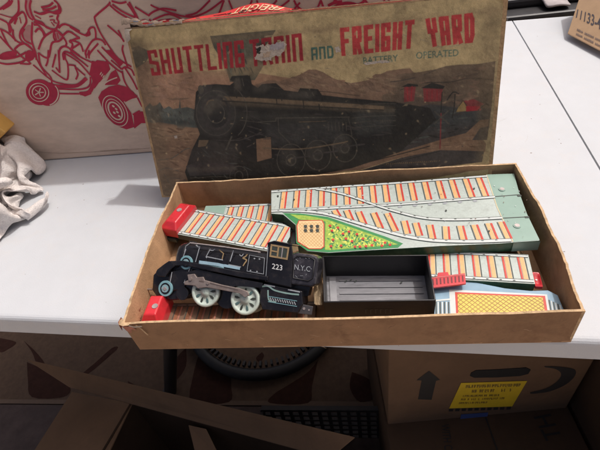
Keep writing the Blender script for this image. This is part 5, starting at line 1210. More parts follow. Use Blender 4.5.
-6151,1278,42,-6175,1279,103,-6149,1268,191,-6174,1214,284,-6172,1225,392,-6172,1298,444,-6179,1320,508,-6202,1369,504,-6232,1426,510,-6190,1535,512,-6299,1585,514,-6270,1566,404,
-6252,1470,385,-6225,1411,347,-6238,1461,305,-6297,1521,312,-6324,1594,379,-6339,1654,488,-6378,1729,589,-6423,1839,557,-6450,1865,647,-6465,1921,673,-6457,1954,633,-6495,1992,583,
-6576,2044,557,-6682,2102,556,-6733,2140,461,-6798,2207,436,-6833,2234,378,-6833,2278,339,-6856,2236,390,-6836,2296,461,-6839,2218,544,-6860,2329,557,-6897,2412,511,-6937,2470,522,
-6977,2499,503,-6946,2470,453,-6967,2467,359,-7031,2511,262,-7151,2539,209,-7137,2536,95,-7043,2545,63,-7023,2600,46,-7063,2602,91,-7119,2648,38,-7154,2731,98,-7101,2758,211,
-7033,2850,245,-6974,2921,193,-6922,2969,155,-6877,2950,184,-5706,1050,88,-5659,1073,105,-5721,1089,135,-5798,1138,180,-5894,1201,229,-5976,1229,128,-6026,1330,106,-6090,1332,24,
-6122,1325,81,-6126,1368,37,-6188,1351,72,-6197,1321,171,-6210,1261,273,-6167,1284,383,-6119,1306,468,-6153,1366,490,-6167,1413,512,-6192,1470,494,-6238,1547,472,-6256,1638,536,
-6202,1598,441,-6197,1493,434,-6235,1503,373,-6223,1550,348,-6257,1604,384,-6306,1641,490,-6323,1710,593,-6365,1839,559,-6385,1857,679,-6401,1925,745,-6389,1990,746,-6434,2016,742,
-6424,2044,674,-6461,2070,580,-6557,2121,544,-6658,2179,554,-6677,2202,457,-6708,2241,408,-6756,2248,439,-6785,2297,484,-6759,2231,550,-6789,2337,527,-6821,2442,507,-6859,2531,518,
-6896,2588,532,-6942,2608,518,-6939,2582,455,-6883,2510,408,-6974,2555,328,-7070,2578,229,-7162,2602,145,-7060,2600,123,-7028,2643,96,-7062,2651,50,-7124,2716,31,-7105,2769,110,
-7045,2770,217,-6980,2845,257,-6924,2899,203,-6874,2928,159,-6851,2965,124,-5758,1131,89,-5706,1152,87,-5747,1177,137,-5831,1216,161,-5924,1273,204,-5957,1293,85,-6028,1367,29,
-6091,1331,80,-6122,1385,85,-6130,1333,92,-6182,1400,112,-6170,1350,208,-6154,1250,288,-6101,1283,398,-6107,1375,458,-6099,1400,533,-6090,1454,521,-6122,1503,541,-6148,1566,484,
-6199,1555,578,-6263,1637,553,-6245,1611,458,-6201,1621,404,-6240,1647,429,-6265,1663,505,-6285,1720,595,-6304,1845,552,-6323,1862,685,-6344,1913,797,-6339,1999,837,-6370,2050,864,
-6415,2075,857,-6404,2103,787,-6413,2127,689,-6435,2145,573,-6533,2195,533,-6609,2247,557,-6663,2277,526,-6688,2330,518,-6677,2269,554,-6714,2358,553,-6747,2467,534,-6780,2573,516,
-6817,2660,522,-6855,2718,532,-6902,2735,547,-6914,2706,479,-6899,2636,403,-6852,2533,337,-6951,2548,241,-7046,2596,162,-7113,2670,198,-7132,2682,133,-7116,2720,112,-7060,2742,101,
-7033,2803,167,-6969,2790,258,-6903,2869,239,-6860,2935,206,-6811,2942,165,-6814,2999,151,-5768,1155,33,-5756,1183,81,-5740,1230,121,-5827,1258,130,-5898,1318,198,-5934,1342,92,
-6036,1376,87,-6106,1397,57,-6055,1370,68,-6108,1397,107,-6151,1382,188,-6120,1275,218,-6082,1261,348,-6062,1373,422,-6038,1426,522,-6026,1458,597,-6025,1517,599,-6006,1541,546,
-6076,1550,586,-6114,1634,546,-6173,1637,642,-6210,1675,574,-6171,1695,515,-6218,1689,549,-6232,1752,596,-6253,1835,542,-6266,1863,670,-6284,1913,795,-6306,1974,894,-6340,2037,955,
-6369,2087,977,-6399,2126,955,-6417,2154,886,-6435,2172,783,-6436,2196,665,-6430,2217,553,-6510,2265,524,-6563,2308,511,-6588,2311,561,-6631,2376,560,-6669,2463,551,-6702,2574,530,
-6742,2683,548,-6787,2758,591,-6822,2819,598,-6856,2849,573,-6870,2822,506,-6879,2760,422,-6863,2663,341,-6823,2557,258,-6915,2586,170,-6988,2655,202,-7009,2707,157,-7014,2749,185,
-6955,2790,174,-6934,2775,246,-6857,2841,240,-6809,2905,182,-6751,2935,222,-6770,2985,241,-6824,3007,243,-5718,1127,60,-5705,1180,43,-5720,1238,58,-5773,1293,101,-5837,1271,182,
-5875,1367,131,-5962,1410,105,-6033,1427,108,-6072,1439,148,-6088,1407,213,-6067,1310,192,-6033,1255,301,-6006,1338,417,-5986,1450,494,-5950,1477,599,-5937,1524,672,-5949,1579,687,
-5947,1616,640,-5989,1647,577,-6005,1565,511,-6065,1638,565,-6098,1707,610,-6150,1749,618,-6181,1793,587,-6194,1836,531,-6210,1869,633,-6230,1918,744,-6257,1981,850,-6275,2029,955,
-6310,2081,1022,-6339,2130,1040,-6364,2170,1011,-6381,2196,936,-6392,2209,829,-6385,2177,712,-6418,2238,618,-6449,2291,544,-6506,2330,550,-6545,2372,550,-6586,2435,553,-6623,2529,540,
-6664,2637,563,-6718,2734,609,-6753,2823,631,-6780,2894,625,-6803,2924,588,-6820,2906,524,-6836,2854,443,-6848,2768,351,-6834,2671,263,-6798,2584,178,-6869,2649,165,-6897,2692,209,
-6888,2729,175,-6855,2739,236,-6806,2814,219,-6745,2887,173,-6700,2967,168,-6702,3049,177,-6714,3097,204,-6736,3090,260,-5630,1102,30,-5606,1156,33,-5620,1209,60,-5668,1269,94,
-5738,1316,152,-5816,1321,221,-5904,1362,195,-5958,1412,208,-5991,1384,234,-5984,1327,191,-5969,1262,268,-5950,1314,387,-5930,1434,462,-5899,1509,571,-5859,1534,678,-5852,1586,740,
-5865,1639,756,-5904,1681,725,-5900,1663,643,-5949,1647,543,-6039,1642,470,-6098,1709,514,-6116,1774,539,-6133,1827,537,-6153,1869,586,-6176,1917,666,-6214,1978,756,-6227,2030,868,
-6243,2075,966,-6269,2113,1037,-6298,2161,1052,-6322,2200,1018,-6336,2223,939,-6346,2232,830,-6360,2222,708,-6375,2220,590,-6426,2300,592,-6465,2355,571,-6496,2394,545,-6544,2448,524,
-6588,2526,578,-6641,2633,610,-6673,2748,632,-6706,2850,636,-6733,2922,622,-6753,2957,586,-6769,2942,525,-6779,2890,450,-6785,2798,378,-6800,2678,332,-6753,2624,240,-6780,2667,160,
-6808,2718,174,-6791,2763,200,-6825,2824,153,-6795,2908,139,-6723,2983,103,-6769,3071,128,-6786,3149,151,-6831,3151,184,-6840,3091,183,-5507,1073,34,-5514,1092,89,-5572,1094,99,
-5640,1138,99,-5633,1237,129,-5694,1313,170,-5770,1364,204,-5838,1368,248,-5872,1328,228,-5886,1276,259,-5884,1294,357,-5877,1403,416,-5848,1491,522,-5818,1559,631,-5782,1581,732,
-5778,1638,787,-5798,1688,791,-5840,1729,758,-5892,1734,677,-5944,1723,578,-6008,1622,529,-6053,1723,545,-6072,1802,535,-6091,1858,543,-6115,1906,577,-6129,1945,653,-6174,2010,732,
-6215,2069,822,-6232,2113,913,-6221,2131,994,-6244,2179,1007,-6268,2216,971,-6283,2216,886,-6300,2200,774,-6331,2165,656,-6355,2279,638,-6378,2364,598,-6396,2363,529,-6418,2413,545,
-6481,2445,572,-6553,2493,515,-6608,2602,550,-6616,2717,605,-6651,2824,608,-6680,2901,596,-6701,2939,562,-6718,2929,505,-6729,2876,441,-6739,2777,389,-6760,2666,364,-6742,2674,258,
-6729,2692,174,-6754,2747,166,-6764,2801,148,-6789,2873,111,-6793,2977,88,-6735,3075,93,-6782,3169,131,-6871,3182,95,-6924,3187,130,-6904,3145,92,-5437,999,112,-5480,963,90,
-5524,980,54,-5584,1023,93,-5592,1115,138,-5624,1210,184,-5683,1281,229,-5737,1313,270,-5785,1279,278,-5809,1284,331,-5819,1367,366,-5804,1444,455,-5781,1522,554,-5753,1565,670,
-5725,1615,753,-5728,1673,789,-5752,1720,782,-5796,1756,739,-5847,1728,651,-5908,1690,552,-6014,1668,485,-6011,1774,533,-6025,1855,533,-6050,1896,497,-6069,1943,520,-6069,1972,596,
-6087,2006,691,-6147,2081,752,-6175,2133,829,-6159,2142,906,-6183,2189,917,-6216,2206,873,-6234,2158,802,-6254,2138,691,-6276,2261,673,-6288,2368,622,-6290,2392,524,-6302,2374,454,
-6358,2389,441,-6391,2441,497,-6456,2482,573,-6546,2521,494,-6605,2633,536,-6598,2742,557,-6616,2829,553,-6637,2878,519,-6668,2859,476,-6691,2802,429,-6726,2707,416,-6703,2648,324,
-6684,2665,225,-6696,2734,199,-6704,2755,146,-6725,2799,114,-6740,2885,121,-6744,2995,89,-6746,3115,56,-6799,3213,90,-6881,3243,133,-6912,3244,74,-6901,3206,34,-5371,931,52,
-5412,890,34,-5470,882,50,-5526,931,93,-5572,1012,145,-5607,1112,192,-5625,1212,238,-5684,1250,280,-5720,1285,311,-5754,1330,320,-5762,1368,391,-5759,1424,482,-5734,1502,567,
-5704,1568,651,-5689,1633,716,-5702,1689,741,-5734,1731,723,-5797,1732,673,-5861,1659,619,-5940,1617,514,-5978,1749,471,-5954,1851,537,-5963,1925,481,-5980,1944,422,-5978,1984,465,
-6031,2026,495,-6017,2037,589,-6031,2062,696,-6103,2122,724,-6090,2148,797,-6118,2197,809,-6153,2190,763,-6166,2137,691,-6186,2244,699,-6198,2355,638,-6214,2435,547,-6193,2420,448,
-6223,2474,425,-6253,2441,382,-6332,2445,376,-6400,2491,458,-6438,2531,564,-6521,2548,470,-6601,2636,483,-6641,2713,500,-6632,2770,460,-6673,2742,491,-6684,2688,443,-6645,2649,358,
-6619,2655,259,-6626,2748,231,-6607,2744,158,-6619,2762,109,-6658,2777,160,-6662,2856,113,-6723,2945,44,-6779,3065,33,-6836,3178,61,-6845,3274,112,-6878,3271,45,-6864,3224,69,
-5316,874,57,-5356,840,31,-5412,841,60,-5469,890,103,-5512,993,125,-5557,1079,202,-5601,1166,265,-5632,1246,296,-5669,1296,317,-5699,1338,329,-5746,1391,337,-5750,1442,420,
-5698,1481,505,-5679,1561,578,-5676,1627,631,-5693,1688,650,-5740,1708,628,-5805,1655,607,-5877,1603,524,-5924,1696,434,-5893,1815,515,-5940,1878,415,-5883,1952,385,-5871,2016,406,
-5902,2018,357,-5931,2063,406,-5990,2102,472,-5970,2101,577,-5974,2119,678,-6049,2153,672,-6057,2203,695,-6080,2159,663,-6098,2237,688,-6132,2303,603,-6178,2395,527,-6158,2487,457,
-6193,2508,353,-6226,2494,294,-6207,2544,322,-6238,2527,383,-6286,2441,418,-6363,2530,457,-6424,2582,552,-6476,2582,452,-6560,2623,448,-6554,2667,492,-6578,2670,438,-6577,2698,368,
-6541,2662,288,-6546,2761,253,-6521,2757,162,-6510,2795,102,-6530,2847,88,-6572,2855,142,-6628,2832,218,-6673,2928,148,-6682,3027,44,-6753,3147,31,-6806,3248,35,-6830,3306,94,
-6845,3283,44,-5269,856,36,-5311,822,56,-5365,836,85,-5422,896,130,-5475,995,166,-5515,1117,189,-5551,1203,272,-5601,1295,253,-5627,1355,284,-5614,1336,332,-5652,1384,347,
-5712,1438,323,-5749,1484,409,-5765,1509,506,-5758,1579,543,-5708,1634,536,-5767,1614,554,-5832,1583,508,-5847,1657,413,-5834,1759,504,-5879,1839,395,-5873,1954,340,-5884,2050,299,
-5821,2052,290,-5793,2079,331,-5858,2094,302,-5932,2126,364,-5933,2148,471,-5945,2166,577,-5943,2185,660,-5980,2199,621,-6018,2237,639,-6050,2312,645,-6102,2390,601,-6108,2401,488,
-6112,2464,382,-6193,2413,365,-6157,2429,289,-6171,2474,258,-6232,2511,284,-6284,2537,371,-6285,2459,468,-6353,2556,466,-6415,2633,531,-6446,2634,442,-6480,2657,401,-6475,2711,392,
-6466,2671,329,-6472,2761,292,-6440,2759,191,-6418,2791,99,-6401,2853,64,-6405,2897,91,-6454,2918,132,-6493,2851,202,-6597,2897,258,-6651,3004,173,-6638,3094,63,-6703,3197,75,
-6730,3284,48,-6755,3286,102,-5261,933,45,-5274,889,78,-5320,895,122,-5377,949,175,-5421,1063,162,-5461,1157,251,-5502,1283,241,-5538,1322,335,-5515,1378,286,-5543,1428,289,
-5521,1383,330,-5589,1429,362,-5648,1475,308,-5725,1504,367,-5786,1533,414,-5734,1526,457,-5776,1560,431,-5773,1638,410,-5769,1717,484,-5801,1828,416,-5846,1896,302,-5834,2010,253,
-5841,2101,217,-5780,2123,221,-5789,2160,266,-5770,2101,317,-5855,2154,321,-5888,2096,419,-5889,2142,524,-5892,2184,604,-5924,2235,625,-5963,2273,628,-6003,2333,618,-6058,2421,594,
-6035,2396,480,-6116,2406,383,-6181,2456,325,-6085,2432,335,-6097,2496,285,-6155,2533,269,-6239,2565,319,-6259,2520,432,-6338,2500,519,-6341,2614,512,-6409,2671,505,-6414,2666,447,
-6404,2669,393,-6414,2735,353,-6387,2768,256,-6371,2817,162,-6319,2812,66,-6304,2873,122,-6288,2926,113,-6333,2970,119,-6407,2915,121,-6464,2922,228,-6584,2963,294,-6614,3070,201,
-6581,3134,100,-6616,3210,49,-6631,3266,72,-5221,1033,92,-5241,988,122,-5281,991,175,-5339,1048,220,-5374,1164,195,-5416,1262,282,-5474,1386,301,-5505,1317,216,-5529,1371,157,
-5491,1406,169,-5462,1429,219,-5458,1432,302,-5522,1467,367,-5595,1537,324,-5668,1576,351,-5706,1618,379,-5683,1619,429,-5700,1688,463,-5724,1780,431,-5763,1870,347,-5806,1925,240,
-5824,2027,182,-5800,2114,159,-5769,2166,173,-5741,2175,218,-5721,2124,285,-5802,2177,331,-5836,2079,411,-5835,2132,516,-5842,2202,590,-5878,2259,600,-5903,2278,642,-5953,2329,653,
-6002,2410,623,-6031,2449,518,-6031,2422,394,-6125,2421,365,-6115,2497,325,-6138,2450,308,-6185,2500,309,-6177,2582,343,-6237,2570,445,-6286,2507,531,-6336,2599,564,-6357,2673,526,
-6381,2696,480,-6364,2688,426,-6358,2744,364,-6339,2797,272,-6318,2785,152,-6252,2826,69,-6262,2916,83,-6311,2883,51,-6365,2899,66,-6358,2983,56,-6385,2974,168,-6504,2996,206,
-6575,3041,319,-6552,3113,225,-6556,3186,165,-6526,3198,109,-5172,1145,158,-5214,1110,179,-5241,1098,232,-5301,1169,230,-5376,1236,298,-5368,1374,318,-5432,1295,228,-5423,1389,171,
-5449,1441,102,-5477,1451,45,-5490,1476,99,-5484,1481,184,-5437,1468,284,-5493,1504,371,-5568,1569,376,-5617,1623,388,-5635,1670,411,-5647,1726,443,-5683,1786,387,-5727,1854,306,
-5755,1936,221,-5777,2044,209,-5758,2081,133,-5722,2123,151,-5695,2119,203,-5708,2186,277,-5769,2118,351,-5791,2061,465,-5767,2160,542,-5791,2260,564,-5807,2216,623,-5814,2261,647,
-5852,2313,648,-5923,2366,680,-5987,2439,617,-6003,2440,500,-6026,2465,401,-6093,2435,410,-6078,2497,377,-6144,2505,403,-6126,2584,416,-6182,2523,494,-6247,2548,587,-6277,2649,578,
-6285,2698,510,-6322,2739,502,-6373,2744,473,-6313,2722,414,-6299,2793,324,-6280,2773,201,-6249,2861,117,-6227,2920,39,-6297,2929,25,-6352,2950,37,-6303,2946,85,-6384,3009,94,
-6436,3047,194,-6493,2997,301,-6525,3106,321,-6500,3147,247,-6471,3149,191,-5151,1268,211,-5168,1213,235,-5224,1219,254,-5284,1262,301,-5354,1294,393,-5327,1296,262,-5401,1371,166,
-5420,1377,68,-5391,1439,27,-5387,1469,67,-5423,1501,34,-5462,1527,112,-5419,1505,208,-5486,1485,299,-5519,1583,337,-5558,1633,390,-5584,1686,393,-5599,1738,410,-5634,1809,423,
-5690,1875,366,-5691,1905,256,-5706,2003,224,-5712,2083,209,-5768,2078,216,-5764,2110,267,-5688,2087,311,-5745,2030,393,-5712,2127,476,-5710,2249,524,-5709,2234,632,-5717,2174,685,
-5705,2225,701,-5733,2279,690,-5794,2341,662,-5884,2396,698,-5948,2467,623,-5961,2473,519,-6005,2504,461,-6037,2467,492,-6053,2529,473,-6093,2576,526,-6153,2527,604,-6186,2633,620,
-6191,2714,550,-6247,2756,595,-6302,2756,610,-6353,2747,582,-6336,2784,502,-6264,2749,417,-6236,2785,290,-6301,2850,193,-6240,2911,116,-6258,2974,69,-6291,2928,66,-6295,2988,43,
-6339,3036,111,-6380,3050,208,-6431,2998,307,-6474,3082,357,-6453,3137,296,-6446,3108,245,-5204,1361,235,-5168,1312,263,-5188,1286,308,-5242,1299,366,-5331,1365,363,-5290,1355,244,
-5375,1308,148,-5377,1399,89,-5323,1421,32,-5323,1477,36,-5370,1498,82,-5457,1467,107,-5432,1545,188,-5431,1505,304,-5470,1600,369,-5504,1677,408,-5546,1673,464,-5519,1712,437,
-5542,1774,409,-5583,1849,379,-5640,1933,363,-5612,1928,267,-5678,1983,273,-5712,2014,302,-5667,2051,310,-5671,1990,380,-5661,2115,409,-5638,2225,475,-5617,2243,605,-5613,2189,708,
-5624,2135,769,-5635,2175,806,-5639,2230,788,-5682,2295,746,-5744,2368,684,-5847,2424,715,-5916,2483,650,-5934,2515,574,-5977,2559,548,-6017,2579,582,-6052,2526,633,-6089,2622,653,
-6097,2718,592,-6165,2750,667,-6231,2757,723,-6286,2766,741,-6335,2753,716,-6332,2795,639,-6292,2819,533,-6213,2788,423,-6225,2850,299,-6298,2916,220,-6230,2933,159,-6225,2978,115,
-6254,3027,110,-6305,3013,175,-6341,3034,266,-6399,3016,362,-6425,3111,379,-6397,3125,307,-6389,3111,252,-5155,1408,213,-5184,1378,269,-5167,1344,310,-5199,1336,370,-5282,1393,376,
-5304,1413,261,-5303,1325,172,-5361,1338,81,-5289,1391,83,-5285,1445,96,-5370,1436,85,-5426,1438,159,-5364,1531,218,-5381,1553,354,-5420,1669,397,-5465,1630,492,-5479,1670,552,
-5455,1722,546,-5435,1754,493,-5457,1813,432,-5505,1892,385,-5558,1970,396,-5537,1990,315,-5584,1979,350,-5578,2013,394,-5589,2093,374,-5572,2190,429,-5549,2240,548,-5536,2196,673,
-5533,2130,766,-5537,2106,851,-5560,2132,897,-5597,2177,892,-5644,2236,854,-5691,2316,792,-5721,2401,707,-5816,2461,723,-5879,2515,681,-5901,2560,642,-5948,2543,668,-5991,2603,684,
-6007,2684,623,-6079,2736,700,-6153,2738,778,-6223,2717,836,-6276,2733,860,-6321,2760,849,-6323,2804,783,-6294,2838,677,-6240,2853,552,-6169,2840,432,-6216,2911,337,-6271,2971,284,
-6260,3012,231,-6243,3066,225,-6286,3042,281,-6318,3009,363,-6365,3077,424,-6344,3149,361,-6313,3141,293,-6312,3147,237,-5181,1377,173,-5143,1352,235,-5137,1392,276,-5149,1370,337,
-5205,1378,406,-5279,1432,343,-5259,1371,241,-5276,1352,150,-5339,1341,155,-5354,1377,118,-5344,1398,177,-5355,1501,177,-5303,1532,303,-5337,1652,372,-5390,1596,485,-5395,1644,590,
-5411,1676,665,-5372,1716,654,-5359,1761,616,-5364,1808,541,-5383,1862,455,-5427,1938,400,-5475,2006,427,-5502,2060,400,-5499,2093,354,-5502,2150,401,-5489,2219,473,-5519,2158,580,
-5489,2129,700,-5463,2101,808,-5464,2105,895,-5487,2125,946,-5531,2160,954,-5593,2208,927,-5636,2289,865,-5700,2369,792,-5725,2452,719,-5807,2504,729,-5849,2552,707,-5894,2584,712,
-5921,2633,658,-6011,2656,697,-6057,2730,775,-6138,2690,847,-6202,2701,923,-6254,2728,962,-6292,2763,957,-6303,2808,901,-6287,2851,805,-6244,2878,688,-6174,2859,569,-6142,2903,454,
-6191,2966,392,-6186,3013,343,-6204,3063,348,-6243,3035,397,-6293,3073,464,-6275,3151,405,-6241,3190,323,-6199,3161,268,-6202,3176,213,-5135,1320,140,-5092,1392,167,-5058,1405,216,
-5070,1415,272,-5119,1419,334,-5183,1423,417,-5252,1460,345,-5274,1435,251,-5262,1436,185,-5303,1450,212,-5245,1475,193,-5269,1570,229,-5254,1633,344,-5317,1566,456,-5321,1619,585,
-5331,1648,698,-5345,1687,770,-5342,1745,778,-5337,1792,738,-5319,1829,658,-5337,1882,567,-5332,1925,465,-5372,1999,414,-5413,2062,401,-5428,2114,388,-5437,2172,412,-5469,2166,500,
-5489,2199,609,-5429,2135,698,-5413,2125,805,-5412,2127,893,-5434,2144,945,-5478,2178,954,-5539,2225,926,-5604,2245,843,-5656,2334,775,-5691,2444,766,-5751,2507,716,-5800,2559,732,
-5843,2594,729,-5880,2644,692,-5973,2687,671,-6019,2690,780,-6092,2703,876,-6159,2719,960,-6215,2739,1011,-6256,2773,1018,-6274,2817,975,-6265,2861,894,-6234,2899,785,-6167,2879,675,
-6144,2926,565,-6116,2970,481,-6133,3026,444,-6170,3064,454,-6220,3073,501,-6210,3147,447,-6176,3206,366,-6137,3232,282,-6196,3290,269,-6206,3309,215,-5068,1374,70,-4990,1352,120,
-4981,1311,170,-4981,1318,226,-5003,1354,287,-5050,1405,353,-5120,1471,417,-5189,1428,360,-5180,1409,285,-5215,1463,303,-5219,1523,309,-5182,1598,314,-5240,1545,409,-5258,1581,541,
-5268,1617,671,-5274,1659,774,-5282,1708,842,-5292,1763,856,-5299,1814,816,-5302,1861,740,-5302,1911,637,-5284,1937,519,-5320,2013,451,-5358,2079,409,-5376,2127,378,-5384,2163,422,
-5438,2204,468,-5437,2190,573,-5455,2202,688,-5379,2164,760,-5384,2169,845,-5404,2187,898,-5446,2219,912,-5507,2260,882,-5566,2254,793,-5604,2364,757,-5666,2453,705,-5701,2551,713,
-5744,2564,769,-5776,2609,761,-5843,2635,758,-5896,2687,687,-6006,2732,719,-6043,2740,839,-6110,2753,935,-6164,2770,998,-6207,2794,1030,-6233,2837,1004,-6228,2878,936,-6194,2900,833,
-6156,2928,724,-6098,2919,620,-6097,2985,553,-6108,3039,516,-6147,3075,529,-6150,3107,465,-6136,3195,428,-6099,3247,343,-6167,3323,313,-6192,3398,271,-6167,3420,218,-4961,1316,45,
-4985,1232,85,-5016,1193,132,-4972,1198,166,-4975,1227,228,-5020,1282,290,-5043,1352,378,-5060,1468,377,-5137,1494,376,-5111,1486,327,-5122,1539,314,-5154,1550,386,-5219,1611,448,
-5214,1624,575,-5215,1641,701,-5221,1677,805,-5229,1727,869,-5241,1780,882,-5251,1833,840,-5258,1885,760,-5259,1938,651,-5245,1971,526,-5283,2053,443,-5322,2080,361,-5299,2145,372,
-5315,2193,380,-5367,2237,415,-5435,2243,482,-5469,2247,589,-5397,2226,666,-5383,2231,755,-5389,2251,814,-5430,2284,835,-5486,2268,790,-5549,2297,712,-5585,2407,680,-5610,2527,694,
-5639,2530,793,-5653,2603,822,-5697,2650,820,-5759,2632,835,-5828,2682,786,-5891,2740,696,-6004,2785,744,-6087,2776,831,-6143,2795,909,-6149,2813,974,-6167,2861,986,-6168,2902,928,
-6139,2921,834,-6106,2950,735,-6056,2943,638,-6054,3009,571,-6082,3061,557,-6102,3107,532,-6150,3152,491,-6081,3183,419,-6136,3281,381,-6170,3387,342,-6148,3463,280,-6096,3472,234,
-4892,1239,70,-4914,1156,119,-4955,1112,78,-4973,1088,126,-4979,1119,188,-4981,1180,265,-4979,1270,335,-5003,1375,381,-5054,1452,406,-5075,1519,396,-5084,1558,365,-5123,1595,409,
-5179,1634,476,-5243,1667,564,-5202,1685,672,-5182,1704,770,-5183,1747,833,-5192,1799,849,-5201,1852,804,-5207,1908,724,-5208,1974,615,-5214,2033,489,-5264,2041,365,-5265,2146,334,
-5188,2176,358,-5191,2216,383,-5253,2190,399,-5307,2201,469,-5369,2282,494,-5455,2294,555,-5453,2287,646,-5412,2305,696,-5443,2344,725,-5467,2298,673,-5497,2384,667,-5522,2499,671,
-5550,2505,798,-5565,2576,879,-5574,2647,910,-5612,2604,903,-5648,2661,916,-5739,2684,895,-5816,2734,817,-5871,2783,704,-5964,2803,788,-6050,2836,829,-6092,2867,880,-6081,2889,927,
-6086,2938,885,-6064,2956,799,-6033,2979,705,-5995,2986,610,-6042,3060,621,-6062,3119,606,-6045,3146,561,-6119,3120,551,-6064,3187,481,-6143,3275,438,-6121,3379,364,-6112,3482,313,
-6049,3466,264,-4834,1204,105,-4883,1134,56,-4904,1065,45,-4920,1039,92,-4930,1068,158,-4925,1142,225,-4965,1244,272,-4988,1351,320,-5002,1437,387,-5024,1514,405,-5037,1566,390,
-5065,1615,405,-5107,1647,463,-5162,1667,547,-5226,1738,606,-5170,1741,687,-5147,1773,748,-5145,1825,765,-5164,1868,715,-5186,1908,626,-5166,1988,523,-5199,2008,387,-5207,2124,325,
-5205,2252,319,-5123,2236,265,-5158,2281,256,-5151,2272,323,-5184,2248,409,-5229,2236,500,-5311,2285,555,-5382,2343,534,-5432,2367,576,-5392,2350,611,-5409,2401,651,-5438,2486,645,
-5451,2501,765,-5488,2528,891,-5485,2643,875,-5524,2650,803,-5581,2632,786,-5646,2624,794,-5609,2680,850,-5700,2730,904,-5791,2791,831,-5836,2831,718,-5921,2858,785,-5963,2886,837,
-5980,2933,858,-5993,2978,824,-5977,2995,744,-5942,2990,652,-5980,3084,653,-5980,3144,589,-5997,3201,617,-6034,3236,624,-6037,3193,559,-6145,3148,536,-6083,3257,515,-6154,3354,444,
-6103,3463,388,-6045,3431,318,-4790,1207,78,-4838,1134,32,-4853,1062,42,-4869,1039,87,-4885,1086,141,-4928,1171,181,-4914,1257,273,-4940,1361,343,-4983,1474,343,-5026,1559,345,
-4965,1591,353,-4962,1622,394,-4998,1639,448,-5054,1690,505,-5144,1736,505,-5171,1802,565,-5124,1812,625,-5099,1856,648,-5135,1879,597,-5127,1954,532,-5145,1982,412,-5151,2086,330,
-5141,2224,333,-5178,2174,219,-5256,2195,268,-5265,2228,222,-5276,2222,268,-5244,2296,297,-5190,2276,383,-5201,2308,495,-5264,2349,562,-5321,2394,576,-5347,2443,587,-5361,2484,629,
-5377,2494,711,-5394,2526,820,-5444,2608,907,-5445,2629,794,-5493,2562,832,-5519,2540,785,-5576,2548,729,-5597,2627,730,-5606,2696,820,-5675,2787,886,-5765,2854,830,-5806,2894,731,
-5855,2924,784,-5894,2963,777,-5899,3016,757,-5882,3011,683,-5915,3105,663,-5933,3166,584,-5946,3246,594,-5979,3295,563,-6005,3281,500,-6053,3339,552,-6032,3230,519,-6098,3162,612,
-6138,3288,556,-6108,3413,501,-6030,3439,421,-4728,1256,52,-4762,1163,33,-4795,1104,71,-4824,1096,115,-4861,1158,122,-4872,1220,203,-4881,1328,270,-4919,1441,325,-4977,1549,277,
-5018,1642,285,-5004,1698,351,-4974,1717,311,-4940,1731,357,-4921,1709,440,-5001,1761,471,-5083,1801,447,-5101,1863,492,-5056,1882,524,-5063,1940,507,-5079,1972,432,-5103,2038,333,
-5103,2176,353,-5155,2196,233,-5250,2122,259,-5315,2147,192,-5349,2179,182,-5296,2188,174,-5303,2258,218,-5270,2240,331,-5250,2328,415,-5213,2384,502,-5253,2423,569,-5286,2460,605,
-5306,2488,654,-5327,2513,730,-5361,2570,818,-5421,2657,883,-5487,2658,780,-5446,2564,790,-5468,2529,733,-5512,2576,705,-5541,2583,768,-5600,2664,739,-5642,2756,802,-5677,2861,852,
-5753,2925,807,-5780,2965,741,-5813,3006,758,-5824,3031,710,-5855,3103,681,-5876,3170,610,-5899,3244,534,-5945,3335,535,-5970,3398,512,-5982,3386,438,-5943,3400,494,-6031,3377,452,
-6101,3298,546,-6045,3232,664,-6114,3350,629,-6090,3432,546,-4757,1360,105,-4724,1273,67,-4745,1209,107,-4772,1189,150,-4814,1232,184,-4844,1319,227,-4893,1433,259,-4914,1552,338,
-4986,1671,306,-5029,1774,274,-5110,1740,273,-5096,1786,291,-5058,1819,337,-4988,1774,323,-4894,1768,365,-4948,1837,429,-5021,1870,388,-5042,1925,416,-5025,1980,420,-5042,2026,369,
-5089,2116,363,-5083,2223,297,-5154,2133,234,-5252,2114,192,-5316,2144,137,-5347,2192,114,-5329,2220,161,-5250,2238,184,-5268,2297,280,-5199,2327,387,-5241,2407,464,-5243,2463,537,
-5245,2495,597,-5269,2528,633,-5308,2557,693,-5303,2574,798,-5366,2658,855,-5456,2703,802,-5408,2609,778,-5420,2562,728,-5473,2569,757,-5507,2622,778,-5550,2688,740,-5590,2728,841,
-5650,2835,802,-5699,2927,779,-5739,2999,766,-5764,3042,739,-5792,3083,709,-5817,3145,658,-5844,3220,583,-5876,3310,557,-5892,3394,481,-5929,3316,485,-5934,3301,423,-5978,3333,409,
-5923,3425,411,-6034,3408,480,-6079,3364,605,-5990,3300,694,-6052,3406,682,-4763,1488,30,-4801,1391,36,-4809,1335,94,-4801,1323,149,-4783,1355,201,-4830,1437,210,-4844,1531,290,
-4935,1630,263,-4997,1763,242,-5096,1754,194,-5023,1770,203,-5053,1807,180,-5086,1778,216,-5056,1859,264,-4994,1829,345,-4877,1832,349,-4936,1913,375,-4994,1960,358,-5002,2015,369,
-5019,2069,398,-5041,2135,345,-5047,2213,260,-5129,2158,189,-5236,2167,169,-5280,2162,96,-5293,2180,147,-5281,2230,125,-5263,2287,186,-5202,2289,284,-5197,2386,372,-5181,2429,493,
-5192,2516,550,-5170,2518,618,-5186,2564,640,-5241,2606,639,-5309,2630,706,-5265,2640,813,-5382,2638,805,-5448,2685,729,-5484,2627,760,-5476,2642,713,-5522,2671,740,-5536,2742,782,
-5578,2781,874,-5614,2883,811,-5664,2976,790,-5698,3036,748,-5725,3086,749,-5764,3127,736,-5832,3170,701,-5826,3249,622,-5844,3357,570,-5935,3384,512,-5887,3341,428,-5907,3364,364,
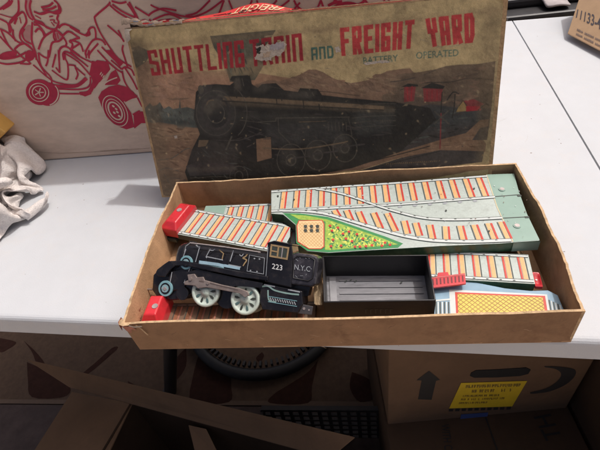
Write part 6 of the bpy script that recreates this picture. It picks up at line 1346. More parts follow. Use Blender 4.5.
-5975,3372,333,-5992,3354,405,-5950,3459,440,-6044,3446,528,-6016,3417,657,-5945,3370,741,-4642,1411,64,-4705,1495,76,-4787,1472,100,-4748,1437,133,-4773,1469,175,-4778,1528,239,
-4843,1621,236,-4932,1694,181,-5062,1684,231,-5013,1770,163,-5084,1732,143,-5100,1769,112,-5119,1835,144,-5065,1799,204,-5004,1865,268,-4948,1847,380,-4917,1943,328,-4975,2004,332,
-4962,2055,367,-4975,2110,382,-5016,2174,395,-5069,2246,346,-5090,2245,233,-5185,2249,189,-5197,2212,113,-5232,2252,120,-5216,2301,153,-5178,2281,230,-5155,2358,314,-5132,2411,436,
-5145,2519,502,-5108,2563,593,-5067,2548,661,-5071,2601,673,-5115,2646,668,-5194,2687,645,-5294,2713,699,-5266,2718,822,-5381,2715,842,-5429,2738,761,-5495,2740,770,-5501,2718,834,
-5523,2776,875,-5554,2865,820,-5593,2971,809,-5628,3042,742,-5650,3109,785,-5685,3145,809,-5693,3180,765,-5769,3214,758,-5860,3261,707,-5913,3297,580,-5871,3425,516,-5881,3430,413,
-5932,3421,345,-5932,3366,357,-5987,3403,358,-6011,3474,411,-6011,3515,530,-5958,3429,601,-5932,3455,706,-4517,1390,31,-4596,1444,93,-4675,1496,106,-4722,1538,131,-4724,1545,186,
-4788,1585,185,-4853,1664,181,-4963,1675,139,-5030,1743,209,-5002,1713,114,-5060,1769,113,-5056,1831,79,-5102,1790,103,-5072,1848,170,-5013,1816,277,-4910,1873,325,-4949,1973,269,
-4921,2050,344,-4890,2091,399,-4880,2145,381,-4912,2197,353,-4962,2265,391,-5037,2313,336,-5064,2263,245,-5090,2274,165,-5135,2308,187,-5129,2301,241,-5106,2340,308,-5087,2407,395,
-5110,2522,445,-5069,2591,547,-4999,2585,639,-4955,2585,717,-4963,2631,750,-4997,2679,739,-5073,2717,726,-5158,2765,670,-5273,2794,692,-5271,2811,809,-5351,2809,863,-5415,2809,862,
-5453,2833,825,-5488,2895,846,-5520,2975,809,-5558,3049,737,-5580,3116,814,-5604,3178,868,-5635,3222,894,-5649,3259,854,-5647,3250,772,-5734,3264,698,-5837,3349,676,-5962,3395,603,
-5976,3425,475,-5892,3448,423,-5950,3409,400,-5970,3466,373,-5978,3522,430,-5960,3539,540,-5907,3450,597,-5890,3490,693,-4456,1399,94,-4533,1475,45,-4607,1527,100,-4664,1570,134,
-4713,1592,150,-4772,1619,142,-4857,1645,130,-4935,1732,132,-4973,1727,238,-4953,1753,143,-4993,1783,81,-5034,1768,105,-5046,1803,153,-5020,1863,221,-4938,1795,302,-4921,1927,263,
-4911,2062,288,-4860,2131,368,-4795,2150,423,-4789,2197,458,-4807,2250,430,-4823,2248,346,-4894,2301,299,-4973,2360,317,-4981,2350,226,-5029,2347,269,-5047,2370,313,-5041,2423,364,
-5072,2518,397,-5047,2604,486,-4967,2608,590,-4897,2611,686,-4859,2626,765,-4862,2663,815,-4898,2706,823,-4964,2750,800,-5037,2794,729,-5144,2841,701,-5258,2875,689,-5296,2893,781,
-5359,2907,810,-5403,2939,818,-5447,2988,791,-5487,3050,731,-5512,3120,811,-5537,3204,873,-5564,3290,881,-5538,3290,942,-5563,3335,931,-5581,3348,856,-5607,3322,752,-5689,3330,649,
-5827,3311,618,-5893,3440,588,-5954,3504,527,-5956,3499,454,-5912,3533,426,-5918,3558,501,-5893,3515,583,-5854,3442,655,-5878,3540,648,-4439,1404,39,-4500,1509,77,-4593,1576,76,
-4643,1625,128,-4684,1651,166,-4716,1668,119,-4789,1676,85,-4837,1729,160,-4941,1763,157,-4972,1785,244,-5026,1799,189,-5009,1856,168,-4989,1864,233,-4935,1794,275,-4883,1891,315,
-4868,2023,262,-4850,2147,323,-4765,2210,406,-4702,2243,463,-4671,2246,513,-4678,2296,485,-4698,2307,405,-4790,2350,391,-4837,2398,309,-4926,2419,334,-4974,2457,293,-5000,2474,333,
-5028,2525,360,-5033,2601,416,-4969,2629,511,-4888,2630,613,-4826,2645,708,-4787,2669,794,-4788,2702,847,-4821,2741,866,-4882,2785,848,-4949,2827,779,-5067,2865,761,-5174,2912,733,
-5262,2955,705,-5322,2974,746,-5368,3003,758,-5414,3039,723,-5442,3104,782,-5470,3183,851,-5516,3288,840,-5473,3311,929,-5453,3352,982,-5470,3402,986,-5474,3407,915,-5540,3417,841,
-5585,3413,718,-5710,3411,664,-5758,3349,547,-5875,3383,570,-5851,3449,522,-5857,3503,536,-5892,3467,563,-5844,3435,633,-5828,3537,630,-5866,3619,587,-4420,1472,42,-4509,1571,36,
-4579,1653,90,-4630,1711,147,-4661,1743,202,-4697,1706,224,-4738,1745,176,-4729,1745,85,-4820,1788,92,-4883,1826,141,-4912,1870,208,-4916,1844,247,-4878,1797,240,-4846,1873,286,
-4826,1989,284,-4819,2127,274,-4759,2191,384,-4669,2198,479,-4594,2241,518,-4554,2283,534,-4566,2336,512,-4597,2367,443,-4694,2410,431,-4789,2455,395,-4860,2496,327,-4934,2520,349,
-4984,2548,341,-5020,2592,350,-4970,2610,416,-4910,2639,503,-4843,2663,600,-4788,2686,698,-4753,2713,783,-4746,2745,844,-4774,2782,871,-4836,2826,864,-4920,2865,826,-5012,2908,762,
-5130,2952,758,-5223,2992,741,-5296,3023,721,-5340,3054,733,-5386,3089,709,-5404,3150,772,-5431,3233,851,-5477,3340,846,-5417,3346,935,-5394,3401,991,-5401,3456,1009,-5437,3488,976,
-5487,3502,902,-5513,3494,785,-5593,3473,680,-5677,3460,572,-5749,3395,641,-5821,3427,653,-5816,3405,592,-5785,3461,608,-5811,3539,578,-5848,3621,549,-5866,3706,509,-4428,1571,65,
-4513,1674,47,-4566,1754,129,-4571,1767,236,-4564,1700,267,-4582,1748,286,-4647,1734,292,-4676,1781,223,-4683,1822,129,-4759,1865,75,-4791,1833,143,-4786,1848,193,-4808,1887,223,
-4796,1965,259,-4799,2074,242,-4759,2137,352,-4675,2218,431,-4585,2194,502,-4507,2249,516,-4471,2303,505,-4484,2358,484,-4535,2422,463,-4634,2464,441,-4742,2509,397,-4842,2552,352,
-4929,2572,324,-4987,2593,306,-4987,2637,334,-4992,2667,402,-4915,2692,458,-4844,2714,547,-4788,2737,645,-4754,2765,733,-4745,2796,795,-4770,2832,826,-4828,2873,823,-4909,2920,801,
-5011,2968,765,-5122,2996,720,-5222,3012,683,-5275,3077,695,-5324,3106,697,-5355,3135,743,-5440,3161,717,-5480,3221,804,-5436,3337,798,-5381,3373,898,-5357,3437,967,-5368,3496,982,
-5398,3539,968,-5454,3566,921,-5527,3556,843,-5611,3538,749,-5693,3529,654,-5701,3467,562,-5761,3499,607,-5770,3478,544,-5824,3525,533,-5857,3594,507,-5899,3680,472,-5866,3751,400,
-4435,1685,33,-4503,1782,90,-4498,1795,220,-4476,1710,285,-4483,1744,359,-4516,1734,405,-4573,1763,407,-4617,1810,347,-4629,1853,257,-4667,1902,171,-4741,1944,126,-4800,1951,153,
-4806,1983,197,-4760,2034,211,-4746,2085,295,-4725,2193,342,-4629,2178,427,-4560,2254,487,-4478,2275,464,-4447,2325,456,-4464,2381,435,-4543,2416,403,-4630,2498,393,-4747,2522,344,
-4865,2545,300,-4964,2574,266,-4946,2650,271,-4923,2687,300,-4958,2731,334,-4992,2752,412,-4932,2766,506,-4844,2799,564,-4786,2825,641,-4770,2856,707,-4802,2883,742,-4858,2916,743,
-4943,2954,719,-5044,2993,684,-5154,3000,638,-5210,3097,651,-5260,3163,663,-5303,3169,623,-5316,3202,672,-5358,3218,751,-5463,3213,703,-5528,3298,780,-5462,3385,846,-5379,3441,887,
-5373,3509,913,-5390,3559,910,-5437,3589,873,-5501,3590,807,-5569,3568,718,-5632,3538,626,-5681,3524,537,-5758,3501,535,-5792,3536,505,-5843,3561,479,-5863,3639,456,-5920,3721,415,
-5875,3821,459,-4436,1795,42,-4443,1832,166,-4411,1746,256,-4404,1726,367,-4416,1732,451,-4448,1753,493,-4499,1791,488,-4553,1837,441,-4606,1885,355,-4622,1932,253,-4712,1933,215,
-4754,1999,192,-4784,2040,172,-4778,2089,204,-4766,2135,271,-4691,2202,290,-4679,2217,405,-4567,2239,417,-4509,2297,405,-4489,2346,395,-4507,2398,374,-4575,2460,350,-4681,2515,346,
-4810,2506,292,-4932,2543,236,-4921,2653,224,-4931,2740,210,-4895,2778,227,-4857,2785,270,-4889,2812,339,-4981,2836,391,-4966,2834,502,-4907,2858,581,-4854,2911,620,-4888,2874,650,
-4943,2899,655,-5016,2944,628,-5102,3000,587,-5138,3115,615,-5197,3205,617,-5267,3227,561,-5280,3280,583,-5325,3261,562,-5335,3288,640,-5375,3303,749,-5472,3269,664,-5523,3369,734,
-5428,3421,779,-5411,3495,813,-5416,3552,818,-5449,3593,788,-5504,3553,743,-5573,3519,674,-5638,3487,591,-5705,3469,516,-5744,3532,490,-5781,3551,448,-5842,3576,426,-5833,3662,413,
-5892,3749,370,-5920,3849,449,-4406,1862,78,-4373,1803,179,-4350,1760,300,-4349,1750,411,-4363,1760,492,-4395,1785,531,-4444,1823,528,-4506,1871,479,-4565,1921,398,-4614,1978,296,
-4688,1983,212,-4746,2002,139,-4730,2060,153,-4728,2112,167,-4750,2168,202,-4777,2230,268,-4678,2230,307,-4672,2274,398,-4615,2330,412,-4592,2382,397,-4615,2413,352,-4675,2461,310,
-4773,2539,286,-4882,2512,212,-4934,2647,188,-4901,2759,166,-4883,2850,169,-4911,2902,177,-4886,2919,219,-4815,2886,235,-4864,2904,329,-4962,2924,381,-4993,2923,480,-4907,2914,488,
-4947,2916,536,-4993,2950,551,-5040,3012,536,-5087,3106,551,-5128,3222,575,-5218,3241,507,-5269,3307,465,-5252,3359,486,-5294,3383,511,-5351,3329,506,-5405,3339,603,-5396,3386,727,
-5448,3327,615,-5529,3381,689,-5506,3460,731,-5505,3519,735,-5480,3539,691,-5538,3539,646,-5606,3513,583,-5657,3461,504,-5698,3539,465,-5736,3526,403,-5768,3556,368,-5827,3532,355,
-5862,3618,353,-5938,3697,405,-5962,3830,389,-4367,1898,92,-4347,1847,195,-4304,1785,295,-4310,1787,405,-4328,1800,484,-4361,1825,525,-4412,1865,515,-4470,1906,459,-4530,1934,357,
-4598,1960,243,-4684,1961,146,-4699,2060,129,-4731,2091,66,-4778,2112,79,-4820,2132,118,-4849,2164,190,-4775,2231,219,-4772,2276,305,-4731,2340,341,-4707,2396,336,-4741,2439,339,
-4800,2482,294,-4829,2494,185,-4877,2625,214,-4901,2741,139,-4907,2862,105,-4903,2956,115,-4847,2968,90,-4810,2947,123,-4864,2983,164,-4793,2957,226,-4883,2984,297,-4922,2994,397,
-4975,3011,471,-4920,3020,508,-4961,3045,537,-5011,3103,521,-5057,3196,532,-5146,3262,491,-5247,3304,434,-5240,3396,449,-5290,3429,403,-5334,3392,392,-5335,3441,448,-5356,3348,472,
-5417,3363,587,-5411,3454,681,-5440,3398,575,-5531,3418,597,-5482,3456,624,-5535,3455,615,-5579,3458,561,-5609,3469,477,-5652,3552,438,-5682,3506,359,-5715,3518,291,-5733,3557,255,
-5794,3576,252,-5883,3545,272,-5957,3603,349,-5996,3740,342,-4337,1955,64,-4317,1875,136,-4274,1839,241,-4288,1841,349,-4311,1853,422,-4348,1877,461,-4403,1906,446,-4466,1912,374,
-4546,1893,278,-4609,1920,161,-4649,2031,91,-4686,2131,47,-4709,2217,67,-4749,2232,34,-4714,2214,86,-4784,2194,62,-4869,2230,106,-4865,2279,191,-4843,2340,252,-4831,2397,279,
-4850,2447,271,-4882,2476,206,-4901,2571,162,-4838,2700,153,-4859,2814,91,-4863,2938,72,-4873,3034,63,-4837,3059,115,-4803,3039,153,-4796,2977,100,-4809,3037,184,-4791,3004,292,
-4883,3049,342,-4936,3063,418,-4952,3081,485,-4927,3104,528,-4975,3152,501,-5054,3205,471,-5145,3266,425,-5241,3331,377,-5231,3430,390,-5276,3456,336,-5304,3412,320,-5287,3463,372,
-5357,3404,386,-5407,3417,492,-5347,3397,606,-5405,3499,619,-5450,3471,537,-5513,3484,518,-5547,3523,527,-5552,3496,460,-5598,3563,418,-5624,3500,338,-5651,3507,245,-5690,3495,174,
-5697,3539,133,-5742,3572,123,-5827,3594,150,-5934,3599,212,-6033,3610,313,-4297,2049,25,-4274,1961,76,-4317,1930,182,-4341,1850,241,-4332,1889,312,-4361,1922,352,-4420,1917,332,
-4468,1869,269,-4527,1910,169,-4587,2016,102,-4631,2148,67,-4687,2253,70,-4707,2336,28,-4747,2377,44,-4701,2356,67,-4758,2325,102,-4730,2227,135,-4799,2292,84,-4845,2360,128,
-4858,2415,170,-4867,2468,172,-4868,2525,135,-4864,2618,106,-4840,2738,91,-4820,2861,84,-4836,2970,30,-4824,3062,48,-4794,3094,94,-4758,3080,142,-4799,3038,92,-4766,2991,180,
-4753,3045,289,-4833,3051,377,-4909,3021,437,-4904,3089,465,-4915,3137,488,-4941,3174,539,-5014,3232,499,-5095,3287,432,-5213,3339,424,-5201,3419,349,-5280,3407,314,-5296,3462,275,
-5252,3492,317,-5332,3476,369,-5362,3468,472,-5329,3362,543,-5383,3459,554,-5429,3545,555,-5468,3546,504,-5495,3525,465,-5537,3566,426,-5571,3509,359,-5596,3496,252,-5629,3503,148,
-5648,3585,126,-5651,3645,144,-5649,3649,85,-5723,3676,108,-5837,3675,131,-5910,3666,251,-4218,2167,22,-4287,2108,66,-4326,2006,57,-4338,1964,153,-4388,1899,185,-4365,1942,221,
-4406,1901,206,-4476,1915,157,-4527,2017,117,-4607,2123,143,-4639,2255,104,-4641,2348,32,-4665,2439,25,-4708,2481,48,-4713,2473,102,-4683,2401,117,-4671,2294,85,-4754,2277,169,
-4762,2367,114,-4802,2438,126,-4815,2494,139,-4818,2554,131,-4818,2639,134,-4792,2724,75,-4816,2834,35,-4791,2939,57,-4771,3023,27,-4742,3076,59,-4789,3063,93,-4757,3002,120,
-4723,3026,220,-4736,3008,340,-4860,2990,365,-4841,3033,463,-4834,3108,438,-4854,3160,434,-4890,3200,474,-4936,3234,548,-5013,3287,480,-5145,3290,463,-5166,3343,365,-5182,3437,326,
-5227,3481,303,-5240,3438,346,-5273,3486,398,-5303,3482,494,-5295,3386,571,-5339,3485,567,-5388,3545,523,-5429,3539,471,-5470,3571,459,-5494,3550,392,-5531,3495,318,-5564,3509,202,
-5605,3541,96,-5594,3632,105,-5588,3700,126,-5618,3742,103,-5652,3736,39,-5751,3749,78,-5799,3715,197,-4124,2274,27,-4169,2194,60,-4244,2114,97,-4337,2070,65,-4378,1991,83,
-4432,1968,113,-4441,2004,159,-4501,2010,108,-4520,2101,160,-4584,2184,78,-4610,2309,45,-4612,2425,34,-4655,2487,78,-4639,2520,37,-4662,2525,95,-4622,2439,108,-4691,2354,100,
-4698,2249,164,-4765,2353,165,-4788,2447,175,-4759,2508,153,-4753,2559,130,-4762,2608,177,-4812,2689,150,-4772,2770,90,-4743,2856,35,-4764,2931,69,-4762,2980,103,-4715,3004,109,
-4685,3005,187,-4681,2974,286,-4805,2941,312,-4798,2966,436,-4766,3068,405,-4770,3135,354,-4799,3183,334,-4817,3224,376,-4855,3256,456,-4907,3286,552,-5031,3282,542,-5135,3304,484,
-5189,3373,430,-5213,3440,412,-5180,3482,417,-5222,3474,477,-5281,3400,483,-5254,3462,564,-5313,3543,533,-5357,3532,456,-5393,3555,412,-5445,3561,395,-5495,3617,394,-5556,3556,334,
-5520,3546,215,-5558,3561,88,-5599,3657,63,-5572,3733,86,-5620,3729,40,-5608,3769,91,-5686,3800,51,-5715,3737,152,-4100,2374,95,-4080,2281,72,-4183,2215,79,-4274,2158,101,
-4345,2094,80,-4390,2041,67,-4438,2023,77,-4443,2042,144,-4501,2108,93,-4537,2207,49,-4561,2328,30,-4604,2409,88,-4604,2489,88,-4588,2532,50,-4615,2532,116,-4660,2456,147,
-4640,2339,115,-4715,2278,216,-4789,2394,214,-4713,2467,185,-4675,2536,168,-4651,2549,117,-4676,2610,109,-4695,2662,173,-4774,2721,207,-4724,2788,145,-4676,2842,92,-4672,2895,119,
-4655,2910,165,-4673,2900,241,-4768,2881,277,-4752,2896,404,-4700,3010,382,-4723,3079,290,-4731,3145,231,-4727,3206,225,-4742,3250,261,-4787,3283,332,-4827,3310,433,-4901,3341,535,
-5023,3345,563,-5071,3341,472,-5140,3340,456,-5184,3366,475,-5217,3361,531,-5203,3462,544,-5226,3560,516,-5280,3516,432,-5309,3564,367,-5346,3588,324,-5390,3570,301,-5468,3560,313,
-5521,3643,364,-5571,3539,298,-5602,3566,165,-5539,3653,108,-5559,3706,31,-5574,3781,43,-5585,3819,80,-5654,3765,81,-5710,3791,169,-4151,2420,159,-4131,2355,90,-4119,2245,119,
-4206,2164,120,-4292,2105,125,-4349,2051,112,-4399,2025,117,-4423,2082,116,-4495,2120,147,-4506,2212,95,-4586,2289,77,-4541,2373,95,-4551,2449,64,-4579,2472,108,-4583,2482,167,
-4610,2390,136,-4669,2288,185,-4778,2332,274,-4716,2456,253,-4623,2532,225,-4563,2582,189,-4543,2614,145,-4541,2594,85,-4591,2661,77,-4644,2708,147,-4700,2676,232,-4651,2734,177,
-4701,2778,183,-4719,2808,221,-4747,2807,283,-4711,2831,372,-4653,2937,364,-4651,3032,280,-4688,3077,175,-4653,3154,139,-4624,3208,153,-4640,3255,182,-4685,3294,241,-4761,3331,319,
-4847,3348,405,-4904,3391,507,-4996,3407,555,-5061,3416,519,-5101,3413,556,-5135,3458,528,-5140,3544,494,-5192,3507,413,-5223,3575,340,-5253,3611,263,-5288,3641,219,-5332,3623,196,
-5398,3641,236,-5495,3588,250,-5588,3660,325,-5655,3544,279,-5629,3618,168,-5553,3675,131,-5531,3753,116,-5585,3746,114,-5623,3799,139,-5692,3734,178,-4104,2447,181,-4084,2377,117,
-4139,2274,165,-4191,2160,167,-4238,2076,117,-4298,2016,136,-4355,1996,157,-4359,2049,140,-4411,2103,130,-4474,2169,171,-4561,2206,123,-4593,2294,135,-4568,2367,143,-4526,2395,168,
-4582,2362,168,-4645,2290,183,-4728,2268,280,-4689,2404,311,-4598,2455,212,-4497,2529,219,-4432,2575,177,-4408,2605,132,-4424,2662,121,-4459,2638,46,-4517,2701,101,-4591,2647,162,
-4628,2632,249,-4670,2692,258,-4688,2730,289,-4666,2769,333,-4633,2855,324,-4587,2963,303,-4654,2988,198,-4610,3072,129,-4584,3146,79,-4594,3208,66,-4604,3257,91,-4638,3298,150,
-4721,3317,219,-4788,3357,315,-4861,3396,408,-4916,3435,491,-4972,3462,535,-5025,3474,521,-5055,3511,481,-5106,3490,408,-5144,3544,323,-5179,3601,240,-5198,3670,176,-5228,3673,115,
-5273,3677,93,-5338,3690,119,-5424,3696,185,-5513,3597,212,-5597,3670,306,-5710,3599,281,-5613,3628,234,-5593,3708,215,-5602,3764,225,-5663,3783,236,-5752,3770,239,-4122,2379,174,
-4032,2336,147,-4082,2222,173,-4138,2100,153,-4206,1997,135,-4266,1925,136,-4246,1977,175,-4270,2013,208,-4313,2071,192,-4400,2060,179,-4492,2106,185,-4562,2173,189,-4573,2243,202,
-4538,2277,228,-4593,2251,227,-4656,2226,294,-4655,2334,354,-4581,2394,251,-4484,2460,169,-4488,2570,109,-4431,2515,74,-4417,2550,31,-4390,2556,85,-4359,2638,104,-4434,2684,38,
-4494,2664,134,-4581,2682,191,-4587,2685,269,-4613,2734,272,-4645,2782,268,-4635,2868,259,-4552,2943,257,-4626,2952,162,-4598,3036,84,-4616,3115,40,-4634,3178,31,-4630,3232,40,
-4639,3293,85,-4695,3341,162,-4769,3374,251,-4848,3407,341,-4909,3434,418,-4919,3469,485,-4970,3488,478,-5013,3474,431,-5055,3522,364,-5093,3585,279,-5128,3649,191,-5161,3658,92,
-5193,3608,45,-5242,3591,36,-5301,3609,38,-5350,3687,82,-5467,3691,124,-5549,3600,197,-5601,3685,289,-5716,3683,304,-5715,3650,227,-5703,3684,182,-5759,3694,212,-5825,3669,258,
-4045,2319,223,-4046,2230,173,-4102,2164,74,-4172,2050,54,-4245,1948,36,-4163,1966,93,-4125,1997,146,-4149,1960,178,-4190,2001,213,-4275,2024,235,-4372,2060,241,-4459,2098,252,
-4525,2131,267,-4557,2168,297,-4583,2204,339,-4595,2283,369,-4584,2349,271,-4486,2426,234,-4439,2545,185,-4452,2490,85,-4497,2561,47,-4464,2605,69,-4403,2623,52,-4320,2588,62,
-4370,2696,43,-4444,2705,137,-4555,2729,168,-4538,2704,248,-4588,2726,223,-4634,2753,219,-4647,2834,211,-4604,2911,269,-4563,2941,165,-4632,2981,79,-4651,3074,72,-4631,3135,79,
-4645,3188,82,-4685,3253,88,-4744,3321,135,-4812,3383,212,-4878,3433,299,-4926,3470,377,-4885,3485,442,-4923,3517,463,-4957,3475,422,-5009,3498,343,-5050,3558,255,-5076,3642,168,
-5122,3621,65,-5169,3552,67,-5222,3532,74,-5279,3538,66,-5337,3602,46,-5416,3687,36,-5461,3605,131,-5552,3682,184,-5604,3714,279,-5676,3727,315,-5730,3702,301,-5771,3660,328,
-5742,3589,295
], float).reshape(-1, 3)*1e-4           # settled folds of the towel, tenths of a millimetre
nT = int(round(math.sqrt(len(TW))))
mb = MB(); mb.grid(list(TW.reshape(nT, nT, 3)+V(0.0, 0.0, 0)), M_towel, True)
o = mb.build('towel', None, loc=V(-.55, .2, 0))
tag(o, 'crumpled off white terry towel at the left end of the table', 'towel')
s_ = o.modifiers.new('solid', 'SOLIDIFY'); s_.thickness = .0034; s_.offset = 0
s_ = o.modifiers.new('sub', 'SUBSURF'); s_.levels = 3; s_.render_levels = 3
d = o.modifiers.new('disp', 'DISPLACE'); d.texture = tex; d.strength = .0011; d.mid_level = .5; d.texture_coords = 'GLOBAL'

# ================================================================== THINGS BEHIND THE TABLE
M_tote = pm('black_tote_plastic', (.022, .021, .023), .45, .3, 20, .1, 200)
t = thing('storage_tote', 'black plastic storage tote behind the back edge of the table', 'tote', V(.5, 1.05, -.74))
mb = MB()
q0, q1 = V(.20, .86, -.735), V(.78, 1.22, -.735)
mb.grid([[V(.24, .89, -.735), V(.74, .89, -.735), V(.74, 1.19, -.735), V(.24, 1.19, -.735)], [V(.20, .86, -.06), V(.78, .86, -.06), V(.78, 1.22, -.06), V(.20, 1.22, -.06)]], M_tote, False, True)
mb.build('tub', t, bevel=.01)
mb = MB(); mb.box(V(.19, .85, -.06), V(.60, 0, 0), V(0, .38, 0), V(0, 0, .03), M_tote); mb.box(V(.23, .90, -.03), V(.52, 0, 0), V(0, .28, 0), V(0, 0, .02), M_tote); mb.build('lid', t, bevel=.006)
mb = MB()
for x in (.30, .62): mb = MB(); mb.box(V(x, .838, -.075), V(.07, 0, 0), V(0, .014, 0), V(0, 0, .05), pm('tote_latch', (.12, .12, .125), .4, .2, 30)); mb.build('latch', t, bevel=.004)
mb = MB(); p = aty(559, 13.5, .862)
rows = []
for i in range(5):
    rows.append([p+V(-.03+.018*j, 0, .015+.006*math.sin(i*1.3+j)+.004*i) +V(0, .02*i, 0) for j in range(4)])
mb.grid(rows, pm('pale_rag', (.40, .36, .36), .9, .2, 60)); o = mb.build('rag', None, subd=2, loc=p); tag(o, 'small pale rag lying on the black tote behind the table', 'rag')
md = o.modifiers.new('solid', 'SOLIDIFY'); md.thickness = .004
t = thing('duffel_bag', 'dark bag with a grey strap behind the table beside the go kart carton', 'bag', V(.13, 1.0, -.74))
mb = MB()
rows = []
for i in range(9):
    a = math.pi*i/8; rows.append([V(.0+.0+.19*j/6-.02, .95-.14*math.cos(a), -.70+.80*math.sin(a)**.6+.012*math.sin(j*2+i)) for j in range(7)])
mb.grid(rows, pm('bag_cloth', (.03, .028, .03), .8, .3, 40, .5, 300)); o = mb.build('bag_body', t, subd=2)
mb = MB(); s0 = aty(413, 9, .80); s1 = aty(409, -8, .80)
mb.prism([s0+V(-.012, 0, -.10), s0+V(.012, 0, -.10), s0+V(.010, 0, .0), s1+V(.006, .0, .02), s1+V(-.008, 0, .02), s0+V(-.010, 0, 0)], V(0, .004, 0), pm('bag_strap', (.36, .34, .34), .7, .15, 60)); mb.build('strap', t)

# ================================================================== UNDER THE TABLE
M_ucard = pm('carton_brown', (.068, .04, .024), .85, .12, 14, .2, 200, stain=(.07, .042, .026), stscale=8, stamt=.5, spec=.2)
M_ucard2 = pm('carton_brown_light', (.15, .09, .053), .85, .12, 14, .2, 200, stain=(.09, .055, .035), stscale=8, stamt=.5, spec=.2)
M_ushade = pm('carton_inside_shade', (.04, .024, .015), .9, .2, 14, spec=.1)  # shade inside the open carton, put into its walls' colour
M_uink = pm('carton_print_black', (.014, .012, .012), .7, .2, 60)
# rug with leaves on the floor
t = thing('leaf_rug', 'tan rug with large dark brown leaves on the floor under the table', 'rug', V(-.5, .7, -.744))
rg = [(-1.6, .298), (.16, .292), (.16, 1.25), (-1.6, 1.25)]
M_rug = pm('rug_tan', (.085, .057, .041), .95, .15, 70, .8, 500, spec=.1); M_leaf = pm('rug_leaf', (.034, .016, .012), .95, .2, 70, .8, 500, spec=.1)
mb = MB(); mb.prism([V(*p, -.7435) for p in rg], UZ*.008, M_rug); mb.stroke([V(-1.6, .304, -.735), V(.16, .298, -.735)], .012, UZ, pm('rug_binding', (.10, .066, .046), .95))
rf = lambda px, py: atz(px, py, -.7348)
def leafpx(pts): mb.poly([rf(*p) for p in smooth_line(pts+[pts[0]], 4)[:-1]], M_leaf)
leafpx([(128, 381), (140, 388), (152, 396), (157, 406), (146, 405), (134, 399), (129, 391)])
leafpx([(76, 383), (82, 374), (96, 362), (112, 348), (118, 348), (106, 359), (92, 371)])
leafpx([(24, 341), (32, 352), (37, 364), (46, 370), (44, 362), (34, 350)])
leafpx([(27, 362), (48, 372), (70, 387), (63, 397), (32, 397), (28, 380)])  # dark patch beside the open carton's back flap, in the leaf colour
leafpx([(0, 338), (16, 342), (10, 348), (0, 352)])
leafpx([(200, 350), (215, 360), (229, 372), (231, 386), (229, 402), (192, 402), (193, 376)])
leafpx([(318, 360), (308, 372), (290, 384), (274, 394), (270, 403), (308, 403), (312, 386)])
leafpx([(186, 348), (178, 356), (172, 368), (176, 380), (186, 366)])
leafpx([(262, 352), (256, 358), (260, 362), (264, 356)])
leafpx([(352, 372), (370, 380), (377, 396), (360, 402), (350, 388)])
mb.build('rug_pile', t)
mb = MB(); mb.prism([V(-1.5, -.08, -.7432), V(.5, -.08, -.7432), V(.5, .288, -.7432), V(-1.5, .296, -.7432)], UZ*.006, pm('floor_shade_grey', (.072, .054, .05), .95, .2, 30, .8, 400, stain=(.06, .052, .05), stscale=6, stamt=.6, spec=.1))  # added sheet, its dark colour stands in for shade on the floor
tag(mb.build('floor_shade_sheet', None, loc=V(-.5, .1, -.744)), 'added dark sheet for the shaded floor in front of the leaf rug', 'shade sheet')
# tyre lying on the rug
tp_ = [atz(*p, -.715) for p in ((192, 347), (260, 380), (325, 350))]
(ax, ay), (bx_, by), (cx_, cy2) = [(p[0], p[1]) for p in tp_]
dd = 2*(ax*(by-cy2)+bx_*(cy2-ay)+cx_*(ay-by))
ux = ((ax*ax+ay*ay)*(by-cy2)+(bx_*bx_+by*by)*(cy2-ay)+(cx_*cx_+cy2*cy2)*(ay-by))/dd
uy = ((ax*ax+ay*ay)*(cx_-bx_)+(bx_*bx_+by*by)*(ax-cx_)+(cx_*cx_+cy2*cy2)*(bx_-ax))/dd
Rt = math.hypot(ax-ux, ay-uy)
t = thing('rubber_tyre', 'narrow black knobbly rubber tyre lying on the leaf rug under the table', 'tyre', V(ux, uy, -.735))
M_rub = pm('tyre_rubber', (.014, .014, .015), .6, .3, 60, .2, 300)
mb = MB(); mb.tube([V(ux+(Rt-.016)*math.cos(a), uy+(Rt-.016)*math.sin(a), -.716) for a in np.linspace(0, 2*math.pi, 97)[:-1]], .016, M_rub, 12, True); mb.build('casing', t)
mb = MB()
for k in range(84):
    a = 2*math.pi*k/84; e = V(math.cos(a), math.sin(a), 0); f = V(-math.sin(a), math.cos(a), 0); p = V(ux, uy, -.708)+e*(Rt-.045)
    mb.box(p-f*.003, e*.014, f*.006, UZ*.012, M_rub)
mb.build('tread_knobs', t)
# perforated black crate on the floor
t = thing('plastic_crate', 'black plastic crate with square holes in its sides, on the floor between the cartons', 'crate', V(-.07, .15, -.744))
zt = -.60; c0 = atz(262, 409, zt); c1 = atz(388, 409.5, zt)
mb = MB(); e = (c1-c0); Lc = np.linalg.norm(e); e /= Lc; nn = V(e[1], -e[0], 0)
hgt = .14; mb_ = mb
nx, nz_ = 13, 6
Lc2 = Lc; dx = Lc2/nx
for sidei, (o_, e_, L_) in enumerate(((c0+nn*.0, e, Lc2), (c0-nn*.0+nn*.16, e, Lc2))):
    for i in range(nx+1): mb.box(o_+e_*(i*dx-.004)-UZ*hgt, e_*.008, nn*.004, UZ*hgt, M_tote)
    for j in range(nz_+1): mb.box(o_-UZ*(j*hgt/nz_)-UZ*.004-nn*.0006, e_*L_, nn*.0052, UZ*.008, M_tote)
for o_ in (c0, c0+e*(Lc-.004)):
    ny = 8
    for i in range(ny+1): mb.box(o_+nn*(i*.16/ny-.002)-UZ*hgt, nn*.006, e*.004, UZ*hgt, M_tote)
    for j in range(nz_+1): mb.box(o_-UZ*(j*hgt/nz_)-UZ*.004-e*.0006, nn*.16, e*.0052, UZ*.008, M_tote)
mb.build('lattice_side', t)
mb = MB()
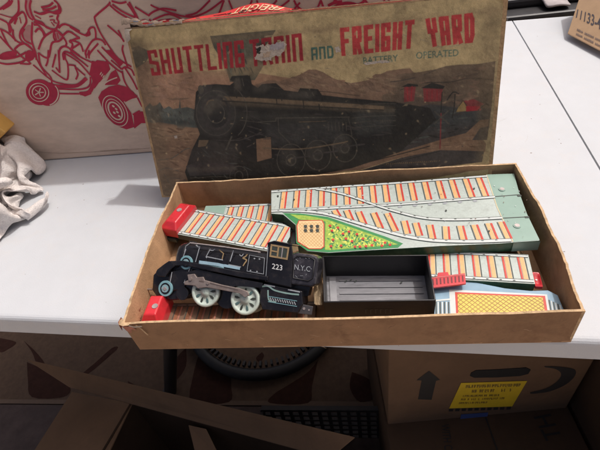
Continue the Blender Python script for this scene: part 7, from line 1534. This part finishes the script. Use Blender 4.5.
for o_, d_, L_ in ((c0, e, Lc), (c0+nn*.16, e, Lc)): mb = MB(); mb.box(o_-nn*.003+UZ*.004, d_*L_, nn*.010, UZ*.006, M_tote); mb.build('rim', t)
pass
mb = MB(); mb.box(c0-UZ*(hgt+.003), e*Lc, nn*.16, UZ*.003, M_tote); mb.build('floor_panel', t)
# open carton at the left
zo = -.45
P = lambda px, py, z=zo: atz(px, py, z)
t = thing('open_carton', 'open brown carton with spread flaps and a dark inside, on the floor at lower left', 'carton', V(-.3, .05, -.744))
hA = P(132, 403); hB = P(330, 459); ee = hB-hA; Lw = np.linalg.norm(ee); ee /= Lw
hC = P(110, 450); ff = V(-ee[1], ee[0], 0)*-1
if np.dot(ff, hC-hA) < 0: ff = -ff
DW = .30; hb = -.742
mb = MB()
for a, b in ((hA, hA+ee*Lw), (hA+ee*Lw, hA+ee*Lw+ff*DW), (hA+ee*Lw+ff*DW, hA+ff*DW), (hA+ff*DW, hA)):
    d = (b-a)/np.linalg.norm(b-a); n_ = np.cross(UZ, d)
    mb.box(V(a[0], a[1], hb), b-a, n_*.004, UZ*(zo-hb), M_ushade)
mb.box(V(hA[0], hA[1], hb), ee*Lw, ff*DW, UZ*.003, M_ushade); mb.build('carton_body', t)
def flap(pts): 
    q = MB(); q.prism(pts, V(0, 0, .004), M_ucard2); q.build('flap', t, bevel=.001)
r0 = onp(27, 360, hA-ff*.0, ff*.6+UZ*.4)   # back flap folded outwards and up
upz = .04
A1 = atz(27, 360, zo+upz); A2 = atz(355, 438, zo+upz)
flap([P(68, 387)+ee*.004, hA+ee*Lw, A2, A1])
flap([hA+V(0, 0, -.005), P(68, 388)+V(0, 0, -.02), P(20, 462)+V(0, 0, -.02), P(104, 462)+V(0, 0, -.005)])
flap([P(187, 423)-UZ*.012, P(205, 427)-UZ*.012, P(216, 452)-UZ*.05, P(190, 452)-UZ*.05])
# stacked cartons at the right
ZC = -.46
bl_, br_ = atz(388, 425, ZC), atz(566, 408.5, ZC)
eu = (br_-bl_); WL_ = np.linalg.norm(eu); eu /= WL_; en = V(-eu[1], eu[0], 0)
t = thing('marked_carton', 'upper brown carton with up arrow, hand hole and yellow label under the table', 'carton', bl_+eu*WL_/2+en*.13)
face0 = bl_; fN = -en
def cf(px, py, k=0): return onp(px, py, face0, en)+fN*(.0006+.0002*k)
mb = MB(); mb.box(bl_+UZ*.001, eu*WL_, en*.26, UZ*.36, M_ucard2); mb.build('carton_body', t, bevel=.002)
mb = MB()
mb.poly([cf(*p) for p in [(429, 370.5), (440, 379.5), (436, 380.5), (431.5, 399.5), (418, 399), (421.5, 380.2), (416.5, 380)]], M_uink)
mb.build('printed_arrow', t); mb = MB()
cres = smooth_line([(544, 366), (560, 366.5), (574, 369), (575, 375), (566, 384), (550, 391), (533, 393.5), (530, 393)], 4)+smooth_line([(530, 392), (546, 388), (557, 381), (561, 374), (556, 369), (545, 367)], 4)
mb.poly([cf(*p) for p in cres], M_uink)
mb.build('printed_crescent', t)
mb = MB(); slot = [(471, 372.5), (476, 370), (500, 369), (526, 367.3), (530.5, 369.5), (528, 373.5), (520, 375.5), (496, 377), (474, 377.3), (470, 375.5)]
mb.prism([cf(*p, 0)-fN*.004 for p in slot], fN*.0043, pm('hand_hole_dark', (.006, .005, .005), .9)); mb.build('hand_hole', t)
mb = MB()
lab = [(461, 382.5), (527, 380.5), (512, 406), (449, 408)]
mb.poly([cf(*p, 1) for p in lab], pm('label_yellow', (.62, .43, .015), .6, .1, 30))
def ctext(txt, TL, TR, BL_, BR_, mat, bold=.0):
    TL, TR, BL_, BR_ = [np.array(p, float) for p in (TL, TR, BL_, BR_)]
    mb.text(txt, lambda u, v: cf(*((1-v)*((1-u)*BL_+u*BR_)+v*((1-u)*TL+u*TR)), 2), mat, bold)
M_lab = pm('label_print', (.20, .13, .02), .6, .2, 60)
for x0_, x1_, y, h_ in ((466, 521, 386, 1.5), (472, 514, 390.6, 1.5), (463, 499, 395.6, 1.0), (461, 503, 399, 1.0), (459, 488, 402.6, 1.0)):
    x = x0_
    while x < x1_:      # printed words too small to read
        yy_ = y-.03*(x-x0_); w_ = h_*random.uniform(.6, 1.1)
        if random.random() > .14:
            mb.stroke([cf(x+.3, yy_-h_, 2), cf(x-.1, yy_+h_, 2)], .0011*h_, fN, M_lab)
            if random.random() > .3: mb.stroke([cf(x, yy_+random.choice([-h_, 0, h_])*.9, 2), cf(x+w_, yy_+random.choice([-h_, 0, h_])*.9, 2)], .0010*h_, fN, M_lab)
            if random.random() > .5: mb.stroke([cf(x+w_+.2, yy_-h_, 2), cf(x+w_, yy_+h_*random.uniform(0, 1), 2)], .0010*h_, fN, M_lab)
        x += w_+.9*h_
mb.build('yellow_label', t)
mb = MB()
for i in range(10):
    x = 449+i*6.4; mb.poly([cf(*p, 0) for p in [(x, 408.6-.22*i), (x+4.4, 408.4-.22*i), (x+3.8, 411-.22*i), (x-.4, 411.2-.22*i)]], M_uink)
mb.build('cut_lettering', t)
mb = MB(); mb.poly([cf(*p, 1.5) for p in [(461, 414), (488, 412), (486, 422), (459, 423.4)]], pm('blue_tape', (.05, .08, .22), .5, .15, 40)); mb.build('blue_tape', t)
# lower carton whose closed top carries it
t = thing('taped_carton', 'lower brown carton with printed top flaps, carrying the yellow labelled carton', 'carton', bl_+eu*WL_/2+V(0, 0, -.744-ZC))
ztp = ZC-.0005
o0 = bl_-eu*.004; 
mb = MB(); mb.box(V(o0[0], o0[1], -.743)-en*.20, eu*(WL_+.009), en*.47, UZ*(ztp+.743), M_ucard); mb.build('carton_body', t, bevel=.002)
mb = MB()
T_ = lambda px, py, k=0: atz(px, py, ztp+.0008+.0002*k)
mb.stroke([T_(485.5, 417), T_(498, 452)], .0028, UZ, M_uink); mb.build('flap_seam', t)
mb = MB()
def ttext(txt, TL, TR, BL_, BR_, bold=.01):
    TL, TR, BL_, BR_ = [np.array(p, float) for p in (TL, TR, BL_, BR_)]
    mb.text(txt, lambda u, v: T_(*((1-v)*((1-u)*BL_+u*BR_)+v*((1-u)*TL+u*TR))), M_uink, bold)
# rotated words on the flaps
ttext('WITH CARE', (449, 424), (455, 462), (441, 424), (446, 462))
mb.build('printed_text', t); mb = MB()
ttext('TH', (546, 441), (533.5, 417), (563, 438.5), (550.5, 413.5))
mb.build('printed_text', t)
# tall carton to the right
t = thing('tall_carton', 'plain dark brown carton at the lower right beside the stacked cartons', 'carton', br_+V(.2, -.1, -.744-ZC))
gR = br_+eu*.012
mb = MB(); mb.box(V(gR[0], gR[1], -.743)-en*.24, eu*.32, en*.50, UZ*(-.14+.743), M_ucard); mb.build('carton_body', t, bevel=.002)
mb = MB(); mb.box(V(gR[0], gR[1], -.14)-en*.24+eu*.158, eu*.004, en*.50, UZ*.0008, M_uink); mb.build('flap_seam', t)

# ================================================================== LIGHT
SD = Vector((.38, .23, .895)).normalized()
sun = bpy.data.lights.new('sun', 'SUN'); sun.energy = 2.0; sun.angle = rad(1.6); sun.color = (1, .975, .945)
so = bpy.data.objects.new('sun', sun); COL.objects.link(so); so.rotation_euler = SD.to_track_quat('Z', 'Y').to_euler()
w = bpy.data.worlds.new('World'); S.world = w; w.use_nodes = True
nt = w.node_tree; sky = nt.nodes.new('ShaderNodeTexSky'); sky.sky_type = 'NISHITA'; sky.sun_disc = False
sky.sun_elevation = math.asin(SD.z); sky.sun_rotation = math.atan2(SD.x, SD.y); sky.dust_density = 8; sky.ozone_density = 0; sky.air_density = .45
nt.links.new(sky.outputs[0], nt.nodes['Background'].inputs[0]); nt.nodes['Background'].inputs[1].default_value = .15
# ================================================================== CAMERA
cd = bpy.data.cameras.new('camera'); cam = bpy.data.objects.new('camera', cd); COL.objects.link(cam)
Mx = Matrix((( CR[0], -CD[0], -CF[0], CAM[0]), (CR[1], -CD[1], -CF[1], CAM[1]), (CR[2], -CD[2], -CF[2], CAM[2]), (0, 0, 0, 1)))
cam.matrix_world = Mx; cd.sensor_fit = 'HORIZONTAL'; cd.sensor_width = 36; cd.lens = 36*FPX/600; cd.clip_start = .01; cd.clip_end = 200
S.camera = cam
S.view_settings.view_transform = 'Standard'; S.view_settings.look = 'None'; S.view_settings.exposure = -.16; S.view_settings.gamma = 1
S.render.engine = 'CYCLES'
